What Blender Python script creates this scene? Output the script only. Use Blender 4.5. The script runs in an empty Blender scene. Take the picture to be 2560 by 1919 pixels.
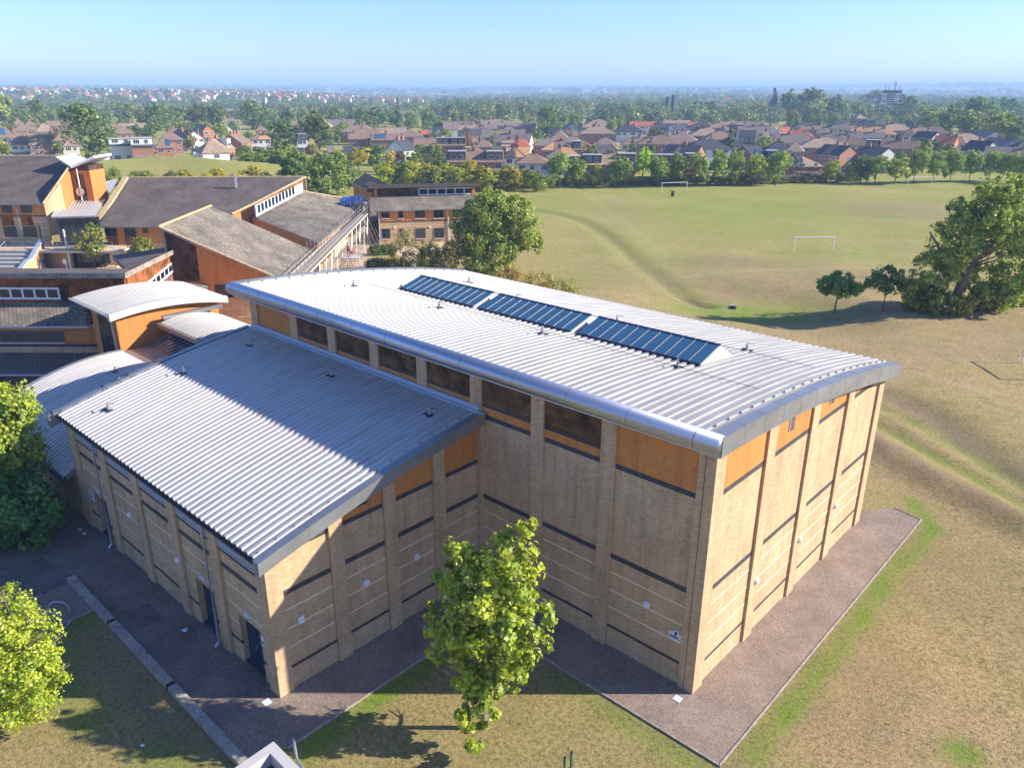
import bpy, math, random
import numpy as np
from mathutils import Vector, Matrix
R = math.radians
rnd = random.Random(7)
nr = np.random.RandomState(11)
sc = bpy.context.scene
col = sc.collection

# ---------------------------------------------------------------- camera, sky, sun, exposure
F_PX, PITCH, ROLL, YAW = 1930.59, 20.757, 0.198, 42.542      # focal length for a 2560 px wide frame, angles in degrees
CAM = Vector((11.34, -23.19, 22.78))
fw = Vector((-math.sin(R(YAW))*math.cos(R(PITCH)), math.cos(R(YAW))*math.cos(R(PITCH)), -math.sin(R(PITCH))))
rt = fw.cross(Vector((0, 0, 1))).normalized(); up = rt.cross(fw)
c_, s_ = math.cos(R(ROLL)), math.sin(R(ROLL))
rt, up = c_*rt + s_*up, -s_*rt + c_*up
cd = bpy.data.cameras.new('camera'); cam = bpy.data.objects.new('camera', cd); col.objects.link(cam)
cd.sensor_width = 36.0; cd.sensor_fit = 'HORIZONTAL'; cd.lens = 36.0*F_PX/2560.0
cd.clip_start = 0.5; cd.clip_end = 40000
M = Matrix.Identity(4)
for i in range(3):
    M[i][0], M[i][1], M[i][2], M[i][3] = rt[i], up[i], -fw[i], CAM[i]
cam.matrix_world = M
sc.camera = cam

SUN_EL = 27.2
HAZE_D = .0003
SUN_DIR = Vector((.736*math.cos(R(SUN_EL)), .677*math.cos(R(SUN_EL)), math.sin(R(SUN_EL)))).normalized()   # towards the sun
world = bpy.data.worlds.new("World"); sc.world = world; world.use_nodes = True
wn = world.node_tree.nodes; wl = world.node_tree.links
sky = wn.new('ShaderNodeTexSky'); sky.sky_type = 'NISHITA'; sky.sun_disc = False
sky.sun_elevation = R(SUN_EL)
sky.sun_rotation = math.atan2(SUN_DIR.x, SUN_DIR.y)
sky.altitude = 20; sky.air_density = 1.0; sky.dust_density = 0.25; sky.ozone_density = 7.0
bg = wn['Background']; bg.inputs['Strength'].default_value = 0.12
tn = wn.new('ShaderNodeMix'); tn.data_type = 'RGBA'; tn.blend_type = 'MULTIPLY'; tn.inputs[0].default_value = 1; tn.inputs[7].default_value = (.95, .90, 1.08, 1)
wl.new(sky.outputs[0], tn.inputs[6]); wl.new(tn.outputs[2], bg.inputs['Color'])
sd = bpy.data.lights.new('sun', 'SUN'); sd.energy = 5.0; sd.angle = R(0.53); sd.color = (1.0, 0.90, 0.76)
sun = bpy.data.objects.new('sun', sd); col.objects.link(sun)
sun.rotation_euler = SUN_DIR.to_track_quat('Z', 'Y').to_euler(); sun.location = (40, 40, 60)
sc.view_settings.view_transform = 'Standard'; sc.view_settings.look = 'None'
sc.view_settings.exposure = 0.97; sc.view_settings.gamma = 1.0
sc.cycles.max_bounces = 6; sc.cycles.diffuse_bounces = 3; sc.cycles.glossy_bounces = 3
sc.cycles.transmission_bounces = 3; sc.cycles.transparent_max_bounces = 4; sc.cycles.volume_bounces = 1

# survey of the site: a point given by its bearing from the drone and its height, or by the wall line it stands on
def ray(px, py): return fw + rt*((px-1280)/F_PX) - up*((py-959.5)/F_PX)
def at(px, py, z=0.0):
    d = ray(px, py); t = (z-CAM.z)/d.z
    return CAM + d*t
UX = Vector((.737, .676, 0)); VX = Vector((-.676, .737, 0))          # axes of the older school blocks
C0 = Vector((CAM.x, CAM.y, 0))
def RF(r, f, z=0.0): return C0 + UX*r + VX*f + Vector((0, 0, z))
def onf(f, px, py):
    d = ray(px, py); return CAM + d*(f/d.dot(VX))
def onr(r, px, py):
    d = ray(px, py); return CAM + d*(r/d.dot(UX))
def kA(x, y): return (x/5.023, 370+y/5.023)
def kB(x, y): return (x/5.023, 660+y/5.023)
def kC(x, y): return (380+x/6.91, 600+y/6.91)
def kD(x, y): return (700+x/5.717, 430+y/5.717)
def kE(x, y): return (860+x/5.025, 410+y/5.025)
def cT(x, y): return (x/2.571, 200+y/2.571)
def c2(x, y): return (1700+x/2.571, 640+y/2.571)
def c5(x, y): return (1700+x/2.571, 1274+y/2.571)

# ---------------------------------------------------------------- materials
def mat(name, base, rough=0.8, metal=0.0, spec=0.3):
    m = bpy.data.materials.new(name); m.use_nodes = True
    b = m.node_tree.nodes['Principled BSDF']
    b.inputs['Base Color'].default_value = (*base, 1); b.inputs['Roughness'].default_value = rough
    b.inputs['Metallic'].default_value = metal; b.inputs['Specular IOR Level'].default_value = spec
    return m
def nodes(m): return m.node_tree.nodes, m.node_tree.links, m.node_tree.nodes['Principled BSDF']
def ramp(n, stops):
    r = n.new('ShaderNodeValToRGB'); e = r.color_ramp.elements
    while len(e) > 1: e.remove(e[-1])
    e[0].position = stops[0][0]; e[0].color = (*stops[0][1], 1)
    for p, c in stops[1:]:
        x = e.new(p); x.color = (*c, 1)
    return r
def mixc(n, l, fac, a, b, mode='MIX'):
    x = n.new('ShaderNodeMix'); x.data_type = 'RGBA'; x.blend_type = mode
    for s, v in ((x.inputs[0], fac), (x.inputs[6], a), (x.inputs[7], b)):
        if hasattr(v, 'links') or hasattr(v, 'is_linked'): l.new(v, s)
        elif isinstance(v, (int, float)): s.default_value = v
        else: s.default_value = (*v, 1)
    return x.outputs[2]
def noise(n, l, scale, detail=4, rough=.6, vec=None, space='Object'):
    t = n.new('ShaderNodeTexNoise'); t.inputs['Scale'].default_value = scale; t.inputs['Detail'].default_value = detail
    t.inputs['Roughness'].default_value = rough
    if vec is None:
        tc = n.new('ShaderNodeTexCoord'); vec = tc.outputs[space]
    l.new(vec, t.inputs['Vector']); return t.outputs['Fac']
def bump(n, l, b, h, strength, dist=.02):
    bp = n.new('ShaderNodeBump'); bp.inputs['Strength'].default_value = strength; bp.inputs['Distance'].default_value = dist
    l.new(h, bp.inputs['Height']); l.new(bp.outputs[0], b.inputs['Normal'])

def brick_mat(name, c1_, c2_, mortar, bw=.225, bh=.075, ms=.01, stain=.35, rough=.85, bmp=.25):
    m = mat(name, c1_, rough); n, l, b = nodes(m)
    uv = n.new('ShaderNodeUVMap'); br = n.new('ShaderNodeTexBrick')
    l.new(uv.outputs[0], br.inputs['Vector'])
    br.inputs['Scale'].default_value = 1; br.inputs['Brick Width'].default_value = bw; br.inputs['Row Height'].default_value = bh
    br.inputs['Mortar Size'].default_value = ms; br.inputs['Mortar Smooth'].default_value = .2; br.inputs['Bias'].default_value = 0
    br.inputs['Color1'].default_value = (*c1_, 1); br.inputs['Color2'].default_value = (*c2_, 1); br.inputs['Mortar'].default_value = (*mortar, 1)
    nz = noise(n, l, .45, 6, .7); nf = noise(n, l, 9, 3)
    mpn = n.new('ShaderNodeMapping'); mpn.inputs['Scale'].default_value = (2.2, 9, 1); l.new(uv.outputs[0], mpn.inputs[0]); ne = noise(n, l, 1.3, 3, .6, mpn.outputs[0])
    r3 = ramp(n, [(.60, (1, 1, 1)), (.72, (1.22, 1.24, 1.28))]); l.new(ne, r3.inputs[0])
    r1 = ramp(n, [(.3, (1-stain,)*3), (.7, (1.0+stain*.25,)*3)]); l.new(nz, r1.inputs[0])
    mps = n.new('ShaderNodeMapping'); mps.inputs['Scale'].default_value = (2.6, .16, 1); l.new(uv.outputs[0], mps.inputs[0]); nst = noise(n, l, 1.0, 5, .65, mps.outputs[0])
    r4 = ramp(n, [(.34, (.84, .83, .82)), (.55, (1.03, 1.03, 1.03))]); l.new(nst, r4.inputs[0])
    r2 = ramp(n, [(.3, (.86,)*3), (.7, (1.08,)*3)]); l.new(nf, r2.inputs[0])
    o = mixc(n, l, 1.0, br.outputs['Color'], r1.outputs[0], 'MULTIPLY'); o = mixc(n, l, 1.0, o, r2.outputs[0], 'MULTIPLY'); o = mixc(n, l, 1.0, o, r3.outputs[0], 'MULTIPLY'); o = mixc(n, l, 1.0, o, r4.outputs[0], 'MULTIPLY')
    l.new(o, b.inputs['Base Color'])
    bump(n, l, b, br.outputs['Fac'], -bmp, .01)
    return m
BUFF = brick_mat('buff_brick', (.70, .46, .25), (.54, .35, .185), (.54, .42, .29), stain=.24)
ORANGE = brick_mat('orange_brick', (.68, .25, .062), (.58, .21, .052), (.56, .27, .09), stain=.12)
DARKBR = brick_mat('blue_black_brick', (.022, .025, .038), (.035, .036, .048), (.20, .19, .18), bw=.22, bh=.075, ms=.009, stain=.3)
STONE = mat('cream_stone', (.78, .63, .45), .8)
def timber(name, a, c):
    m = mat(name, a, .85); n, l, b = nodes(m)
    uv = n.new('ShaderNodeUVMap'); br = n.new('ShaderNodeTexBrick'); l.new(uv.outputs[0], br.inputs['Vector'])
    for k, v in (('Scale', 1), ('Brick Width', 2.4), ('Row Height', .14), ('Mortar Size', .012), ('Mortar Smooth', .1)): br.inputs[k].default_value = v
    br.inputs['Color1'].default_value = (*a, 1); br.inputs['Color2'].default_value = (*c, 1); br.inputs['Mortar'].default_value = (.012, .009, .007, 1)
    nz = noise(n, l, 1.1, 6); r1 = ramp(n, [(.35, (.35, .32, .3)), (.62, (1.25, 1.2, 1.1))]); l.new(nz, r1.inputs[0])
    l.new(mixc(n, l, 1.0, br.outputs['Color'], r1.outputs[0], 'MULTIPLY'), b.inputs['Base Color'])
    bump(n, l, b, br.outputs['Fac'], -.5, .02)
    return m
TIMBER = timber('weathered_timber', (.20, .105, .048), (.12, .065, .032))
CEDAR = timber('cedar_boarding', (.40, .145, .045), (.27, .095, .034))
DKTIM = timber('dark_stained_timber', (.125, .070, .042), (.080, .047, .030))
def metal_sheet(name, base, rough, mt=.75):
    m = mat(name, base, rough, mt, .5); n, l, b = nodes(m)
    mpn = n.new('ShaderNodeMapping'); mpn.inputs['Scale'].default_value = (3.0, .35, 1); tcn = n.new('ShaderNodeTexCoord'); l.new(tcn.outputs['Object'], mpn.inputs[0]); nz = noise(n, l, .8, 7, .7, mpn.outputs[0]); r1 = ramp(n, [(.3, (.78,)*3), (.7, (1.10,)*3)]); l.new(nz, r1.inputs[0])
    l.new(mixc(n, l, 1.0, base, r1.outputs[0], 'MULTIPLY'), b.inputs['Base Color'])
    r2 = ramp(n, [(.3, (rough*.85,)*3), (.7, (min(1, rough*1.2),)*3)]); l.new(nz, r2.inputs[0]); l.new(r2.outputs[0], b.inputs['Roughness'])
    return m
ROOFM = metal_sheet('aluminium_roof', (.35, .345, .33), .45, .1)
ROOFB = metal_sheet('grey_aluminium_roof', (.50, .485, .46), .45, .08)
FASC = metal_sheet('zinc_fascia', (.32, .335, .35), .42, .6)
FASC2 = metal_sheet('dark_joint_zinc', (.17, .18, .19), .5, .4)  # darker zinc for the fascia and gutter joints
GUTT = mat('bullnose_steel', (.40, .44, .52), .36, .85)
WHITEM = mat('white_painted_metal', (.50, .50, .49), .5)
PALE = mat('pale_cladding', (.62, .66, .70), .5)
DARKM = mat('dark_metal', (.02, .022, .028), .5)
NAVY = mat('navy_door_paint', (.012, .028, .065), .45, 0, .4)
GALV = metal_sheet('galvanised_steel', (.50, .53, .56), .45, .6)
SCAFM = mat('scaffold_tube', (.42, .41, .40), .4, .5)
BOARD = mat('scaffold_board', (.44, .37, .28), .8)
LEAD = mat('lead_flashing', (.40, .47, .55), .55, .2)
GLASS = mat('window_glass', (.014, .022, .032), .06, 0, .8)
BLUEGL = mat('blue_rooflight_glass', (.035, .115, .20), .3, 0, .5)
GBLOCK = mat('glass_block', (.17, .23, .31), .3, 0, .6)
FRAMEG = mat('grey_window_frame', (.075, .095, .115), .5)
FRAMEW = mat('white_window_frame', (.74, .75, .76), .5)
CONC = mat('concrete', (.42, .39, .34), .9)
def rough_mat(name, a, c, sc1, sc2=None, rough=.9, bs=.2, bd=.02):
    m = mat(name, a, rough); n, l, b = nodes(m)
    n1 = noise(n, l, sc1, 6, .65); r1 = ramp(n, [(.35, a), (.65, c)]); l.new(n1, r1.inputs[0]); o = r1.outputs[0]
    if sc2:
        n2 = noise(n, l, sc2, 2, .7); r2 = ramp(n, [(.3, (.62,)*3), (.7, (1.4,)*3)]); l.new(n2, r2.inputs[0])
        o = mixc(n, l, 1.0, o, r2.outputs[0], 'MULTIPLY'); bump(n, l, b, n2, bs, bd)
    l.new(o, b.inputs['Base Color']); return m
TARMAC = rough_mat('asphalt', (.205, .158, .125), (.30, .24, .19), .45, 16, .92, .3)
TARDARK = rough_mat('dark_asphalt', (.145, .118, .102), (.25, .20, .17), .5, 16, .92, .35)
PAVE = rough_mat('paving', (.52, .40, .27), (.64, .50, .35), .5, 8, .9)
LICHEN = rough_mat('lichen_coping', (.19, .165, .14), (.36, .31, .25), 1.2, 7, .95)
KERB = rough_mat('kerb_stone', (.27, .245, .21), (.42, .37, .31), 2, 14, .9)
BARK = rough_mat('bark', (.11, .085, .065), (.20, .165, .13), 3, 12, .95)
MOSSY = rough_mat('hedge_core', (.03, .05, .012), (.05, .08, .02), 2, 5, 1)
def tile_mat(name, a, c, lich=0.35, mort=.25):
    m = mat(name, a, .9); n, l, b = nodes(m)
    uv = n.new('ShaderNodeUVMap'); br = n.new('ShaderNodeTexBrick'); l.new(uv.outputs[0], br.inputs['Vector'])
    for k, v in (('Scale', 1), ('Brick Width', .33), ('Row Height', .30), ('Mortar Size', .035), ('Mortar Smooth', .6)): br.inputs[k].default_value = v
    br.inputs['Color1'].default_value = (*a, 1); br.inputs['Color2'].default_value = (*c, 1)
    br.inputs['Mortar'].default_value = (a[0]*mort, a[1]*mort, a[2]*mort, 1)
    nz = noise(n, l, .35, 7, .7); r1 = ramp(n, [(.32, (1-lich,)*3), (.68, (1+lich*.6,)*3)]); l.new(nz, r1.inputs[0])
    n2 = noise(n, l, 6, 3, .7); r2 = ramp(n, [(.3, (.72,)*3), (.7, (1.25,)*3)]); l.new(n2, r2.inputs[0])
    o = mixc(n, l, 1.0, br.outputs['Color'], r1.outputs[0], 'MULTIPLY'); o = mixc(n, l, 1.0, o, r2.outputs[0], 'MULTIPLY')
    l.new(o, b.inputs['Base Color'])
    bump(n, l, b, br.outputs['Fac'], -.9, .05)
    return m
TILE = tile_mat('concrete_roof_tile', (.255, .195, .145), (.205, .160, .125))
TILED = tile_mat('dark_brown_tile', (.19, .15, .125), (.145, .12, .105))  # a darker brown tile, used for whole roof slopes
TILEM = tile_mat('mossy_roof_tile', (.31, .27, .21), (.22, .185, .14), .5)
RIDGE = rough_mat('lichened_verge', (.42, .30, .14), (.52, .42, .26), 1.5, 6, .9)

# ---------------------------------------------------------------- mesh collecting
class MB:
    def __init__(s): s.v = []; s.f = []; s.m = []
    def poly(s, pts, m=0):
        i = len(s.v); s.v += [tuple(p) for p in pts]; s.f.append(tuple(range(i, i+len(pts)))); s.m.append(m); return s
    def box(s, x0, x1, y0, y1, z0, z1, m=0):
        return s.obox(Vector((x0, y0, z0)), Vector((x1-x0, 0, 0)), Vector((0, y1-y0, 0)), Vector((0, 0, z1-z0)), m)
    def obox(s, o, a, b, c, m=0):
        o, a, b, c = Vector(o), Vector(a), Vector(b), Vector(c)
        if a.cross(b).dot(c) < 0: a, b = b, a
        p = [o, o+a, o+a+b, o+b]; q = [x+c for x in p]
        s.poly(p[::-1], m); s.poly(q, m)
        for k in range(4): s.poly([p[k], p[(k+1) % 4], q[(k+1) % 4], q[k]], m)
        return s
    def prism(s, pts, ext, m=0, mside=None):      # polygon pushed along ext
        pts = [Vector(p) for p in pts]; ext = Vector(ext); n = Vector((0, 0, 0))
        for k in range(len(pts)): n += pts[k].cross(pts[(k+1) % len(pts)])
        if n.dot(ext) < 0: pts = pts[::-1]
        q = [p+ext for p in pts]; ms = m if mside is None else mside
        s.poly(pts[::-1], ms); s.poly(q, m)
        for k in range(len(pts)):
            k2 = (k+1) % len(pts); s.poly([pts[k], pts[k2], q[k2], q[k]], ms)
        return s
    def tube(s, path, r, n=6, m=0, r1=None, cap=True):
        path = [Vector(p) for p in path]; base = len(s.v); N = len(path)
        for i, p in enumerate(path):
            d = (path[min(i+1, N-1)]-path[max(i-1, 0)]).normalized()
            a = d.cross(Vector((0, 0, 1)));  a = a.normalized() if a.length > 1e-3 else Vector((1, 0, 0))
            b = d.cross(a); rr = r if r1 is None else r+(r1-r)*i/max(1, N-1)
            for k in range(n):
                t = 2*math.pi*k/n; s.v.append(tuple(p+a*rr*math.cos(t)+b*rr*math.sin(t)))
        for i in range(N-1):
            for k in range(n):
                k2 = (k+1) % n; s.f.append((base+i*n+k, base+(i+1)*n+k, base+(i+1)*n+k2, base+i*n+k2)); s.m.append(m)
        if cap:
            s.f.append(tuple(base+k for k in range(n))); s.m.append(m)
            s.f.append(tuple(base+(N-1)*n+k for k in range(n))[::-1]); s.m.append(m)
        return s
    def build(s, name, mats, parent=None, smooth=False, loc=None):
        if not isinstance(mats, (list, tuple)): mats = [mats]
        me = bpy.data.meshes.new(name); me.from_pydata(s.v, [], s.f)
        for m in mats: me.materials.append(m)
        me.polygons.foreach_set('material_index', s.m)
        uvl = me.uv_layers.new(name='UVMap'); uv = np.zeros(len(me.loops)*2, np.float32)
        for p in me.polygons:
            nrm = p.normal; u = Vector((0, 0, 1)).cross(nrm)
            u = u.normalized() if u.length > .02 else Vector((1, 0, 0))
            w = nrm.cross(u)
            for li in p.loop_indices:
                co = me.vertices[me.loops[li].vertex_index].co; uv[2*li] = co.dot(u); uv[2*li+1] = co.dot(w)
        uvl.data.foreach_set('uv', uv)
        if smooth: me.polygons.foreach_set('use_smooth', [True]*len(me.polygons))
        me.update()
        o = bpy.data.objects.new(name, me); col.objects.link(o)
        if parent is not None:
            o.parent = parent; g = parent
            if parent.get('own_loc'): o.location = -parent.location
        return o
def tag(o, label=None, cat=None, group=None, kind=None):
    if label: o['label'] = label
    if cat: o['category'] = cat
    if group: o['group'] = group
    if kind: o['kind'] = kind
    return o
def thing(name, label, cat, loc=(0, 0, 0), group=None, rz=0.0, own=False):
    """Empty at the base of a thing; own=True: its parts are given in site coordinates"""
    o = bpy.data.objects.new(name, None); o.empty_display_size = .3; col.objects.link(o)
    o.location = loc; o.rotation_euler = (0, 0, rz)
    if own: o['own_loc'] = 1
    return tag(o, label, cat, group)
def kids(o): return [c for c in bpy.data.objects if c.parent is o]
KID = {}
def copy_tree(o, parent=None):
    if o.name not in KID: KID[o.name] = [c for c in bpy.data.objects if c.parent is o]
    c = o.copy(); col.objects.link(c); c.parent = parent
    for ch in KID[o.name]: copy_tree(ch, c)
    return c
def struct(o): o['kind'] = 'structure'; return o
# ---------------------------------------------------------------- ground
XD = np.concatenate([[-14000, -9000, -6000, -4500, -3500, -2800, -2300, -1900, -1600, -1350, -1150, -1000, -850, -720, -600, -500, -420, -360, -310, -270, -235, -205, -180, -160, -145], np.arange(-132, -34, 1.0), np.arange(-34, 34, .45), np.arange(34, 62, 1.0), [66, 72, 80, 92, 108, 130, 160, 200, 260, 340, 450, 600, 800, 1100, 1500, 2000, 2700, 3600, 5000, 7000, 10000]])
YD = np.concatenate([[-3000, -1500, -800, -400, -200, -120, -80, -60, -48, -40, -34, -30], np.arange(-27, 60, .45), np.arange(60, 215, 1.2), [220, 226, 234, 244, 256, 270, 290, 315, 345, 380, 420, 470, 530, 600, 680, 770, 870, 980, 1100, 1250, 1400, 1600, 1850, 2100, 2400, 2800, 3300, 4000, 5000, 6500, 8500, 11000, 14000]])
GX, GY = np.meshgrid(XD, YD)
def pl_dist(X, Y, pts):
    best = np.full(X.shape, 1e9); side = np.zeros(X.shape)
    for a, b in zip(pts[:-1], pts[1:]):
        ax, ay = a[0], a[1]; dx, dy = b[0]-ax, b[1]-ay; L = dx*dx+dy*dy
        t = np.clip(((X-ax)*dx+(Y-ay)*dy)/L, 0, 1); d = np.hypot(X-ax-t*dx, Y-ay-t*dy)
        sg = np.sign((X-ax)*dy-(Y-ay)*dx); m = d < best; best = np.where(m, d, best); side = np.where(m, sg, side)
    return best, side
def P2(*q): return [tuple(at(x, y)[:2]) for x, y in q]
DITCH = P2((1300, 521), (1360, 530), (1420, 541), (1470, 560), (1520, 592), (1560, 625), (1600, 665), (1640, 690), (1690, 715), (1740, 735), (1770, 741))
BANK = P2(c2(210, 460), c2(330, 425), c2(640, 410), c2(1000, 402), c2(1400, 388), c2(1800, 392), c2(2200, 350))
LOWPATH = P2(c2(1290, 880), c2(1450, 930), c2(1650, 1040), c2(1850, 1170), c2(2050, 1330), c2(2260, 1480))
GREEN1 = P2(c2(1240, 1040), c2(1400, 1140), c2(1700, 1320), c2(1950, 1450), c2(2250, 1630))
GREEN2 = P2(c2(1285, 950), c2(1400, 1000), c2(1600, 1100), c2(1800, 1210), c2(2000, 1340), c2(2250, 1480))
DIRT2 = P2(c2(1230, 1180), c2(1350, 1260), c2(1500, 1370), c2(1750, 1500), c2(2000, 1620), c2(2250, 1750))
def hillz(X, Y):
    dx, dy = X-CAM.x, Y-CAM.y; d = np.hypot(dx, dy)
    r = dx*UX.x+dy*UX.y; f = dx*VX.x+dy*VX.y; a = r/np.maximum(f, 1)
    S = lambda t: np.clip(t, 0, 1)**2*(3-2*np.clip(t, 0, 1))
    ha = 21*S((d-1100)/1100)*S((-.10-a)/.25)*S((2900-d)/500+.0)      # the ridge with houses on the left
    hb = 15*S((d-3000)/1500)+9*S((d-3000)/1500)*S((a+.9)/.8)
    hc = (26+30*S((a-.05)/.6))*S((d-5200)/2400)
    return np.where(f > 0, ha*.9+hb+hc+6*S((d-1100)/1100)*np.sin(r/430.)*S((f-1000)/800), 0)
def groundz(X, Y):
    z = hillz(X, Y)
    d, s = pl_dist(X, Y, DITCH); z = z-.5*np.exp(-(d/.8)**2)+.07*np.exp(-((d-3.0)/1.8)**2)
    bx, by = at(1885, 757)[:2]; e = np.hypot((X-bx)/13.0, (Y-by)/8.5); z = z-1.3*np.exp(-e**4)
    d, s = pl_dist(X, Y, BANK); z = z+.35*np.exp(-(d/2.2)**2)
    d, s = pl_dist(X, Y, LOWPATH); z = z-.35*np.exp(-(d/1.6)**2)
    d, s = pl_dist(X, Y, GREEN1); z = z-.3*np.exp(-(d/.9)**2)
    d, s = pl_dist(X, Y, DIRT2); z = z+.55*np.exp(-(d/1.5)**2)
    d, s = pl_dist(X, Y, GREEN2); z = z-.25*np.exp(-(d/1.0)**2)
    nearb = np.clip(np.maximum(X-4.5, Y-24)/6, 0, 1)
    z = z+nearb*np.exp(-((X-40)/90.)**2)*(.12*np.sin(X*.35+Y*.2)+.08*np.sin(Y*.5-X*.13))*(np.hypot(X, Y) < 150)
    return z
GZ = groundz(GX, GY)
# grass mound beyond the school
MB0 = at(1000/2.571, 200+590/2.571, 3)
dxm, dym = GX-C0.x, GY-C0.y; RR = dxm*UX.x+dym*UX.y; FF = dxm*VX.x+dym*VX.y
mound = 5.9*np.exp(-((FF-214)/17)**4)*(1/(1+np.exp((RR+56)/6)))*(1/(1+np.exp((-150-RR)/6)))
GZ = GZ+mound
# attribute: x green, y dirt, z pale
NZ = (np.sin(GX*1.9+GY*.7)+np.sin(GX*.8-GY*1.7+2)+np.sin(GX*3.1+GY*2.3))/3
gcol = np.zeros(GX.shape+(4,), np.float32); gcol[..., 3] = 1
def paint(ch, pts, w, amt=1.0, off=0.0, p=2):
    d, s = pl_dist(GX, GY, pts)
    gcol[..., ch] = np.maximum(gcol[..., ch], amt*np.exp(-(np.abs(d-off)/w)**p)*np.clip(.85+.35*NZ, 0, 1.2))
paint(0, GREEN1, .55, .8); paint(0, GREEN2, .6, .6); paint(2, P2((1700, 692), (1900, 674), (2290, 668)), .45, .35); paint(1, P2((1650, 712), (1900, 700), (2250, 690)), 2.2, .5); paint(0, DITCH, 1.4, .35, 1.6); paint(1, DITCH, .9, 1.0)
paint(1, LOWPATH, 1.5, .95); paint(1, DIRT2, 1.6, .9); paint(1, BANK, 6.5, .45); paint(2, BANK, .35, .4)
EDGE = [(3.15, -1.2), (3.3, 6), (3.1, 14), (3.35, 20.3), (1.5, 22.8)]
paint(0, EDGE, .55, 1.0); paint(1, [(2.8, -2.2), (2.75, 20.5)], .3, .8)
paint(0, [(2.2, -3.0), (-4.6, -2.95)], .5, .7); paint(0, [(-9.1, -3.2), (-9.05, -12.6)], .55, 1.1); paint(1, [(2.3, -2.7), (-5, -2.7)], .22, .7)
paint(0, [(-23.2, -14.9), (-20, -17.2), (-16.5, -17)], .9, .7, 0, 4); paint(0, [(-13, -16), (-10.5, -15.4)], .9, .7); paint(1, [(-22, -15.2), (-16, -15.2), (-11, -15)], .9, .6)
for q0, q1, w, ch, a in (((1460, 482), (1670, 640), .35, 2, .75), ((1515, 487), (1580, 520), .3, 2, .6), ((1720, 1010), (1900, 1080), .4, 2, .0),
                 ((2270, 925), (2450, 975), .3, 2, .6), ((2260, 905), (2560, 905), .25, 2, .35), ((2390, 960), (2560, 1030), .25, 2, .5),
                 ((1700, 600), (1760, 640), .3, 2, .4)):
    paint(ch, P2(q0, q1), w, a*.45)
def patch(px, py, rx, ry, ch, amt):
    g = at(px, py); u = (GX-g.x)*UX.x+(GY-g.y)*UX.y; v = (GX-g.x)*VX.x+(GY-g.y)*VX.y
    gcol[..., ch] = np.maximum(gcol[..., ch], amt*np.exp(-((u/rx)**2+(v/ry)**2)**1.5)*np.clip(.8+.5*NZ, 0, 1.3))
for a in ((1800, 655, 12, 5, 1, .8), (1930, 655, 8, 3, 1, .5), (2230, 525, 17, 14, 1, .75), (1950, 700, 30, 7, 1, .6), (1560, 530, 9, 20, 1, .35), (1900, 570, 22, 16, 0, .45),
          (2140, 632, 10, 9, 0, .55), (1840, 520, 20, 18, 0, .4), (2222, 543, 4, 1.6, 0, .8), (2150, 540, 2.5, 1.3, 0, .7), (1600, 640, 10, 12, 0, .3), (2120, 770, 12, 5, 1, .6),
          (1886, 760, 10, 5, 0, .95), (2280, 1420, 5, 5, 1, .5), (2400, 1880, .8, .8, 0, 1.0), (2100, 1700, 3.5, 5, 1, .5), (1650, 675, 10, 5, 1, .5), (1450, 700, 9, 10, 0, .35), (2330, 870, 8, 4, 1, .45), (2200, 990, 4, 5, 1, .35)):
    patch(*a)
far = np.hypot(dxm, dym)
me = bpy.data.meshes.new('ground'); ny, nx = GX.shape
V = np.stack([GX, GY, GZ], -1).reshape(-1, 3)
idx = np.arange(nx*ny).reshape(ny, nx)
Fq = np.stack([idx[:-1, :-1], idx[:-1, 1:], idx[1:, 1:], idx[1:, :-1]], -1).reshape(-1, 4)
me.from_pydata(V.tolist(), [], Fq.tolist())
ca = me.color_attributes.new('tone', 'FLOAT_COLOR', 'POINT'); ca.data.foreach_set('color', gcol.reshape(-1))
me.polygons.foreach_set('use_smooth', [True]*len(me.polygons))
GRASS = mat('grass', (.2, .18, .08), .95, 0, .1); n, l, b = nodes(GRASS)
tc = n.new('ShaderNodeTexCoord').outputs['Object']
big = noise(n, l, .045, 5, .6, tc); mid = noise(n, l, .55, 5, .7, tc); fine = noise(n, l, 5.5, 3, .75, tc); vf = noise(n, l, 26, 2, .8, tc)
rb = ramp(n, [(.38, (.46, .355, .19)), (.50, (.37, .32, .13)), (.62, (.28, .30, .085))]); l.new(big, rb.inputs[0])
sx = n.new('ShaderNodeSeparateXYZ'); l.new(tc, sx.inputs[0])
mp = n.new('ShaderNodeMath'); mp.operation = 'MULTIPLY_ADD'; mp.inputs[1].default_value = .75; mp.inputs[2].default_value = .676*0
dotn = n.new('ShaderNodeVectorMath'); dotn.operation = 'DOT_PRODUCT'; dotn.inputs[1].default_value = (-.676, .737, 0); l.new(tc, dotn.inputs[0])
mr = n.new('ShaderNodeMapRange'); mr.inputs[1].default_value = 60; mr.inputs[2].default_value = 135; l.new(dotn.outputs['Value'], mr.inputs[0])
rnear = ramp(n, [(.46, (.50, .36, .195)), (.60, (.40, .30, .145)), (.76, (.20, .215, .06))]); l.new(mid, rnear.inputs[0])
cb = mixc(n, l, .55, rb.outputs[0], rnear.outputs[0])
cfar = mixc(n, l, .55, rb.outputs[0], (.27, .295, .055))
c = mixc(n, l, mr.outputs[0], cb, cfar)
av = n.new('ShaderNodeVertexColor'); av.layer_name = 'tone'; sc3 = n.new('ShaderNodeSeparateColor'); l.new(av.outputs[0], sc3.inputs[0])
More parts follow.
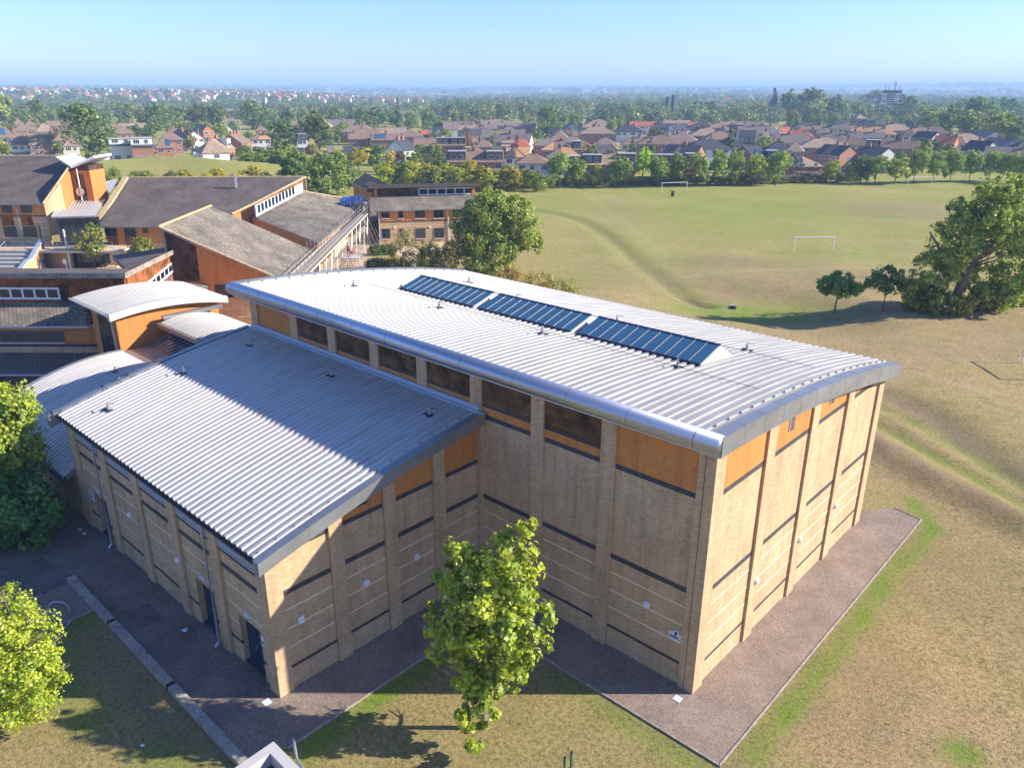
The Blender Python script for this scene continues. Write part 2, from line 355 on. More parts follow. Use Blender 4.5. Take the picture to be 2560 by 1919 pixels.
def mulf(a, thr0, thr1):
    x = n.new('ShaderNodeMapRange'); l.new(fine, x.inputs[0]); x.inputs[1].default_value = thr0; x.inputs[2].default_value = thr1
    x.inputs[3].default_value = .45; x.inputs[4].default_value = 1.25
    y = n.new('ShaderNodeMath'); y.operation = 'MULTIPLY'; y.use_clamp = True; l.new(x.outputs[0], y.inputs[0]); l.new(a, y.inputs[1]); return y.outputs[0]
c = mixc(n, l, mulf(sc3.outputs[1], .35, .65), c, (.30, .225, .14))
c = mixc(n, l, mulf(sc3.outputs[0], .35, .65), c, (.19, .31, .035))
c = mixc(n, l, mulf(sc3.outputs[2], .3, .6), c, (.50, .45, .30))
rf_ = ramp(n, [(.32, (.52, .56, .50)), (.5, (1, 1, 1)), (.70, (1.38, 1.30, 1.18))]); l.new(fine, rf_.inputs[0])
rv_ = ramp(n, [(.34, (.42,)*3), (.66, (1.6,)*3)]); l.new(vf, rv_.inputs[0])
c = mixc(n, l, 1.0, c, rf_.outputs[0], 'MULTIPLY'); c = mixc(n, l, .8, c, rv_.outputs[0], 'MULTIPLY')
l.new(c, b.inputs['Base Color']); bump(n, l, b, vf, 1.0, .12)
me.materials.append(GRASS)
go = struct(bpy.data.objects.new('ground', me)); col.objects.link(go)

# ---------------------------------------------------------------- paths
def sheet(name, polys, m, z, th=.0):
    mb = MB()
    for p in polys: mb.poly([(x, y, z) for x, y in p])
    return struct(mb.build(name, m))
sheet('footpath', [[(-12.2, -13.9), (-9.62, -13.9), (-9.62, -2.4), (-5.1, -2.4), (2.51, -2.4), (2.51, .2), (-12.2, .2)], [(-.2, .2), (2.51, .2), (2.51, 20.9), (.9, 21.2), (-.2, 19.6)]], TARMAC, .03)
sheet('service_yard', [[(-60, -13.9), (-12.2, -13.9), (-12.2, -11.2), (-60, -11.2)], [(-60, -40), (-26.3, -40), (-26.3, -13.9), (-60, -13.9)]], TARDARK, .026)
sheet('asphalt_patch', [[(-29.6, -16.4), (-26.6, -16.0), (-26.9, -14.0), (-29.9, -14.4)], [(-22.0, -13.4), (-20.4, -13.4), (-20.4, -12.3), (-22.0, -12.3)]], rough_mat('asphalt_patch', (.115, .098, .095), (.19, .155, .145), .6, 16, .95, .35), .040)
sheet('cycle_bay', [[(-26.3, -32), (-23.35, -32), (-23.35, -14.2), (-26.3, -14.2)]], TARMAC, .034)
sheet('school_paving', [[tuple(RF(r, f)[:2]) for r, f in q] for q in ([(-62, 84), (-33, 84), (-38, 112), (-62, 112)], [(-23, 55), (-12, 62), (-6, 82), (-11, 124), (-24, 135), (-40, 100), (-30, 60)])], PAVE, .02)
mb = MB()
for a, b_ in (((2.55, -2.45), (2.55, 20.95)), ((-5.1, -2.45), (2.6, -2.45)), ((-9.58, -2.45), (-9.58, -12.6)), ((2.6, 20.95), (1.0, 21.3)), ((-9.6, -2.42), (-5.1, -2.42)), ((-26.3, -14.3), (-26.3, -24)), ((-23.35, -14.3), (-23.35, -24))):
    d = Vector((b_[0]-a[0], b_[1]-a[1], 0)); nn = Vector((-d.y, d.x, 0)).normalized()*.06
    mb.obox(Vector((a[0], a[1], -.05))-nn*.5, d, nn, (0, 0, .115))
struct(mb.build('path_edging', KERB))
low = thing('low_wall', 'long low concrete kerb wall between the side path and the lawn', 'wall', (-18, -14.1, 0), own=True)
for x0, x1 in ((-26.7, -21.85), (-21.55, -15.95), (-15.65, -9.9)):
    MB().box(x0, x1, -14.28, -13.93, 0, .24).build('wall_section', KERB, low)
for x in (-26.95, -21.85, -15.95):
    MB().box(x+.01, x+.29, -14.25, -13.96, 0, .16).build('dark_joint_block', DARKM, low)

# ---------------------------------------------------------------- sports hall
def hz(y): t = y+.4; return 11.72-.032*t-.0046*t*t
def bz(y): t = y+11.75; return 6.62+.27*t-.0063*t*t
def ribs(name, m, parent, x0, x1, y0, y1, zf, pitch=.4, h=.08, ny=28, thick=0):
    prof = []; x = x0
    while x < x1-.01:
        prof += [(x, 0), (x+pitch*.42, 0), (x+pitch*.52, h), (x+pitch*.90, h), (x+pitch*.97, 0)]; x += pitch
    prof.append((x1, 0)); prof = [(min(a, x1), d) for a, d in prof]
    ys = np.linspace(y0, y1, ny); mb = MB(); k = len(prof)
    for y in ys:
        for a, d in prof: mb.v.append((a, y, zf(y)+d))
    for i in range(ny-1):
        for j in range(k-1):
            if prof[j+1][0]-prof[j][0] < 1e-4: continue
            mb.f.append((i*k+j, i*k+j+1, (i+1)*k+j+1, (i+1)*k+j)); mb.m.append(0)
    return mb.build(name, m, parent)
def arcprism(mb, x0, x1, ys, zlo, zhi, m=0):
    up_ = [(y, zhi(y)) for y in ys]; lo = [(y, zlo(y)) for y in ys]
    for (ya, za), (yb, zb), (_, zc), (_, zd) in zip(up_[:-1], up_[1:], lo[:-1], lo[1:]):
        mb.poly([(x0, ya, za), (x1, ya, za), (x1, yb, zb), (x0, yb, zb)], m)
        mb.poly([(x0, ya, zc), (x0, yb, zd), (x1, yb, zd), (x1, ya, zc)], m)
        mb.poly([(x1, ya, zc), (x1, yb, zd), (x1, yb, zb), (x1, ya, za)], m)
        mb.poly([(x0, ya, zc), (x0, ya, za), (x0, yb, zb), (x0, yb, zd)], m)
    for (y, z), (_, zl), r_ in ((up_[0], lo[0], 0), (up_[-1], lo[-1], 1)):
        q = [(x0, y, zl), (x1, y, zl), (x1, y, z), (x0, y, z)]; mb.poly(q[::-1] if r_ else q, m)
    return mb
HL, HW = 31.95, 18.37
hall = thing('sports_hall', 'tall brick sports hall with a white ribbed curved roof and steel bullnose eave', 'sports hall', (-16, 9, 0), own=True)
ys = np.linspace(.12, HW-.12, 25)
mb = MB(); arcprism(mb, -HL+.12, -.12, ys, lambda y: 0, lambda y: hz(y)-.55); mb.build('wall', BUFF, hall)
PX = [0]+[4.37+3.75*k for k in range(7)]+[31.24]
for k, X in enumerate(PX):
    MB().box(-X-.71, -X, -.0, .5, 0, 11.05).build('pilaster', BUFF, hall)
PY = [0, 4.33, 8.78, 13.1, 17.62]
for y in PY:
    y0, y1 = y+(.5 if y == 0 else 0), y+.75
    arcprism(MB(), -.5, 0, [y0, y1], lambda y: 0, lambda y: hz(y)-.6).build('pilaster', BUFF, hall)
bays = [(-X2, -X1-.71) for X1, X2 in zip(PX[:-1], PX[1:])]
g = .012
def bandx(nm, mt, par, x0, x1, yf, z0, z1, pr=g): return MB().box(x0, x1, yf-pr, yf+.05, z0, z1).build(nm, mt, par)
for k, (x0, x1) in enumerate(bays):
    if k < 3:
        bandx('brick_band', DARKBR, hall, x0, x1, .12, 8.64, 8.86); bandx('brick_band', DARKBR, hall, x0, x1, .12, 4.46, 4.69)
        bandx('brick_band', DARKBR, hall, x0, x1, .12, 1.0, 1.14)
        for z in (3.78, 2.9, 2.03): bandx('stone_course', STONE, hall, x0, x1, .12, z-.035, z+.035, .008)
    if k in (0, 7): bandx('orange_panel', ORANGE, hall, x0, x1, .12, 8.87, 11.05)
    else:
        bandx('orange_panel', ORANGE, hall, x0, x1, .12, 8.87, 9.24 if k < 3 else 9.42)
        bandx('timber_panel', TIMBER, hall, x0, x1, .12, 9.40 if k < 3 else 9.55, 11.05, .02)
        bandx('panel_sill', DARKBR, hall, x0, x1, .12, 9.245 if k < 3 else 9.425, 9.395 if k < 3 else 9.545, .03)
MB().box(-31.9, -11.95, -.06, .1, 8.95, 9.24).build('flashing', LEAD, hall)
ybays = [(a+.75 if a else .78, b_) for a, b_ in zip(PY[:-1], PY[1:])]
for k, (y0, y1) in enumerate(ybays):
    y0 += .01; yy = [y0, (y0+y1)/2, y1]
    arcprism(MB(), -.15, -.12+g, yy, lambda y: 8.92, lambda y: hz(y)-.62).build('orange_panel', ORANGE, hall)
    for z0, z1 in ((8.68, 8.91), (4.46, 4.69), (1.0, 1.14)): MB().box(-.15, -.12+g, y0, y1, z0, z1).build('brick_band', DARKBR, hall)
    for z in (3.78, 2.9, 2.03): MB().box(-.15, -.112, y0, y1, z-.035, z+.035).build('stone_course', STONE, hall)
ribs('roof', ROOFM, hall, -32.25, .02, -.62, 18.86, hz)
arcprism(MB(), -32.2, .1, np.linspace(-.5, 18.7, 26), lambda y: hz(y)-.66, lambda y: hz(y)-.03).build('roof_deck', WHITEM, hall)
arcprism(MB(), .03, .5, np.linspace(-.75, 18.95, 26), lambda y: hz(y)-.70, lambda y: hz(y)+.075).build('verge_fascia', FASC, hall)
arcprism(MB(), -32.6, -32.26, np.linspace(-.75, 18.95, 26), lambda y: hz(y)-.70, lambda y: hz(y)+.13).build('verge_fascia', FASC, hall)
for y in np.arange(.9, 18.9, 1.62): MB().box(.04, .504, y, y+.014, hz(y)-.70, hz(y)+.08).build('fascia_joint', FASC2, hall)
mb = MB().tube([(-32.55, -.78, 11.50), (.47, -.78, 11.50)], .38, 28); mb.build('bullnose_gutter', GUTT, hall, smooth=True)
MB().box(-32.3, .46, -.72, -.48, 10.98, 11.16).build('eave_board', WHITEM, hall)
for x in (-31.9, -28.9, -26, -23, -20.0, -17.27, -14.55, -12.07, -8.9, -6.09, -3.23, -.44): MB().tube([(x, -.78, 11.5), (x+.02, -.78, 11.5)], .383, 28).build('gutter_joint', DARKM if abs(x+12.07) < .1 or x > -.5 else FASC2, hall)
MB().box(-32.3, .3, 18.85, 19.02, hz(18.9)-.25, hz(18.9)+.0).build('rear_gutter', FASC, hall)
def louvre(par, o, u, w, h, nrm):
    o, u, nrm = Vector(o), Vector(u), Vector(nrm); f = MB().obox(o, u*w, nrm*.04, Vector((0, 0, h))).build('louvre_vent', FRAMEG if par is not hall else WHITEM, par)
    k = 7; mb = MB()
    for i in range(k):
        z = h*(i+.18)/k; mb.obox(o+u*.05+nrm*.042+Vector((0, 0, z)), u*(w-.1), nrm*.03, Vector((0, 0, h/k*.42)))
    s = mb.build('slats', DARKM if par is hall else FRAMEG, f)
    s.location = (0, 0, 0); return f
louvre(hall, (-.108, 6.4, 9.5), (0, 1, 0), .48, .62, (1, 0, 0)); louvre(hall, (-.108, 10.8, 9.42), (0, 1, 0), .48, .6, (1, 0, 0))
mb = MB(); mb.box(-.44, -.415, -.004, .0, 0, 11).build('corner_joint', DKTIM, hall)
# rooflights
for i, (x0, x1) in enumerate(((-25.35, -18.95), (-18.5, -11.9), (-11.45, -4.5))):
    which = ('farthest from the near corner', 'in the middle', 'nearest the near corner')[i]
    sk = thing('rooflight', 'long blue glazed ridge rooflight on the hall roof, the one '+which, 'rooflight', ((x0+x1)/2, 8, hz(8)), group='blue rooflights along the hall roof', own=True)
    ya, yb, yc = 6.5, 8.25, 9.8; za, zb, zc = hz(ya)+.10, hz(8.25)+.78, hz(yc)+.10
    mb = MB().prism([(x0, ya, za-.02), (x0, yb, zb), (x0, yc, zc-.02), (x0, yc, zc-.35), (x0, ya, za-.35)], (x1-x0, 0, 0)); mb.build('upstand', WHITEM, sk)
    nrm = Vector((0, -(zb-za), yb-ya)).normalized()*.025
    mb = MB().obox(Vector((x0+.03, ya, za))+nrm*.2, (x1-x0-.06, 0, 0), (0, yb-ya, zb-za), nrm); mb.build('glazing', BLUEGL, sk)
    nr2 = Vector((0, zb-zc, yc-yb)).normalized()*.025
    mb = MB().obox(Vector((x0+.03, yb, zb))+nr2*.2, (x1-x0-.06, 0, 0), (0, yc-yb, zc-zb), nr2); mb.build('glazing', BLUEGL, sk)
    k = 11
    for j in range(1, k):
        x = x0+(x1-x0)*j/k
        MB().obox(Vector((x-.022, ya, za))+nrm*1.15, (.044, 0, 0), (0, yb-ya, zb-za), nrm*1.0).build('glazing_bar', FASC, sk)
    mb = MB().box(x0, x1, ya-.07, ya+.05, za-.2, za+.06); mb.box(x0, x1, yb-.06, yb+.06, zb-.02, zb+.05); mb.build('frame', NAVY, sk)
# roof anchor posts
def anchor(x, y, zf, where, grp):
    a = thing('anchor_post', 'small roof anchor post on the '+where, 'roof anchor', (x, y, zf(y)+.03), group=grp)
    MB().box(-.28, .28, -.16, .16, .0, .05).build('base_plate', DARKM, a)
    MB().tube([(0, 0, .03), (0, 0, .26)], .06, 8).tube([(0, 0, .26), (0, 0, .42)], .035, 8).build('post', GALV, a)
    mb = MB().tube([(0, 0, .36), (.12, .1, .38), (.3, .2, .34)], .014, 5).build('cable_arm', DARKM, a)
HP = [(-27.46, 4.6, 'white hall roof, front slope, farthest from the near corner'), (-19.86, 4.8, 'white hall roof in front of the middle rooflight'), (-12.55, 5.05, 'white hall roof before the gap beside the nearest rooflight'), (-5.0, 5.4, 'white hall roof in front of the nearest rooflight end'),
      (-26.5, 10.3, 'white hall roof behind the farthest rooflight'), (-26.0, 13.1, 'white hall roof close to its far back edge'), (-19.5, 10.8, 'white hall roof behind the middle rooflight'), (-12.4, 11.3, 'white hall roof behind the nearest rooflight'), (-4.9, 11.9, 'white hall roof by the nearest rooflight gable end')]
for x, y, w in HP: anchor(x, y, hz, w, 'safety anchors on the hall roof')
BP = [(-29.5, -9.98, 'lower grey roof near its left eave corner'), (-29.4, -5.8, 'lower grey roof halfway up its far verge'), (-29.25, -1.72, 'lower grey roof at its top far corner'), (-21.4, -1.56, 'lower grey roof, middle one below the clerestory'), (-13.7, -1.53, 'lower grey roof near its top right corner')]
for x, y, w in BP: anchor(x, y, bz, w, 'safety anchors on the lower roof')
for nm, pts, zf, lab in (('roof_cable', [(x, 5.2-.02*(x+5)) for x in np.linspace(-27.4, -1, 12)], hz, 'thin dark safety cable running along the front slope of the hall roof'), ('roof_cable', [(x, 11.2) for x in np.linspace(-26.5, -1.2, 12)], hz, 'thin dark safety cable running behind the blue rooflights')):
    tag(MB().tube([(x, y, zf(y)+.13) for x, y in pts], .011, 4).build(nm, DARKM), lab, 'cable')
for y in np.arange(0, 18.5, .95):
    for x in (-.26, -31.9): MB().box(x, x+.06, y, y+.05, hz(y)+.05, hz(y)+.11).build('roof_clip', DARKM, hall)
def bulkhead(x, y, z, nrm, lab, grp='round white wall lamps on the hall and its lower block'):
    nrm = Vector(nrm); p = Vector((x, y, z)); t = thing('wall_lamp', lab, 'wall lamp', tuple(p), group=grp)
    MB().tube([nrm*0, nrm*.05], .17, 20).build('backplate', FRAMEW, t)
    MB().tube([nrm*.05, nrm*.09, nrm*.12], .15, 20, r1=.09).build('diffuser', FRAMEW, t, smooth=False)
bulkhead(0, 4.88, 2.95, (1, 0, 0), 'round white wall lamp on the sunlit end wall, nearest the near corner')
bulkhead(0, 9.35, 2.96, (1, 0, 0), 'round white wall lamp on the sunlit end wall, middle of three')
bulkhead(0, 13.7, 2.98, (1, 0, 0), 'round white wall lamp on the sunlit end wall, farthest of three')
bulkhead(-2.49, .12, 3.05, (0, -1, 0), 'round white wall lamp on the shaded long wall left of the white sign')
bulkhead(-12.12, -6.82, 3.08, (1, 0, 0), 'round white wall lamp on the gable wall of the lower block')
bulkhead(-25.3, -11.29, 3.05, (0, -1, 0), 'round white wall lamp near the far door on the glass block side')
bulkhead(-19.95, -11.41, 2.9, (0, -1, 0), 'round white wall lamp on a pilaster left of the middle door')
def sign(x0, x1, yf, z0, z1, lab):
    s = thing('sign_board', lab, 'sign', ((x0+x1)/2, yf, z0), group='white school signs', own=True)
    MB().box(x0, x1, yf-.03, yf, z0, z1).build('panel', FRAMEW, s)
    w = x1-x0; h = z1-z0; xm = (x0+x1)/2+.02*w
    MB().box(xm-.17*w, xm+.17*w, yf-.028, yf-.002, z1, z1+.09).build('header', FRAMEW, s)
    MB().prism([(xm-.09*w, yf-.031, z1+.045), (xm+.09*w, yf-.031, z1+.045), (xm+.08*w, yf-.031, z1-.08), (xm, yf-.031, z1-.17), (xm-.08*w, yf-.031, z1-.08)], (0, -.006, 0)).build('crest', DARKM, s)
    mb = MB(); rr = random.Random(3)
    for zc, cnt, le in ((z0+.48*h, 9, .68), (z0+.30*h, 11, .86)):
        x = x0+.07*w
        for i in range(cnt):
            ww = le*w/cnt*.78; mb.box(x, x+ww, yf-.034, yf-.0305, zc-.028, zc+.028+.012*(i in (0, 5))); x += le*w/cnt
    mb.box(x1-.10*w, x1-.085*w, yf-.034, yf-.0305, z0+.3*h, z0+.62*h); mb.box(x1-.18*w, x1-.085*w, yf-.035, yf-.0315, z0+.28*h, z0+.32*h)
    mb.build('lettering', mat('sign_blue_ink', (.04, .07, .17), .6), s)
sign(-1.33, -.73, .10, 2.08, 2.45, 'white sign with a dark crest and blue lettering near the hall corner')
sign(-13.16, -12.50, -11.30, 1.95, 2.42, 'white sign with a dark crest right of the nearest navy door')
sign(-30.85, -30.22, -11.30, 1.95, 2.42, 'pale blue-white sign left of the farthest navy door')
for x, y, lab in ((-.30, -.62, 'square pale drain cover on the path by the hall corner'), (-12.2, -11.9, 'square pale drain cover on the path by the lower block corner')):
    tag(MB().box(x-.16, x+.16, y-.16, y+.16, .032, .05).build('drain_cover', PALE), lab, 'drain cover')

# ---------------------------------------------------------------- lower block beside the hall
blk = thing('gymnasium_block', 'lower brick block with a grey ribbed sloping roof against the hall', 'building', (-22, -6, 0), own=True)
DX = [(-14.92, -13.22), (-18.66, -17.0), (-30.05, -28.5)]
arcprism(MB(), -31.88, -12.12, np.linspace(-10.9, -.02, 14), lambda y: 0, lambda y: bz(y)-.38).build('wall', BUFF, blk)
mb = MB(); cuts = sorted([(-31.88, -31.88)]+DX+[(-12.12, -12.12)])
for (a, b_), (c__, d_) in zip(cuts[:-1], cuts[1:]): mb.box(b_, c__, -11.29, -10.9, 0, 6.35)
for a, b_ in DX: mb.box(a, b_, -11.29, -10.9, 2.55, 6.35)
mb.build('side_wall', BUFF, blk)
PB = [(-12.75, -12.0), (-16.55, -15.8), (-20.3, -19.55), (-24.05, -23.3), (-27.8, -27.05), (-32.0, -31.05)]
for a, b_ in PB: MB().box(a, b_, -11.41, -11.0, 0, 6.32).build('pilaster', BUFF, blk)
for y0, y1 in ((-11.0, -10.75), (-8.5, -7.85), (-5.72, -5.07), (-2.9, -2.2)):
    arcprism(MB(), -12.3, -12.0, [y0, y1], lambda y: 0, lambda y: bz(y)-.40).build('pilaster', BUFF, blk)
GB = MB
for (a0, a1), (b0, b1) in zip(PB[:-1], PB[1:]):
    x0, x1 = b1+.003, a0-.003
    w = MB().box(x0+.05, x1-.05, -11.33, -11.2, 5.44, 6.32).build('glass_block_window', GBLOCK, blk)
    mb = MB(); nxx = 15
    for i in range(nxx+1):
        x = x0+.05+(x1-x0-.1)*i/nxx; mb.box(x-.012, x+.012, -11.338, -11.329, 5.44, 6.3)
    for j in range(5): z = 5.45+.21*j; mb.box(x0+.05, x1-.05, -11.341, -11.3385, z-.012, z+.012)
    m2 = mb.build('mortar_grid', FRAMEW, w)
    m2.location = (0, 0, 0)
    MB().box(x0, x1, -11.33, -11.2, 5.28, 5.435).build('window_sill', DARKBR, blk)
    segs = [(x0, x1)]
    for da, db in DX:
        segs = [s for sg in segs for s in (((sg[0], da-.0), (db+.0, sg[1])) if sg[0] < da < sg[1] else (sg,))]
    MB().box(x0, x1, -11.302, -11.2, 4.46, 4.69).build('brick_band', DARKBR, blk)
    for z in (3.8, 2.88): MB().box(x0, x1, -11.298, -11.2, z-.035, z+.035).build('stone_course', STONE, blk)
    for s0, s1 in segs:
        MB().box(s0, s1, -11.298, -11.2, 2.0, 2.05).build('stone_course', STONE, blk)
        MB().box(s0, s1, -11.302, -11.2, 1.0, 1.14).build('brick_band', DARKBR, blk)
for i, (a, b_) in enumerate(DX):
    MB().box(a, b_, -11.28, -10.92, .0, .16).build('doorstep', DARKBR, blk)
    d = MB().box(a, b_, -11.02, -10.95, .16, 2.55).build('door', NAVY, blk)
    mb = MB(); xm = (a+b_)/2
    mb.box(a+.06, xm-.02, -11.035, -11.021, .22, 2.1); mb.box(xm+.02, b_-.06, -11.035, -11.021, .22, 2.1); mb.box(a+.06, b_-.06, -11.035, -11.021, 2.16, 2.5)
    lf = mb.build('door_leaf', mat('navy_leaf', (.018, .038, .082), .4), d); lf.location = (0, 0, 0)
    hd = MB().box(xm-.10, xm-.06, -11.07, -11.035, 1.0, 1.22).build('handle', GALV, d); hd.location = (0, 0, 0)
for (y0, y1) in ((-10.74, -8.51), (-7.84, -5.73), (-5.06, -2.91), (-2.19, -.05)):
    arcprism(MB(), -12.2, -12.108, np.linspace(y0, y1, 4), lambda y: 6.51, lambda y: bz(y)-.42).build('orange_panel', ORANGE, blk)
    for z0, z1 in ((6.29, 6.5), (4.46, 4.69), (1.0, 1.14)): MB().box(-12.2, -12.108, y0, y1, z0, z1).build('brick_band', DARKBR, blk)
    for z in (3.78, 2.9, 2.03): MB().box(-12.2, -12.112, y0, y1, z-.035, z+.035).build('stone_course', STONE, blk)
louvre(blk, (-12.108, -7.05, 6.85), (0, 1, 0), .55, .45, (1, 0, 0))
ribs('roof', ROOFB, blk, -32.1, -11.98, -11.70, -.2, bz, ny=20)
arcprism(MB(), -32.0, -11.95, np.linspace(-11.5, -.05, 16), lambda y: bz(y)-.3, lambda y: bz(y)-.03).build('roof_deck', FASC, blk)
arcprism(MB(), -11.97, -11.6, np.linspace(-11.82, .02, 16), lambda y: bz(y)-.47, lambda y: bz(y)+.075).build('verge_fascia', FASC, blk)
arcprism(MB(), -32.45, -32.1, np.linspace(-12.1, -.1, 16), lambda y: bz(y)-.55, lambda y: bz(y)+.11).build('verge_fascia', FASC, blk)
for y in (-9.6, -7.1, -4.6, -2.1): MB().box(-11.96, -11.596, y, y+.014, bz(y)-.465, bz(y)+.08).build('fascia_joint', FASC2, blk)
MB().box(-32.4, -11.7, -11.80, -11.70, 6.48, 6.57).build('gutter', DARKM, blk)
MB().box(-32.0, -11.7, -11.68, -11.42, 6.36, 6.42).build('soffit', WHITEM, blk)
MB().box(-32.1, -11.6, -.2, .0, bz(-.2), bz(-.2)+.13).build('flashing', LEAD, blk)
for x in (-16.68, -28.15): MB().tube([(x, -11.75, 6.5), (x, -11.52, 6.2), (x, -11.52, .3), (x, -11.7, .08)], .075, 8).build('downpipe', GALV, blk)
for x in (-14.03, -17.8, -29.24):
    tag(MB().box(x-.2, x+.2, -11.37, -11.29, 2.86, 3.02).build('door_light', PALE), {-14.03: 'slim pale light fitting above the nearest navy door', -17.8: 'slim pale light fitting above the middle navy door', -29.24: 'slim pale light fitting above the farthest navy door'}[x], 'light fitting', 'light fittings over the navy doors')
for y, lab in ((-10.09, 'square white box on the gable wall nearest the corner of the lower block'), (-4.03, 'square white box on the gable wall behind the leafy tree')):
    t = thing('junction_box', lab, 'wall box', (-12.11, y, 2.9)); MB().box(0, .09, -.13, .13, 0, .3).build('cover', FRAMEW, t); MB().box(.0, .1, -.15, .15, -.02, .0).build('base', GALV, t)
for y in np.arange(-11.5, -.4, .8):
    for x in (-12.2, -31.98): MB().box(x, x+.06, y, y+.05, bz(y)+.05, bz(y)+.11).build('roof_clip', DARKM, blk)
# ---------------------------------------------------------------- school blocks west of the hall
def lerp(a, b, t): return a+(b-a)*t
def slab(pts, th, name, mats, par, ext=None):
    ext = Vector((0, 0, -th)) if ext is None else ext
    mb = MB(); top = [Vector(p) for p in pts]
    n_ = Vector((0, 0, 0))
    for k in range(len(top)): n_ += top[k].cross(top[(k+1) % len(top)])
    if n_.z < 0: top = top[::-1]
    mb.poly(top, 0); mb.poly([p+ext for p in top][::-1], 1)
    for k in range(len(top)):
        a, b_ = top[k], top[(k+1) % len(top)]; mb.poly([a, a+ext, b_+ext, b_], 1)
    return mb.build(name, mats, par)
def wall(par, p, q, z0, m, name='wall', th=.25, away=None, z0b=None):
    """upright wall below the line p-q; thickness goes away from the drone"""
    p, q = Vector(p), Vector(q); u = (q-p); u.z = 0; nn = Vector((-u.y, u.x, 0)).normalized()
    if nn.dot((p+q)/2-CAM) < 0: nn = -nn
    pts = [p, q, Vector((q.x, q.y, z0 if z0b is None else z0b)), Vector((p.x, p.y, z0))]
    return MB().prism(pts, nn*th).build(name, m, par)
class Plane:
    def __init__(s, p, q):
        s.o = Vector(p); u = Vector(q)-s.o; u.z = 0; s.u = u.normalized(); n_ = Vector((-s.u.y, s.u.x, 0))
        if n_.dot(s.o-CAM) > 0: n_ = -n_
        s.n = n_
    def hit(s, px, py):
        d = ray(px, py); return CAM+d*((s.o-CAM).dot(s.n)/d.dot(s.n))
def window(par, p, u, nrm, w, h, cols=2, rows=1, fr=None, fw_=.07, transom=None, name='window', gl=None, sill=None):
    fr = fr or FRAMEG; p, u, nrm = Vector(p), Vector(u), Vector(nrm); Z = Vector((0, 0, 1))
    mb = MB(); mb.obox(p, u*w, nrm*.05, Z*fw_); mb.obox(p+Z*(h-fw_), u*w, nrm*.05, Z*fw_)
    for i in range(cols+1):
        x = (w-fw_)*i/cols; mb.obox(p+u*x+Z*fw_, u*fw_, nrm*.05, Z*(h-2*fw_))
    for zt in ([h*j/rows for j in range(1, rows)] if transom is None else [transom*h]):
        for i in range(cols):
            a = (w-fw_)*i/cols+fw_; mb.obox(p+u*a+Z*(zt-.03), u*((w-fw_)/cols-fw_), nrm*.045, Z*.06)
    f = mb.build(name, fr, par)
    MB().obox(p+u*.03+Z*.03, u*(w-.06), nrm*.022, Z*(h-.06)).build('pane', gl or GLASS, f)
    if sill: MB().obox(p-u*.08-Z*.1, u*(w+.16), nrm*.12, Z*.095).build('sill', sill, f)
    return f
def winpx(par, pl, k, x0, y0, x1, y1, off=.02, **kw):
    bl = pl.hit(*k(x0, y1)); br = pl.hit(*k(x1, y1)); tl = pl.hit(*k(x0, y0))
    a, b_ = (bl, br) if (br-bl).dot(pl.u) > 0 else (br, bl)
    return window(par, a+pl.n*off, pl.u, pl.n, abs((br-bl).dot(pl.u)), tl.z-bl.z, **kw)

# --- curved annexe roofs beside the lower block
def b1z(y): t = y+11.7; return 2.95+.52*t-.033*t*t
ax = thing('annexe', 'low annexe with a pale ribbed curved roof running down to the big shrub', 'building', (-39, -7, 0), own=True)
arcprism(MB(), -45.4, -32.5, np.linspace(-11.3, -3.1, 8), lambda y: 0, lambda y: b1z(y)-.3).build('wall', BUFF, ax)
ribs('roof', ROOFB, ax, -45.8, -32.42, -11.95, -3.06, b1z, ny=16)
arcprism(MB(), -45.75, -32.45, np.linspace(-11.8, -3.1, 10), lambda y: b1z(y)-.28, lambda y: b1z(y)-.02).build('roof_deck', FASC, ax)
arcprism(MB(), -46.0, -45.8, np.linspace(-12, -3.0, 12), lambda y: b1z(y)-.35, lambda y: b1z(y)+.1).build('verge_fascia', FASC, ax)
MB().box(-45.9, -32.1, -12.1, -11.95, b1z(-12)-.12, b1z(-12)+.02).build('gutter', DARKM, ax)
MB().box(-45.6, -32.45, -3.06, .0, 4.6, 4.98).build('flat_roof', FASC, ax)
sk = thing('lean_to_rooflight', 'dark sloping glazed rooflight between the curved annexe roofs', 'rooflight', (-38, -1.4, 5), own=True)
q = [at(*X_, z_) for X_, z_ in (((960/2.571, 640+582/2.571), 5.1), ((1112/2.571, 640+658/2.571), 5.1), ((1335/2.571, 640+574/2.571), 6.0), ((1125/2.571, 640+487/2.571), 6.0))]
slab(q, .12, 'glazing', [mat('dark_tinted_glass', (.03, .035, .05), .12, 0, .8), FASC], sk)
for i in range(9):
    a = lerp(q[0], q[1], i/8); b_ = lerp(q[3], q[2], i/8); MB().tube([a+Vector((0, 0, .03)), b_+Vector((0, 0, .03))], .03, 5).build('glazing_bar', FASC, sk)
anchor(-41.5, -5.2, b1z, 'pale curved annexe roof below the orange classroom wing', 'safety anchors on the lower roof')

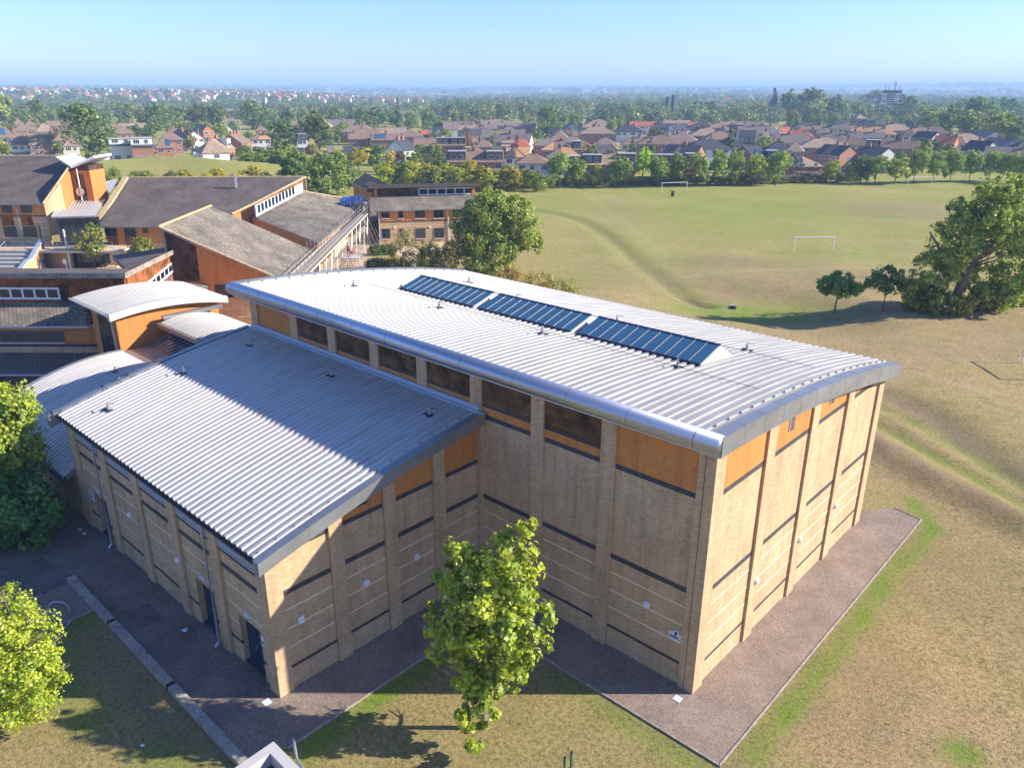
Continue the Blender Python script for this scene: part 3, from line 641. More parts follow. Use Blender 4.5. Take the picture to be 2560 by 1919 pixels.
def b2z(y): return 8.15-.024*(y-.2)**2
w2 = thing('orange_wing', 'orange brick wing under a pale curved ribbed roof', 'building', (-50, 1, 0), own=True)
arcprism(MB(), -50.6, -46.0, np.linspace(-3.0, 4.8, 10), lambda y: 0, lambda y: b2z(y)-.45).build('wall', ORANGE, w2)
ribs('roof', ROOFM, w2, -52.75, -45.75, -3.55, 5.25, b2z, ny=18)
arcprism(MB(), -52.6, -45.8, np.linspace(-3.3, 5.1, 12), lambda y: b2z(y)-.40, lambda y: b2z(y)-.02).build('roof_deck', FASC, w2)
arcprism(MB(), -45.8, -45.4, np.linspace(-3.6, 5.4, 14), lambda y: b2z(y)-.45, lambda y: b2z(y)+.08).build('verge_fascia', WHITEM, w2)
MB().box(-52.8, -45.5, -3.72, -3.56, b2z(-3.6)-.12, b2z(-3.6)+.02).build('gutter', WHITEM, w2)
MB().box(-49.4, -46.9, -3.03, -2.9, 5.9, 7.1).build('timber_panel', TIMBER, w2)
window(w2, (-49.4, -3.01, 3.9), (1, 0, 0), (0, -1, 0), 2.5, 2.0, 3, 1, transom=.7)
MB().tube([(-46.4, -3.2, 7.4), (-46.4, -3.12, 3.0)], .06, 8).build('downpipe', WHITEM, w2)
def b3z(y): t = y+.15; return 6.6+.3*t-.08*t*t
w3 = thing('link_roof_building', 'small link building with a white ribbed roof between the orange wing and the hall', 'building', (-39, 2, 0), own=True)
arcprism(MB(), -45.35, -32.7, np.linspace(.35, 4.3, 6), lambda y: 0, lambda y: b3z(y)-.3).build('wall', ORANGE, w3)
ribs('roof', ROOFM, w3, -45.35, -32.65, -.2, 4.7, b3z, ny=12)
arcprism(MB(), -45.3, -32.7, np.linspace(-.1, 4.6, 8), lambda y: b3z(y)-.3, lambda y: b3z(y)-.02).build('roof_deck', FASC, w3)
MB().box(-45.38, -32.7, -.38, -.2, 6.28, 6.6).build('gutter', mat('brown_gutter', (.35, .22, .16), .5), w3)
MB().box(-45.38, -45.0, .0, 4.7, 6.85, 7.1).build('flashing', FASC, w3)

# --- hexagonal front wing with timber clerestory
w4 = thing('timber_clerestory_wing', 'low wing with tiled skirt roofs and a cedar clerestory at the left edge', 'building', tuple(RF(-42, 62)), own=True)
A, B_ = RF(-50, 61.3, 8.75), RF(-31.4, 61.3, 8.9)
wall(w4, A, B_, 0, CEDAR, 'clerestory_wall')
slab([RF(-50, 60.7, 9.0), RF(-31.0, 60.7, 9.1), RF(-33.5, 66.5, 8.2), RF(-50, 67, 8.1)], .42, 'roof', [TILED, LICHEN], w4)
p4 = Plane(RF(-50, 61.28), RF(-31, 61.28))
c4w = winpx(w4, p4, kB, -160, 290, 770, 440, fr=FRAMEW, cols=6, fw_=.16)
MB().prism([p4.hit(*kB(740, 262)), p4.hit(*kB(845, 262)), p4.hit(*kB(870, 465)), p4.hit(*kB(765, 465))], p4.n*.04).build('dark_timber_panel', DKTIM, w4)
slab([p4.hit(*kB(-300, 490)), p4.hit(*kB(895, 480)), RF(-33.55, 58.5, 5.35), RF(-50, 58.5, 5.2)], .16, 'roof', [TILEM, WHITEM], w4)
e1 = RF(-33.55, 58.5, 5.35); e2 = at(*kB(1190, 750), 5.4)
slab([p4.hit(*kB(895, 480)), at(*kB(1060, 545), 6.6), e2, e1], .16, 'roof', [TILED, WHITEM], w4)
f1 = RF(-33.9, 59.1, 5.2); f0 = RF(-50, 59.1, 5.2); f2 = at(*kB(1195, 790), 5.1)
p5 = Plane(f0, f1)
wall(w4, f0, f1, 3.7, ORANGE); wall(w4, f1, f2, 3.6, ORANGE)
wall(w4, Vector((f0.x, f0.y, 3.72)), Vector((f1.x, f1.y, 3.72)), 0, BUFF); wall(w4, Vector((f1.x, f1.y, 3.62)), Vector((f2.x, f2.y, 3.62)), 0, BUFF)
for k_, (xa, xb) in enumerate(((-150, 225), (240, 535), (550, 815))): winpx(w4, p5, kB, xa, 842, xb, 978, off=.04, fr=FRAMEG, cols=2, fw_=.14, sill=STONE)
def offs(p, d): return p+d
nb = p5.n*.03
for (pa, pb, pln) in ((f0, f1, p5), (f1, f2, Plane(f1, f2))):
    a = Vector((pa.x, pa.y, 3.45)); d = Vector((pb.x-pa.x, pb.y-pa.y, 0)); MB().obox(a, d, pln.n*.03, (0, 0, .24)).build('brick_band', DARKBR, w4)
slab([RF(-50, 59.0, 2.95), RF(-34.2, 59.0, 2.95), RF(-35.2, 56.2, 2.15), RF(-50, 56.2, 2.1)], .14, 'roof', [TILED, WHITEM], w4)
slab([RF(-34.2, 59.0, 2.95), at(*kB(1200, 985), 3.4), at(*kB(1400, 1090), 2.9), RF(-32.0, 56.5, 2.0), RF(-35.2, 56.2, 2.15)], .14, 'roof', [TILED, WHITEM], w4)
a_, b2_ = RF(-50, 57, 2.0), RF(-35.6, 57, 2.0); wall(w4, a_, b2_, 0, ORANGE); p6 = Plane(a_, b2_)
for xa, xb in ((-140, 100), (120, 250), (270, 480)): winpx(w4, p6, kB, xa, 1400, xb, 1510, off=.04, cols=2)
# clerestory running back
w5 = thing('tiled_roof_wing', 'wing with a white framed clerestory strip above a pale tiled roof', 'building', tuple(RF(-34, 69)), own=True)
cl, cr = RF(-31.3, 61.6, 8.95), RF(-33.9, 78.0, 7.85)
wall(w5, cl, cr, 0, CEDAR, 'clerestory_wall'); p7 = Plane(cl, cr)
slab([RF(-30.95, 60.7, 9.12), RF(-33.5, 78.6, 8.05), RF(-41, 78.6, 6.9), RF(-33.6, 66.4, 8.15)], .45, 'roof', [TILED, LICHEN], w5)
ws = p7.hit(*kC(-10, 560)); we = p7.hit(*kC(395, 340)); wb = p7.hit(*kC(400, 510))
L_ = Vector((we.x-ws.x, we.y-ws.y, 0)).length+2.2; st = Vector((we.x, we.y, wb.z))-p7.u*(L_ if p7.u.dot(we-ws) > 0 else 0)
window(w5, st+p7.n*.03, p7.u, p7.n, L_, .95, 7, 1, fr=FRAMEW, fw_=.18, name='clerestory_window')
slab([p7.hit(*kC(-80, 830)), p7.hit(*kC(428, 565)), at(*kC(975, 775), 4.75), at(*kC(860, 885), 4.5), at(*kC(0, 960), 4.6)], .18, 'roof', [TILEM, FASC], w5)
wa, wb_ = at(*kC(960, 800), 4.6), at(*kC(870, 885), 4.35); wall(w5, wa, wb_, 0, ORANGE)
wall(w5, at(*kC(870, 885), 4.35), at(*kC(100, 955), 4.4), 0, ORANGE)

# --- big mono-pitch classroom block
def tilewing(name, lab, A, B, C, D, zb=0.0):
    t = thing(name, lab, 'building', ((A.x+C.x)/2, (A.y+C.y)/2, 0), own=True)
    slab([A, B, C, D], .22, 'roof', [TILEM, FASC], t)
    d1_, d2_ = (D-A).normalized(), (B-A).normalized(); dn = Vector((0, 0, -.24))
    a, b_, c, d = A+d1_*.35+d2_*.35+dn, B+d1_*.35-d2_*.35+dn, C-d1_*.5-d2_*.35+dn, D-d1_*.5+d2_*.35+dn
    return t, a, b_, c, d
A, B_, C_, D_ = at(*cT(1020, 945), 10.5), at(*cT(1355, 810), 10.5), at(*cT(2030, 1105), 5), at(*cT(1845, 1300), 5)
w6, a, b_, c, d = tilewing('classroom_block', 'big block with a steep mossy tiled roof, orange wall and timber end', A, B_, C_, D_)
p8 = Plane(a, d)
zsp = p8.hit(*kC(1400, 1035)).z
wall(w6, a, d, zsp, ORANGE); wall(w6, Vector((a.x, a.y, zsp)), Vector((d.x, d.y, zsp)), 0, BUFF)
for z in (zsp-.9, zsp-1.8): MB().obox(Vector((a.x, a.y, z)), Vector((d.x-a.x, d.y-a.y, 0)), p8.n*.02, (0, 0, .06)).build('stone_course', STONE, w6)
wall(w6, a, b_, 0, BUFF); wall(w6, b_, c, 0, BUFF); wall(w6, d, c, 0, BUFF)
tq = [a-p8.n*-.04, p8.hit(*kC(757, 108))+p8.n*.04, p8.hit(*kC(835, 705))+p8.n*.04, Vector((a.x, a.y, p8.hit(*kC(835, 705)).z))+p8.n*.04]
MB().prism(tq, p8.n*-.02).build('timber_panel', DKTIM, w6)
winpx(w6, p8, kC, 1105, 768, 1405, 1000, cols=2, transom=.72, sill=STONE); winpx(w6, p8, kC, 1745, 758, 2040, 985, cols=2, transom=.72, sill=STONE)
MB().tube([A+Vector((0, 0, .03)), B_+Vector((0, 0, .03))], .14, 6).build('ridge_tiles', RIDGE, w6)
MB().tube([A+Vector((0, 0, .03)), D_+Vector((0, 0, .03))], .10, 6).build('verge_tiles', RIDGE, w6)

# --- block with strip clerestory, next to the scaffold
w7 = thing('scaffolded_block', 'block with a streaked mossy tiled roof edged by the scaffold', 'building', tuple(RF(-30, 112)), own=True)
T1, T2, E2, E1 = at(*cT(1612, 872), 5.75), at(*cT(1950, 715), 8.0), at(*kD(1250, 430), 5.0), at(*cT(2045, 1045), 4.7)
M1 = lerp(T1, T2, .5); M2 = lerp(E1, E2, .5)
mb = MB(); NG = 8
for i in range(NG):
    for j in range(NG):
        q = [lerp(lerp(T1, T2, a/NG), lerp(E1, E2, a/NG), c/NG) for a, c in ((i, j), (i, j+1), (i+1, j+1), (i+1, j))]
        mb.poly(q[::-1] if (q[1]-q[0]).cross(q[2]-q[0]).z < 0 else q)
for a, c in ((T1, E1), (E1, E2), (E2, T2)): mb.poly([a, c, c-Vector((0, 0, .22)), a-Vector((0, 0, .22))], 1)
mb.build('roof', [TILEM, FASC], w7)
dn = Vector((0, 0, -.24))
wall(w7, lerp(T1, E1, .02)+dn, lerp(T1, E1, .97)+dn+VX*.3, 0, ORANGE); wall(w7, lerp(E1, T1, .06)+dn, lerp(E2, T2, .06)+dn, 0, BUFF); wall(w7, lerp(T2, E2, .06)+dn-VX*.3, lerp(E2, T2, .06)+dn-VX*.3, 0, BUFF)
MB().tube([T2, E2], .12, 6).build('verge_tiles', RIDGE, w7)
# --- long main block
w8 = thing('main_teaching_block', 'long main school block with a dark brown tiled roof and a flue', 'building', tuple(RF(-46, 113)), own=True)
eL, rL, rR = at(*kA(1237, 985), 5.35), at(*kA(1572, 372), 10.1), at(*cT(1963, 622), 10.1)
rn_ = (rL-eL).cross(rR-eL).normalized()
def onroof(px, py):
    d = ray(px, py); return CAM+d*((eL-CAM).dot(rn_)/d.dot(rn_))
g1, g2 = onroof(*cT(1657, 782)), onroof(*cT(1490, 862)); eR = eL+(rR-rL).normalized()*((g2-eL).dot((rR-rL).normalized())-3.2)
zf = lambda p: p
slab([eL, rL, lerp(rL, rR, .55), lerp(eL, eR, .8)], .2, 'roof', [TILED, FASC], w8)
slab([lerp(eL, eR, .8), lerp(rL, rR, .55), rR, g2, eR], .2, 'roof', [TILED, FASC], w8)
MB().tube([rL, rR], .16, 6).build('ridge_tiles', RIDGE, w8); MB().tube([rR, g1, g2], .16, 6).build('verge_tiles', RIDGE, w8)
wl0, wr0 = eL+VX*.6+UX*.4, eR+VX*.5; wl0.z = wr0.z = 5.1
p9 = Plane(wl0, wr0)
wall(w8, Vector((wl0.x, wl0.y, 2.9)), Vector((wr0.x, wr0.y, 2.9)), 0, BUFF); wall(w8, wl0, wr0, 2.9, ORANGE)
wall(w8, wr0, g2+dn, 0, ORANGE); wall(w8, g2+dn, g1+dn, 0, ORANGE)
s0, s1 = at(*cT(1650, 880), 5.75), at(*cT(1950, 718), 8.0)
gd = (s1-s0); pc = Plane(s0, s1); topA, topB = g1+dn, rR+dn
MB().prism([s0, s1, Vector((s1.x, s1.y, rR.z-.3)), Vector((s0.x, s0.y, g1.z-.1))], -pc.n*.25).build('clerestory_wall', PALE, w8)
MB().prism([lerp(s0, s1, 0)+Vector((0, 0, 1.75))+pc.n*.03, s1+Vector((0, 0, 1.45))+pc.n*.03, Vector((s1.x, s1.y, rR.z-.25))+pc.n*.03, Vector((s0.x, s0.y, g1.z+.1))+pc.n*.03], pc.n*.1).build('fascia_board', CEDAR, w8)
for i in range(11):
    t0 = .035+i*.072; p = lerp(s0, s1, t0); q = lerp(s0, s1, t0+.046)
    z_ = .38; h_ = 1.15
    fr_ = MB().prism([p+Vector((0, 0, z_)), q+Vector((0, 0, z_)), q+Vector((0, 0, z_+h_)), p+Vector((0, 0, z_+h_))], pc.n*.05).build('clerestory_window', FRAMEG, w8)
    p, q = lerp(p, q, .1), lerp(p, q, .9)
    MB().prism([p+Vector((0, 0, z_+.06)), q+Vector((0, 0, z_+.06)), q+Vector((0, 0, z_+h_-.06)), p+Vector((0, 0, z_+h_-.06))], pc.n*.065).build('pane', GLASS, fr_)
wall(w8, rL+VX*.1+dn, rR+VX*.1+dn, 0, BUFF)
for x0, x1, y0, y1, cc in ((1330, 1480, 1005, 1110, 2), (1575, 1720, 1000, 1108, 2), (1800, 1862, 1005, 1070, 1)): winpx(w8, p9, kA, x0, y0, x1, y1, cols=cc)
for x0, x1, y0, y1 in ((1350, 1495, 1112, 1240), (1595, 1745, 1112, 1255)):
    bl, br, tl = p9.hit(*kA(x0, y1)), p9.hit(*kA(x1, y1)), p9.hit(*kA(x0, y0)); MB().obox(bl, br-bl, p9.n*.05, (0, 0, tl.z-bl.z-.03)).build('timber_panel', CEDAR, w8)
winpx(w8, p9, kA, 1620, 1262, 1770, 1390, cols=2, rows=2); winpx(w8, p9, kA, 1845, 1290, 1905, 1400, cols=1)
bulk = p9.hit(*kA(1860, 1238)); bulkhead(bulk.x, bulk.y, bulk.z, tuple(p9.n), 'round white wall lamp on the courtyard wall behind the small trees', 'round white wall lamps on the school walls')
# coping brick parapet between the entrance roof and the main roof
pa, pb = at(*kA(1190, 900), 5.9), at(*kA(1548, 355), 10.5)
MB().obox(pa, pb-pa, UX*.75, (0, 0, -.35)).build('parapet', RIDGE, w8)
fl = thing('flue_cowl', 'small twin metal flue standing on the dark tiled ridge of the main block', 'flue', tuple(at(*cT(1512, 682), 9.2)))
for dx in (0, .35): MB().tube([(dx, 0, -.2), (dx, 0, 1.3 if dx else 1.9)], .11, 8).build('pipe', GALV, fl); MB().tube([(dx, 0, 1.3 if dx else 1.9), (dx, 0, (1.45 if dx else 2.05))], .17, 8).build('cap', GALV, fl)

# --- upper left block, entrance and clock tower
w10 = thing('upper_teaching_block', 'two-storey school block with a brown tiled roof at the left edge, above the terrace steps', 'building', tuple(RF(-72, 112)), own=True)
e0, e1 = RF(-88, 105.0, 8.45), at(*kA(540, 697), 8.45)
k1 = at(*kA(752, 400), 11.2); k2 = at(*kA(958, 100), 13.4); k3 = RF(-92, k2.dot(VX)-C0.dot(VX), 13.3)
slab([e0, e1, k1, k2, k3], .22, 'roof', [TILED, FASC], w10)
MB().tube([e1, k1, k2], .14, 6).build('verge_tiles', RIDGE, w10); MB().tube([k2, k3], .16, 6).build('ridge_tiles', RIDGE, w10)
f0, f1 = RF(-88, 105.6, 8.2), e1+VX*.6-UX*.25; f1.z = 8.2; pt = Plane(f0, f1)
zb_ = pt.hit(*kA(500, 845)).z
wall(w10, f0, f1, zb_, ORANGE); wall(w10, Vector((f0.x, f0.y, zb_-.2)), Vector((f1.x, f1.y, zb_-.2)), 0, BUFF); wall(w10, Vector((f0.x, f0.y, zb_)), Vector((f1.x, f1.y, zb_)), zb_-.2, DARKBR, 'brick_band')
sd1 = k1+dn*1.5; wall(w10, f1, sd1, 4, BUFF, 'side_wall'); wall(w10, sd1, k2+dn*1.5, 5, ORANGE, 'side_wall')
for x0, x1 in ((-215, -95), (28, 165), (272, 412)):
    winpx(w10, pt, kA, x0, 715, x1, 815, cols=2, sill=None)
    bl, br, tl = pt.hit(*kA(x0+12, 975)), pt.hit(*kA(x1+22, 975)), pt.hit(*kA(x0+12, 838)); MB().obox(bl, br-bl, pt.n*.05, (0, 0, tl.z-bl.z)).build('timber_panel', CEDAR, w10)
    winpx(w10, pt, kA, x0+40, 985, x1+65, 1120, cols=2, rows=2, sill=STONE)
for z in (zb_-.9, zb_-1.7, zb_-2.5, zb_-3.3): MB().obox(Vector((f1.x, f1.y, z))-pt.u*2.3, pt.u*2.25, pt.n*.02, (0, 0, .06)).build('stone_course', STONE, w10)
MB().tube([pt.hit(*kA(165, 712))+pt.n*.1, pt.hit(*kA(215, 760))+pt.n*.1, pt.hit(*kA(305, 1215))+pt.n*.1], .06, 6).build('downpipe', PALE, w10)
ent = thing('entrance_hall', 'glazed entrance under a standing seam metal roof below the clock tower', 'building', tuple(RF(-59, 106)), own=True)
r0, r1_, r2_, r3_ = at(*kA(645, 866), 7.0), at(*kA(1192, 852), 7.0), at(*kA(1480, 392), 8.35), at(*kA(860, 500), 8.35)
slab([r0, r1_, r2_, r3_], .22, 'roof', [ROOFB, FASC], ent)
for i in range(15): MB().tube([lerp(r0, r1_, i/14)+Vector((0, 0, .03)), lerp(r3_, r2_, i/14)+Vector((0, 0, .03))], .035, 4).build('roof_seam', WHITEM, ent)
ga, gb = r0+VX*.5+UX*.3, r1_+VX*.5; ga.z = gb.z = 6.75; pe = Plane(ga, gb)
window(ent, Vector((ga.x, ga.y, 3.05))+pe.n*.0, pe.u, pe.n, (gb-ga).length, 3.6, 6, 4, fr=FRAMEG, fw_=.08, name='glazed_wall')
wall(ent, ga+VX*.3, gb+VX*.3, 0, DARKM, 'inner_wall')
window(ent, Vector((ga.x, ga.y, .02))+pe.u*1.6, pe.u, pe.n, (gb-ga).length-2, 2.7, 4, 2, fr=NAVY, fw_=.12, name='glazed_doors')
MB().obox(Vector((ga.x, ga.y, 0))-UX*2.2, UX*3.4, VX*-.4, (0, 0, 2.75)).build('wall', BUFF, ent)
ter = thing('terrace', 'raised concrete terrace with a steel balustrade in front of the glazed entrance', 'terrace', tuple(RF(-62, 102)), own=True)
slab([RF(-88, 101.6, 3), RF(-51.5, 100.6, 3), RF(-51.5, 104.8, 3), RF(-88, 105.6, 3)], .28, 'deck', [PAVE, CONC], ter)
MB().obox(RF(-88, 103.5, 0), UX*21.5, VX*2, (0, 0, 2.7)).build('retaining_wall', BUFF, ter)
rl = [RF(-65.6+i*1.45, 101.2+.0*i, 3) for i in range(10)]
for p in rl: MB().tube([p, p+Vector((0, 0, 1.1))], .03, 5).build('post', GALV, ter)
for h in (.45, .78, 1.1): MB().tube([rl[0]+Vector((0, 0, h)), rl[-1]+Vector((0, 0, h))], .028, 5).build('rail', GALV, ter)
rl = [RF(-88+i*1.9, 102, 3) for i in range(11)]
for p in rl: MB().tube([p, p+Vector((0, 0, 1.0))], .03, 5).build('post', GALV, ter)
MB().tube([rl[0]+Vector((0, 0, 1.)), rl[-1]+Vector((0, 0, 1.))], .028, 5).build('rail', GALV, ter)
cpt = thing('mast_column', 'tall slim pale steel column standing in the courtyard', 'column', tuple(at(*kA(900, 1555), 0))); MB().tube([(0, 0, 0), (-.3, .1, 5.6)], .11, 8).build('shaft', PALE, cpt); MB().tube([(0, 0, 0), (0, 0, .15)], .3, 8).build('foot', CONC, cpt)
cpt = thing('steel_column', 'dark steel column at the right end of the terrace steps', 'column', tuple(at(*kA(608, 1550), 0))); MB().tube([(0, 0, 0), (-.2, .1, 6.0)], .12, 8).build('shaft', DARKM, cpt); MB().tube([(0, 0, 0), (0, 0, .1)], .22, 8).build('foot', CONC, cpt)
# steps
stp = thing('terrace_steps', 'broad flight of concrete amphitheatre steps at the left edge of the courtyard', 'steps', tuple(RF(-74, 97)), own=True)
for i in range(9):
    f = 93.2+i*.95; MB().obox(RF(-88, f, 0), UX*25.2, VX*.95, (0, 0, .33*(i+1))).build('step', CONC, stp); MB().obox(RF(-88, f-.02, .33*(i+1)), UX*25.2, VX*.14, (0, 0, .012)).build('nosing', WHITEM, stp)
for r in (-74, -67):
    pts = [RF(r, 93, 1.0), RF(r, 101.8, 4.0)]; MB().tube([RF(r, 93, 0), pts[0], pts[1], RF(r, 101.8, 3)], .035, 5).build('handrail', GALV, stp)
    MB().tube([RF(r, 97.4, 1.3), RF(r, 97.4, 2.5)], .03, 5).build('post', GALV, stp)
fw2 = thing('flank_wall', 'buff brick flank wall with a sloping blue-grey coping beside the steps', 'wall', tuple(RF(-66, 98)), own=True)
q0, q1, q2, q3 = RF(-61.9, 94.0, .8), RF(-62.0, 97.6, 2.2), RF(-62.05, 98.8, 2.35), RF(-62.4, 102.4, 4.0)
for a, b_ in ((q0, q1), (q1, q2), (q2, q3)):
    MB().prism([a, b_, Vector((b_.x, b_.y, 0)), Vector((a.x, a.y, 0))], UX*-.3).build('wall', BUFF, fw2); MB().obox(a-UX*.45, b_-a, UX*.6, (0, 0, .14)).build('coping', LEAD, fw2)
pp = Plane(q0, q3)
for x0, x1, y0, y1 in ((438, 470, 1428, 1500), (490, 522, 1412, 1485), (535, 562, 1398, 1468)):
    bl, br, tl = pp.hit(*kA(x0, y1)), pp.hit(*kA(x1, y1)), pp.hit(*kA(x0, y0)); MB().obox(bl+UX*.02, Vector((br.x-bl.x, br.y-bl.y, 0)), UX*.04, (0, 0, tl.z-bl.z)).build('blue_poster', mat('poster_blue', (.02, .10, .42), .5), fw2)
bin_ = thing('litter_bin', 'white litter bin on a post in the courtyard', 'bin', tuple(at(*kA(850, 1560), 0)))
MB().tube([(0, 0, 0), (0, 0, 1.2)], .07, 6).build('post', FRAMEW, bin_); MB().tube([(-.25, 0, 1.1), (-.25, 0, 1.75)], .28, 10).build('drum', FRAMEW, bin_)
bn = thing('bench', 'long timber bench in the courtyard by the small trees', 'bench', tuple(at(*kA(1390, 1500), 0)), rz=math.atan2(.676, .737))
MB().box(-1.2, 1.2, -.22, .22, .4, .48).build('seat', CEDAR, bn)
for x in (-.9, .9): MB().box(x-.06, x+.06, -.2, .2, 0, .4).build('leg', CONC, bn)
# clock tower
tw = thing('clock_tower', 'orange brick clock tower with a folded metal butterfly roof and a round white clock', 'clock tower', tuple(RF(-64, 117)), own=True)
t0, t1 = RF(-64.7, 115.8, 6.5), RF(-61.35, 115.4, 6.5); tu = (t1-t0).normalized(); tv = Vector((-tu.y, tu.x, 0)); W_ = (t1-t0).length
ptw = Plane(t0, t1); zt = ptw.hit(*kA(865, 280)).z
MB().obox(t0, tu*W_, tv*3.4, (0, 0, zt-6.5)).build('shaft', ORANGE, tw)
MB().obox(t0+tu*(W_*.27)-tv*.03+Vector((0, 0, .9)), tu*W_*.42, tv*.1, (0, 0, zt-7.9)).build('slot_window', GLASS, tw)
MB().obox(t0-tv*.05, tu*W_, tv*.1, (0, 0, .45)).build('plinth', FASC, tw)
MB().obox(t0-tv*.02+Vector((0, 0, zt-6.5)), tu*W_, tv*3.4, (0, 0, .7)).build('timber_head', DKTIM, tw)
pc0 = t0+tu*W_*.47-tv*.25; MB().tube([pc0+Vector((0, 0, .3)), pc0+Vector((0, 0, zt-6.2))], .09, 8).build('mast', FRAMEW, tw)
kc = ptw.hit(*kA(1032, 547))-tv*.4; ck = MB().tube([kc, kc-tv*.18], .64, 28).build('clock_rim', FASC, tw)
MB().tube([kc-tv*.181, kc-tv*.22], .53, 28).build('clock_face', FRAMEW, ck)
mb = MB(); mb.obox(kc-tv*.26-tu*.04+Vector((0, 0, -.1)), tu*.08, tv*.03, (0, 0, .5)); mb.obox(kc-tv*.26-tu*.04+Vector((0, 0, -.4)), tu*.06, tv*.03, (0, 0, .4)); mb.build('clock_hands', DARKM, ck)
z0_ = zt+.75
kf = t0+tu*W_*.42-tv*1.2; kb = kf+tv*5.6
Lf, Lb = t0-tu*1.3-tv*.3, t0-tu*1.3+tv*3.9; Rf, Rb = t1+tu*1.3-tv*.3, t1+tu*1.3+tv*3.9
def zz(p, z): p = Vector(p); p.z = z; return p
slab([zz(Lf, z0_+1.15), zz(kf, z0_-.05), zz(kb, z0_+.1), zz(Lb, z0_+1.2)], .32, 'roof_wing', [PALE, FASC], tw)
slab([zz(kf, z0_-.05), zz(Rf, z0_+1.35), zz(Rb, z0_+1.4), zz(kb, z0_+.1)], .32, 'roof_wing', [PALE, FRAMEW], tw)

# --- far classroom block
L0 = RF(-20.8, 121.9); uu = (UX*10.5+VX*2.3).normalized(); vv = Vector((-uu.y, uu.x, 0))
b11 = thing('rear_classroom_block', 'two-storey buff and orange brick school block with a clerestory, behind the large tree', 'building', tuple(L0+uu*7), own=True)
LEN = 15.6
MB().obox(L0, uu*LEN, vv*9, (0, 0, 5.3)).build('wall', BUFF, b11)
p11 = Plane(L0, L0+uu)
MB().obox(L0+Vector((0, 0, 3.62)), uu*LEN, -vv*.02, (0, 0, 1.7)).build('orange_panel', ORANGE, b11)
MB().obox(L0+Vector((0, 0, 3.45)), uu*LEN, -vv*.03, (0, 0, .17)).build('brick_band', DARKBR, b11)
for z in (2.75, 1.9, 1.05): MB().obox(L0+Vector((0, 0, z)), uu*LEN, -vv*.025, (0, 0, .06)).build('stone_course', STONE, b11)
slab([L0-uu*1.4-vv*.6+Vector((0, 0, 5.4)), L0+uu*(LEN+.3)-vv*.6+Vector((0, 0, 5.4)), L0+uu*(LEN+.3)+vv*4.0+Vector((0, 0, 6.95)), L0-uu*1.2+vv*4.0+Vector((0, 0, 6.95))], .16, 'roof', [TILEM, FASC], b11)
MB().obox(L0-uu*.6+vv*4.1+Vector((0, 0, 5)), uu*(LEN+.5), vv*5, (0, 0, 3.3)).build('clerestory_wall', DKTIM, b11)
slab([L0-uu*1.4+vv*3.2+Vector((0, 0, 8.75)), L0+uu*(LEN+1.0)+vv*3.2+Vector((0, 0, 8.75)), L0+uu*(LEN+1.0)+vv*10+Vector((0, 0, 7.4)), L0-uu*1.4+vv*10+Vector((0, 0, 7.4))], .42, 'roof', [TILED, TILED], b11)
window(b11, L0+uu*6.6+vv*4.05+Vector((0, 0, 7.0)), uu, -vv, 9.0, 1.1, 6, 1, fr=FRAMEW, fw_=.16, name='clerestory_window')
for x in (-.5, LEN-.3): MB().obox(L0+uu*x+vv*3.95+Vector((0, 0, 6.8)), uu*.55, vv*.3, (0, 0, 1.6)).build('brick_pier', ORANGE, b11)
for x0, x1, y0, y1, cc in ((470, 575, 572, 682, 2), (683, 745, 572, 682, 1), (893, 1020, 572, 682, 2), (1128, 1252, 572, 680, 2), (1365, 1480, 575, 670, 2), (480, 585, 815, 942, 2), (700, 760, 812, 938, 1), (903, 1027, 808, 935, 2), (1135, 1258, 805, 932, 2)):
    winpx(b11, p11, kE, x0, y0, x1, y1, off=.03, cols=cc, transom=.6, sill=STONE)
for x in (440, 1308): MB().tube([p11.hit(*kE(x-8, 560))-vv*.1, p11.hit(*kE(x+14, 1010))-vv*.1], .06, 6).build('downpipe', PALE, b11)
for i, (x, y) in enumerate(((635, 797), (1075, 791))):
    p = p11.hit(*kE(x, y)); bulkhead(p.x, p.y, p.z, tuple(-vv), 'round white wall lamp on the rear block, '+('left' if i == 0 else 'right')+' of two', 'round white wall lamps on the school walls')
q = [at(*kE(105, 235), 6.2), at(*kE(265, 110), 8.2), at(*kE(545, 245), 6.9), at(*kE(405, 365), 5.0)]
b12 = thing('hipped_annexe', 'small orange brick annexe with an orange-edged tiled roof behind the rear block', 'building', ((q[0].x+q[2].x)/2, (q[0].y+q[2].y)/2, 0), own=True)
slab(q, .25, 'roof', [TILEM, RIDGE], b12); wall(b12, lerp(q[0], q[3], .1)+dn, lerp(q[3], q[0], .02)+dn, 0, ORANGE); wall(b12, lerp(q[0], q[1], .05)+dn, lerp(q[1], q[0], .05)+dn, 0, ORANGE); wall(b12, lerp(q[3], q[0], .05)+dn, lerp(q[2], q[3], .05)+dn, 0, ORANGE)
q = [at(*kD(725, 382), 6.2), at(*kD(1165, 330), 6.6), at(*kD(1255, 415), 6.0), at(*kD(910, 465), 5.75)]
bl = thing('blue_glazed_canopy', 'bright blue glazed canopy roof at the top of the scaffold', 'canopy', tuple(zz(q[2], 0)), own=True)
slab(q, .1, 'glazing', [mat('bright_blue_glazing', (.03, .13, .42), .25), WHITEM], bl)
for i in range(11): MB().tube([lerp(q[0], q[1], i/10)+Vector((0, 0, .05)), lerp(q[3], q[2], i/10)+Vector((0, 0, .05))], .035, 4).build('glazing_bar', WHITEM, bl)
for p in (q[2], q[3]): MB().tube([p, zz(p, 0)], .1, 6).build('post', FASC, bl)
q = [at(*kD(1245, 560), 3.0), at(*kD(1405, 580), 3.0), at(*kD(1385, 690), 2.6), at(*kD(1250, 665), 2.6)]
lk = thing('porch', 'low tiled porch roof between the scaffold and the rear block', 'porch', tuple(zz(q[2], 0)), own=True)
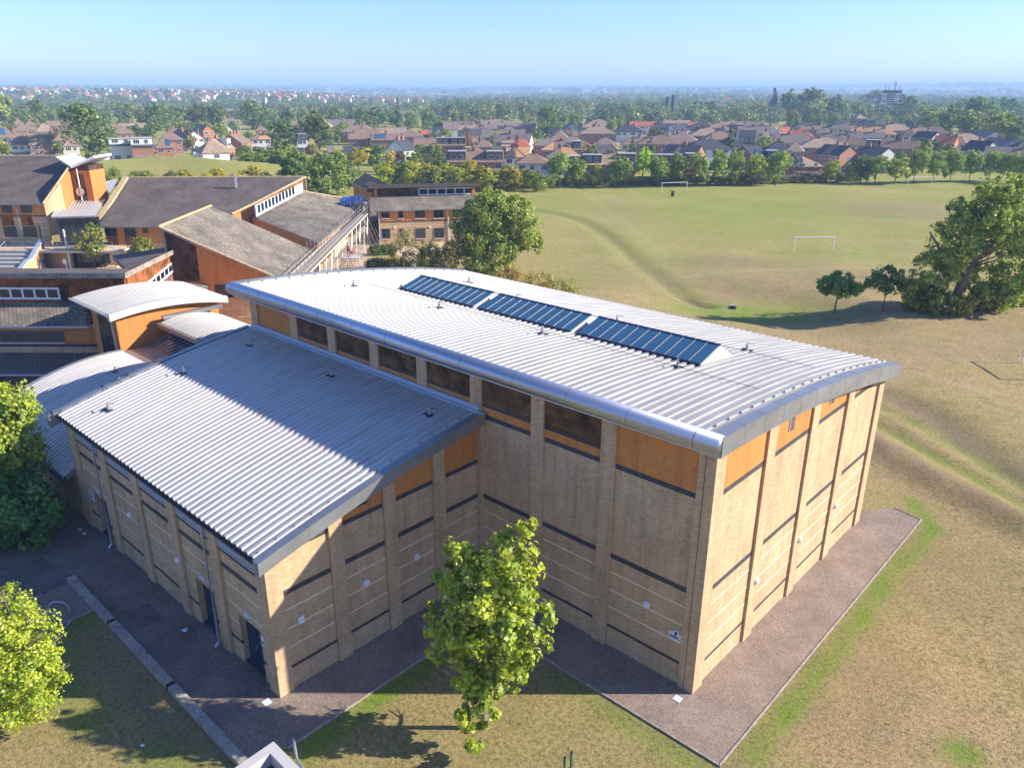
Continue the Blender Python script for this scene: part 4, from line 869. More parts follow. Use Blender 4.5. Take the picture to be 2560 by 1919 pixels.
slab(q, .18, 'roof', [TILEM, FASC], lk); wall(lk, lerp(q[3], q[0], .15)+dn, lerp(q[2], q[1], .15)+dn, 0, DARKM)

# --- scaffold
scf = thing('scaffold', 'long galvanised tube scaffold standing along the eaves of the tiled school blocks', 'scaffold', tuple(RF(-21, 95)), own=True)
def sline(t): return lerp(RF(-22.35, 72.5), RF(-23.9, 125), t)
NS = 30
for side in (0, 1):
    for i in range(NS):
        t = i/(NS-1); b_ = sline(t)+UX*1.25*side; h = 6.9 if side == 0 else 6.4
        MB().tube([b_, b_+Vector((0, 0, h+.35*((i*7) % 3)))], .032, 5).build('standard', SCAFM, scf)
for side in (0, 1):
    for z in (1.9, 3.6, 4.9, 5.35, 5.85): MB().tube([sline(0)+UX*1.25*side+Vector((0, 0, z)), sline(1)+UX*1.25*side+Vector((0, 0, z))], .03, 5).build('ledger', SCAFM, scf)
for i in range(0, NS, 1):
    t = i/(NS-1); b_ = sline(t)
    MB().tube([b_+Vector((0, 0, 4.75))-UX*.2, b_+UX*1.5+Vector((0, 0, 4.75))], .03, 4).build('transom', SCAFM, scf)
MB().obox(sline(0)+UX*.08+Vector((0, 0, 4.8)), sline(1)-sline(0), UX*1.1, (0, 0, .06)).build('platform_boards', BOARD, scf)
MB().obox(sline(0)+UX*1.30+Vector((0, 0, 4.8)), sline(1)-sline(0), UX*.04, (0, 0, .26)).build('toe_board', BOARD, scf)
MB().obox(sline(0)-UX*.06+Vector((0, 0, 5.1)), sline(.62)-sline(0), UX*.04, (0, 0, .34)).build('toe_board', BOARD, scf)
for i in range(0, NS-1, 2):
    a, b_ = sline(i/(NS-1)), sline((i+1)/(NS-1)); MB().tube([a+UX*1.25+Vector((0, 0, 1.9 if i % 4 else .2)), b_+UX*1.25+Vector((0, 0, 4.7))], .028, 4).build('brace', SCAFM, scf)
for t in (.42, .50, .56, .62, .68, .74, .80, .86, .91, .95, .99):
    b_ = sline(t); MB().tube([b_+UX*1.25+Vector((0, 0, 4.9)), b_+UX*3.5-VX*1.4], .03, 5).build('raking_brace', SCAFM, scf); MB().tube([b_+UX*1.25+Vector((0, 0, 2.4)), b_+UX*2.5-VX*.7+Vector((0, 0, 2.0))], .025, 4).build('tie', SCAFM, scf)
for i in range(0, NS-1):
    a, b_ = sline(i/(NS-1)), sline((i+1)/(NS-1)); z0_ = (.1, 1.9)[i % 2]; MB().tube([a+Vector((0, 0, z0_+1.7)), b_+Vector((0, 0, z0_))], .026, 4).build('brace', SCAFM, scf)
MB().obox(sline(.40)+UX*1.28+Vector((0, 0, 3.7)), sline(.56)-sline(.40), UX*.03, (0, 0, 1.05)).build('pale_sheet', BOARD, scf)
for z in (2.75, ): MB().obox(sline(.3)+UX*.1+Vector((0, 0, z)), sline(.98)-sline(.3), UX*.9, (0, 0, .05)).build('platform_boards', BOARD, scf)
# loading bay on the scaffold
lb = sline(.48)+UX*1.4
for i in range(3):
    for j in range(4): MB().tube([lb+UX*i*1.25+VX*(j*1.3-2.2), lb+UX*i*1.25+VX*(j*1.3-2.2)+Vector((0, 0, 4.2))], .03, 5).build('standard', SCAFM, scf)
for z in (1.4, 2.9, 3.9):
    for j in range(4): MB().tube([lb+VX*(j*1.3-2.2)+Vector((0, 0, z)), lb+UX*2.5+VX*(j*1.3-2.2)+Vector((0, 0, z))], .03, 4).build('ledger', SCAFM, scf)
    MB().tube([lb+UX*2.5-VX*2.2+Vector((0, 0, z)), lb+UX*2.5+VX*1.7+Vector((0, 0, z))], .03, 4).build('ledger', SCAFM, scf)
MB().obox(lb+UX*.2-VX*1.2+Vector((0, 0, 2.95)), UX*2.1, VX*2.4, (0, 0, .07)).build('platform_boards', WHITEM, scf)
# ---------------------------------------------------------------- foliage
def leaf_mat(name, a, c, trans=.35):
    m = bpy.data.materials.new(name); m.use_nodes = True; n = m.node_tree.nodes; l = m.node_tree.links
    for x in list(n):
        if x.type == 'BSDF_PRINCIPLED': n.remove(x)
    out = [x for x in n if x.type == 'OUTPUT_MATERIAL'][0]
    oi = n.new('ShaderNodeObjectInfo'); nz = noise(n, l, .9, 3, .6)
    r1 = ramp(n, [(.35, a), (.65, c)]); l.new(nz, r1.inputs[0])
    colr = mixc(n, l, 1.0, r1.outputs[0], oi.outputs['Color'], 'MULTIPLY')
    df = n.new('ShaderNodeBsdfDiffuse'); tr = n.new('ShaderNodeBsdfTranslucent'); gl = n.new('ShaderNodeBsdfGlossy'); gl.inputs['Roughness'].default_value = .45
    mx = n.new('ShaderNodeMixShader'); mx.inputs[0].default_value = trans; m2 = n.new('ShaderNodeMixShader'); m2.inputs[0].default_value = .035
    l.new(colr, df.inputs[0]); l.new(colr, tr.inputs[0]); l.new(df.outputs[0], mx.inputs[1]); l.new(tr.outputs[0], mx.inputs[2])
    l.new(mx.outputs[0], m2.inputs[1]); l.new(gl.outputs[0], m2.inputs[2]); l.new(m2.outputs[0], out.inputs['Surface'])
    return m
LA = leaf_mat('leaf_mid', (.17, .225, .045), (.22, .275, .058)); LB = leaf_mat('leaf_light', (.27, .315, .06), (.33, .36, .07)); LC = leaf_mat('leaf_dark', (.095, .145, .038), (.13, .18, .046))
LY = leaf_mat('leaf_lime', (.50, .60, .05), (.60, .66, .06), .45); LY2 = leaf_mat('leaf_lime_deep', (.30, .42, .045), (.38, .48, .055), .4)
def add_crown(name, parent, lobes, nclump, nleaf, size, mats, seed, spread=.30, shell=.55, flat=.0, wts=None):
    r = np.random.RandomState(seed); L = np.array(lobes, float)
    wv = (L[:, 3]*L[:, 4]*L[:, 5])**.67; wv /= wv.sum()
    li = r.choice(len(L), nclump, p=wv)
    d = r.normal(size=(nclump, 3)); d /= np.linalg.norm(d, axis=1)[:, None]
    rad = shell+(1-shell)*r.rand(nclump)**.5
    cc = L[li, :3]+d*L[li, 3:6]*rad[:, None]; cs = L[li, 3:6].mean(1)*spread*(.55+.9*r.rand(nclump))
    ci = r.randint(0, nclump, nleaf); off = r.normal(size=(nleaf, 3)); off /= np.maximum(np.linalg.norm(off, axis=1)[:, None], .3); off *= (r.rand(nleaf)**.45)[:, None]
    off[:, 2] *= (1-flat)
    p = cc[ci]+off*cs[ci][:, None]
    nrm = d[ci]*.6+off*.8+r.normal(size=(nleaf, 3))*.65+np.array([0, 0, .35]); nrm /= np.linalg.norm(nrm, axis=1)[:, None]
    a = np.cross(nrm, r.normal(size=(nleaf, 3))); a /= np.linalg.norm(a, axis=1)[:, None]; b_ = np.cross(nrm, a)
    s = size*(.6+.8*r.rand(nleaf))[:, None]
    V = np.stack([p-a*s*.62, p-a*s*.08+b_*s*.40+nrm*s*.12, p+a*s*.52, p-a*s*.08-b_*s*.40+nrm*s*.12], 1).reshape(-1, 3)
    me = bpy.data.meshes.new(name); F = np.arange(nleaf*4).reshape(-1, 4)
    me.vertices.add(nleaf*4); me.vertices.foreach_set('co', V.astype(np.float32).reshape(-1))
    me.loops.add(nleaf*4); me.loops.foreach_set('vertex_index', F.reshape(-1).astype(np.int32))
    me.polygons.add(nleaf); me.polygons.foreach_set('loop_start', np.arange(0, nleaf*4, 4).astype(np.int32)); me.polygons.foreach_set('loop_total', np.full(nleaf, 4, np.int32))
    for m in mats: me.materials.append(m)
    cm = r.choice(len(mats), nclump, p=wts); mi = np.where(r.rand(nleaf) < .7, cm[ci], r.choice(len(mats), nleaf, p=wts))
    me.polygons.foreach_set('material_index', mi.astype(np.int32)); me.update(calc_edges=True)
    o = bpy.data.objects.new(name, me); col.objects.link(o); o.parent = parent; return o
def add_trunk(parent, H, r0, limbs, seed=1, lean=(0, 0), mat_=None):
    rr = random.Random(seed); mb = MB()
    top = Vector((lean[0], lean[1], H))
    path = [lerp(Vector((0, 0, -.1)), top, t)+Vector((rr.uniform(-1, 1), rr.uniform(-1, 1), 0))*r0*.5*(0 < t) for t in (0, .25, .5, .75, 1)]
    mb.tube(path, r0, 8, r1=r0*.35)
    for t, az, ln, el in limbs:
        a = lerp(Vector((0, 0, 0)), top, t); d = Vector((math.cos(az)*math.cos(el), math.sin(az)*math.cos(el), math.sin(el)))
        m1 = a+d*ln*.5+Vector((0, 0, -.05*ln)); e = a+d*ln+Vector((0, 0, .12*ln)); mb.tube([a, m1, e], r0*.55*(1-t*.5), 6, r1=r0*.12)
        for k in range(2):
            az2 = az+rr.uniform(-.9, .9); d2 = Vector((math.cos(az2), math.sin(az2), rr.uniform(.2, .9))).normalized(); mb.tube([m1, m1+d2*ln*.45], r0*.2, 5, r1=r0*.06)
    return mb.build('trunk', mat_ or BARK, parent, smooth=True)
def limbs_(n, seed, H, ln, t0=.35):
    rr = random.Random(seed); return [(t0+(1-t0)*i/n*.95, rr.uniform(0, 6.28), ln*rr.uniform(.6, 1.1), rr.uniform(.2, .8)) for i in range(n)]
MIX = [LA, LB, LC]
# --- foreground trees
tA = thing('lime_tree', 'young tree with large bright green leaves in front of the corner between the two blocks', 'tree', (-4.98, -6.98, 0))
add_trunk(tA, 7.6, .12, limbs_(14, 3, 8, 1.7, .22), 5, (.1, .1), rough_mat('pale_bark', (.28, .24, .18), (.40, .35, .27), 3, 12))
add_crown('crown', tA, [(.15, .05, 5.6, 1.55, 1.5, 1.9), (.7, .55, 7.3, 1.05, .95, 1.35), (-1.05, -.25, 6.9, .85, .85, 1.05), (.9, .2, 5.2, 1.1, 1.0, 1.3), (-.7, -.6, 4.6, 1.0, 1.0, 1.4), (.2, .1, 3.3, .85, .9, 1.2), (-1.75, -1.0, 4.6, .5, .5, .7), (.35, -.3, 2.3, .7, .7, .9), (1.0, 1.3, 8.2, .55, .55, .75), (1.0, .4, 3.0, .7, .6, .7), (.7, -.85, 1.7, .75, .7, .7), (.1, -1.1, 1.3, .6, .6, .5), (1.0, -1.1, .95, .6, .55, .5), (.3, -.5, 2.9, 1.0, .9, 1.0), (1.5, .9, 5.0, .9, .9, 1.2), (1.3, .6, 6.4, .8, .8, 1.0), (-1.3, -.9, 3.6, .7, .7, .8), (1.3, .3, 3.9, .8, .8, .9)], 460, 14500, .19, [LY, LY2, LB], 5, .27, .4, wts=[.45, .4, .15])
bpos = at(95, 1800)
tB = thing('maple_tree', 'bright yellow-green star-leaved tree on the lawn at the left edge by the cycle hoops', 'tree', tuple(bpos))
add_trunk(tB, 6.0, .12, limbs_(12, 8, 6, 1.5, .25), 2)
add_crown('crown', tB, [(-.1, -.1, 3.3, 1.4, 1.4, 1.8), (-.3, .1, 4.7, .85, .85, 1.2), (-.9, -.1, 4.1, 1.0, 1.0, 1.3), (.6, .2, 2.6, 1.1, 1.1, 1.1), (-.8, -.6, 2.5, 1.4, 1.3, 1.2), (.3, -.3, 1.6, 1.4, 1.3, .9), (-.6, -.8, 1.4, 1.3, 1.2, .8), (-1.2, -.7, 4.8, .6, .6, .9)], 420, 21000, .105, [LY, LY2], 9, .24, .5, wts=[.62, .38])
cpos = at(20, 1085, 5.2)
tC = thing('yellowing_tree', 'yellow-green bushy tree behind the big dark shrub at the left edge', 'tree', (cpos.x, cpos.y, 0)); tC.scale = (.86, .86, .96)
add_trunk(tC, 6.5, .16, limbs_(10, 4, 6, 1.8), 3)
add_crown('crown', tC, [(0, 0, 5.2, 2.0, 2.0, 2.0), (.4, .6, 7.0, 1.3, 1.3, 1.4), (-.9, .3, 6.2, 1.5, 1.5, 1.7), (.9, .3, 4.6, 1.3, 1.3, 1.2)], 300, 10000, .20, [LY2, LB, LY], 4, .26, .5, wts=[.45, .3, .25])
tD = thing('evergreen_shrub', 'large dark green rounded shrub beside the far door of the lower block', 'shrub', (-34.6, -15.5, 0)); tD.scale = (1.05, 1.05, 1.08)
add_trunk(tD, 2.0, .12, limbs_(6, 9, 2, 1.5, .1), 9)
add_crown('crown', tD, [(0, 0, 1.9, 3.6, 2.7, 2.1), (2.2, 1.2, 1.7, 2.0, 1.7, 1.9), (-2.6, .4, 2.0, 2.8, 2.6, 2.2), (1.4, -.5, 2.4, 2.2, 1.8, 1.6), (-1, 1.8, 2.4, 2.6, 1.6, 1.9)], 420, 15000, .20, [LC, LA], 14, .24, .7, wts=[.75, .25]).color = (1.1, 1.8, 1.6, 1)
# --- courtyard trees
for (r_, f_, H_, W_, lab, sd_) in ((-55.6, 101.6, 6.6, 4.6, 'small light green tree in the school courtyard, the left and larger of two', 21), (-49.0, 101.3, 4.9, 4.0, 'small light green tree in the school courtyard, the right and lower of two', 22)):
    p = RF(r_, f_); t = thing('courtyard_tree', lab, 'tree', tuple(p), group='small trees in the courtyard')
    add_trunk(t, H_*.8, .13, limbs_(7, sd_, H_, W_*.4, .35), sd_)
    add_crown('crown', t, [(0, 0, H_*.62, W_*.42, W_*.42, H_*.28), (.3, .2, H_*.82, W_*.25, W_*.25, H_*.18), (-W_*.22, 0, H_*.55, W_*.27, W_*.27, H_*.18), (W_*.24, .1, H_*.5, W_*.24, W_*.24, H_*.16)], 130, 3600, .22, [LB, LA], sd_, .28, .4).color = (1.15, 1.05, .9, 1)
# --- big tree behind the hall
t = thing('large_oak', 'large dense green tree behind the hall at the edge of the playing field', 'tree', (-58.6, 51.9, 0))
add_trunk(t, 8, .42, limbs_(12, 31, 8, 4.2, .25), 7)
lb_ = []
for r_, f_, z, a, h in ((-2.5, 0, 7.4, 3.3, 2.7), (.5, 0, 7.6, 2.9, 2.4), (-4.2, -.5, 4.4, 2.9, 3.0), (-1.8, -1.5, 3.4, 3.2, 2.8), (2.2, 0, 5.6, 2.7, 2.1), (-2.0, 0, 9.3, 2.3, 1.5), (3.4, 0, 3.7, 1.7, 1.1), (-5.6, 0, 6.4, 1.9, 2.0), (-3.0, -2, 1.9, 3.0, 1.8), (.0, 0, 4.8, 2.8, 2.2), (1.5, .5, 8.6, 1.8, 1.4)):
    v = UX*r_+VX*f_; lb_.append((v.x, v.y, z, a, a, h))
add_crown('crown', t, lb_, 620, 30000, .28, MIX, 41, .24, .55, wts=[.42, .48, .10]).color = (1.35, 1.4, 1.1, 1)
# --- great oak on the right
p = at(2376, 786)
t = thing('field_oak', 'tall old oak with a forked trunk standing on the right of the playing field', 'tree', (p.x, p.y, 0))
mb = MB(); mb.tube([(0, 0, 0), (.3, .2, 3.0), (.9, .7, 6.0)], .55, 9, r1=.38); mb.tube([(.8, .6, 5.4), (.9, .8, 8.5), (1.0, 1.2, 12)], .36, 8, r1=.12); mb.tube([(.8, .6, 5.4), (2.2, 1.9, 8), (3.6, 3.2, 11)], .30, 8, r1=.1); mb.tube([(.3, .2, 4), (-1.6, -1.3, 6.5), (-3, -2.6, 9)], .24, 7, r1=.08)
for i in range(18):
    a = rnd.uniform(0, 6.28); z = rnd.uniform(6, 12); mb.tube([(.9, .8, z-1), (.9+2.0*math.cos(a), .8+2.0*math.sin(a), z), (.9+3.0*math.cos(a), .8+3.0*math.sin(a), z+1.0)], .12, 5, r1=.03)
mb.build('trunk', BARK, t, smooth=True)
lb_ = []
for r_, f_, z, a, h in ((3, 0, 13.2, 2.6, 1.7), (0.2, 0, 11.2, 2.6, 2.2), (1.7, 0, 12.3, 2.3, 1.6), (5.0, 0, 10.6, 2.8, 2.2), (-.6, 0, 8.2, 2.9, 2.5), (3, 1.5, 8.8, 3.4, 2.6), (6.9, 0, 8.2, 2.7, 2.3), (-2.4, 0, 5.2, 2.6, 2.3), (1.2, 2.4, 5.4, 2.6, 2.0), (6.5, 0, 5.0, 3, 2.4), (-3.2, 0, 2.6, 2.2, 2.0), (8.6, 0, 5.6, 2.2, 2.2), (5, 1, 2.6, 3.4, 1.9), (1.6, -1.8, 10.2, 2.2, 1.6)):
    v = UX*r_+VX*f_; lb_.append((v.x, v.y, z, a, a, h))
add_crown('crown', t, lb_, 560, 28000, .30, MIX, 51, .24, .45, wts=[.46, .38, .16]).color = (1.5, 1.6, 1.15, 1)
def shrub(name, lab, x, y, lobes, mats, n, size, seed, tint=None, grp=None, wts=None, cat='shrub'):
    t = thing(name, lab, cat, (x, y, 0), group=grp); add_trunk(t, max(L[2] for L in lobes)*.7, .07, limbs_(5, seed, 2, max(L[3] for L in lobes)*.6, .1), seed)
    o = add_crown('foliage', t, lobes, max(40, n//40), n, size, mats, seed, .3, .5, wts=wts)
    if tint: o.color = (*tint, 1)
    return t
OB = [(1990+0, 772, 3.2, 3.4, 'dark green bush at the left foot of the tall oak', (.8, .95, 1.0)), (2335, 790, 3.0, 3.0, 'dark green bush close against the trunk of the tall oak', (.9, .95, .8)), (2400, 790, 2.4, 2.6, 'yellowing low bush in front of the tall oak', (1.9, 1.5, .8)), (2470, 782, 3.6, 3.4, 'yellow-green bush to the right of the oak trunk', (1.5, 1.35, .7)), (2540, 770, 3.8, 3.2, 'orange-tinged bush at the right edge beside the oak', (2.3, 1.35, .6)), (2300, 765, 3.8, 3.6, 'broad dark bush leaning out on the left of the oak', (.8, .95, 1.0)), (2575, 745, 3.0, 2.6, 'dark bush at the right edge behind the oak bushes', (.8, .9, .8))]
OB[0] = (2290, 778, 2.6, 2.4, 'small dark green bush at the left foot of the tall oak', (.8, .95, 1.0))
for i, (x, y, h, w, lab, tint) in enumerate(OB):
    p = at(x, y); shrub('bush', lab, p.x, p.y, [(0, 0, h*.5, w*.5, w*.5, h*.5), (w*.25, -.3, h*.6, w*.35, w*.35, h*.38), (-w*.3, .2, h*.42, w*.35, w*.35, h*.4)], MIX, 4200, .24, 60+i, tint, 'bushes under the tall oak')
for i, (x, y, H_, W_, lab, ns, tint) in enumerate(((-18.3, 61.8, 4.7, 4.6, 'small round-headed tree on the field, left of the pair', 6200, (1.1, 1.6, 1.1)), (-14.6, 66.0, 5.2, 5.0, 'small open-crowned tree on the field, right of the pair', 3400, (1.1, 1.3, 1.05)))):
    t = thing('small_tree', lab, 'tree', (x, y, 0), group='pair of small trees beside the grassy hollow')
    add_trunk(t, H_*.75, .12, limbs_(10, 70+i, H_, W_*.42, .42), 70+i)
    add_crown('crown', t, [(0, 0, H_*.68, W_*.46, W_*.46, H_*.24), (W_*.2, 0, H_*.62, W_*.32, W_*.32, H_*.18), (-W_*.22, .1, H_*.6, W_*.3, W_*.3, H_*.17), (0, .1, H_*.82, W_*.28, W_*.28, H_*.16)], 110 if i == 0 else 90, ns, .23, [LA, LC], 72+i, .25 if i == 0 else .22, .5).color = (*tint, 1)
# shrubs around the rear block
def P3(k, x, y, z=0): return at(*k(x, y), z)
p = at(*kE(780, 1400)); shrub('sparse_tree', 'thin sparse grey-green tree in front of the rear classroom block', p.x, p.y, [(0, 0, 3.2, 1.9, 1.9, 2.4), (-.9, -.7, 1.9, 1.6, 1.4, 1.5), (.2, .1, 5.2, .9, .9, 1.5), (1.1, .9, 2.4, 1.4, 1.3, 1.4)], [LA, LB], 3400, .19, 80, (1.25, 1.0, 1.1), cat='tree')
p = at(*kE(1100, 1400)); shrub('bush', 'bright green bush between the sparse tree and the large tree', p.x, p.y, [(0, 0, 2.2, 1.6, 1.6, 2.0), (-.5, -.4, 3.4, .8, .8, 1.2)], [LY2, LB], 2600, .2, 81)
p = at(*kE(1270, 1430)); shrub('bush', 'dark purplish bush at the left foot of the large tree', p.x, p.y, [(0, 0, 2.2, 1.9, 1.8, 2.1), (.7, .6, 3.4, 1.3, 1.2, 1.4)], [LC, LA], 4200, .2, 82, (1.2, .85, .9))
p = at(*kE(1040, 1430)); shrub('bush', 'yellow-green low bush at the right end of the clipped hedge', p.x, p.y, [(0, 0, 1.2, 1.5, 1.3, 1.3)], [LY2, LY], 1800, .18, 83)
for i, (x, y, s_, lab) in enumerate(((1275, 715, 1.5, 'dry brownish bush behind the hall roof, left of three'), (1340, 735, 1.7, 'dry brownish bush behind the hall roof, middle of three'), (1395, 752, 1.6, 'dry greenish bush behind the hall roof, right of three'))):
    p = at(x, y); shrub('dry_bush', lab, p.x, p.y, [(0, 0, s_*.75, s_*1.2, s_*1.1, s_*.85), (.6, .4, s_*.8, s_, s_, s_*.8)], [LA, LB], 2200, .17, 84+i, (1.8, 1.1, 1.3) if i < 2 else (1.3, 1.1, .9), 'dry bushes behind the hall roof')
def hedge(lab, a, b_, w, h, mats, seed, n, size, tint=None, name='hedge', grp=None, z0=0):
    a, b_ = Vector((a[0], a[1], z0)), Vector((b_[0], b_[1], z0)); L = (b_-a).length; t = thing(name, lab, 'hedge', tuple(a), rz=math.atan2((b_-a).y, (b_-a).x), group=grp)
    MB().box(.1, L-.1, -w/2+.15, w/2-.15, 0, h-.2).build('stems', MOSSY, t)
    k = max(2, int(L/(w*.9))); o = add_crown('foliage', t, [(L*(i+.5)/k, 0, h*.5, L/k*.75, w*.5, h*.5) for i in range(k)], n//30, n, size, mats, seed, .35, .85)
    if tint: o.color = (*tint, 1)
    return t
pa, pb = at(*kE(330, 1330)), at(*kE(800, 1380)); hedge('clipped yellow-green hedge in front of the rear block', pa, pb, 2.2, 1.6, [LY2, LB], 90, 5000, .17, (1.1, .95, .8))
pa, pb = at(*kE(330, 1150)), at(*kE(620, 1130)); hedge('darker clipped hedge behind the yellow-green one', pa, pb, 2.0, 1.5, [LA, LC], 91, 2500, .18)
# --- template trees for the gardens, built once and copied
TPL = {}
def tree_tpl(key, name, lobes, n, size, mats, H, seed, trunk=.28, wts=None, flat=0):
    t = thing(name, 'x', 'tree', (0, 0, -500)); add_trunk(t, H*.55, trunk, limbs_(5, seed, H, H*.22, .4), seed)
    add_crown('crown', t, lobes, max(45, n//26), n, size, mats, seed, .30, .5, flat, wts); TPL[key] = (t, name); return t
def rl_(seed, W, H, k=6, z0=.35):
    rr = random.Random(seed); out = [(0, 0, .60*H, .34*W, .34*W, .26*H)]
    for i in range(k):
        a = i*6.28/k+rr.uniform(-.4, .4); q = rr.uniform(.18, .30)*W; z = rr.uniform(z0, .78)*H; s = rr.uniform(.17, .27)
        out.append((q*math.cos(a), q*math.sin(a), z, s*W, s*W, s*H*.8))
    out.append((rr.uniform(-.06, .06)*W, rr.uniform(-.06, .06)*W, .84*H, .2*W, .2*W, .15*H)); return out
# all templates are 10 m tall and 8 m wide, scaled when copied
for i in range(3): tree_tpl('r%d' % i, 'round_tree', rl_(100+i, 8, 10, 7, .28), 3600, .46, MIX, 10, 100+i, wts=[.5, .25, .25])
for i in range(2): tree_tpl('f%d' % i, 'field_edge_tree', rl_(110+i, 8, 10, 8, .30), 4200, .40, [LA, LB], 10, 110+i, .16, wts=[.55, .45])
tree_tpl('c0', 'conifer', [(0, 0, 1+i*1.05, 3.4*(1-i/9.5), 3.4*(1-i/9.5), .9) for i in range(9)], 2400, .42, [LC, LA], 10, 120, wts=[.8, .2])
tree_tpl('b0', 'bushy_tree', [(0, 0, 3.6, 3.6, 3.6, 3.4), (1.6, .6, 5.6, 2.6, 2.6, 2.9), (-1.5, -.4, 6.2, 2.5, 2.5, 2.8), (0, -1, 7.8, 1.9, 1.9, 1.9), (2, -1, 2.6, 2.4, 2.4, 2.4)], 2500, .48, MIX, 10, 121, wts=[.45, .4, .15])
tree_tpl('w0', 'willow_tree', [(0, 0, 6.4, 2.6, 2.6, 3.2), (1.5, 0, 4.2, 1.8, 2.2, 3.4), (-1.5, .3, 4.4, 1.8, 2.2, 3.6), (0, -1.5, 3.8, 2.2, 1.5, 3.2), (0, 0, 8.3, 1.9, 1.9, 1.5)], 2500, .42, [LA, LB], 10, 122)
OR = {3: (860, 250, 5.144), 4: (1290, 250, 5.144), 5: (1720, 250, 5.144), 6: (2130, 250, 2.953), 1: (0, 210, 5.144), 2: (430, 210, 5.144), 7: (1700, 200, 2.571), 0: (0, 0, 1)}
def px_(c, x, y): O = OR[c]; return O[0]+x/O[2], O[1]+y/O[2]
DARKT, MIDT, LITE = (.8, 1.0, .8), (1.15, 1.25, 1.0), (1.5, 1.45, 1.0)
BLU = (.95, 1.2, 1.15)
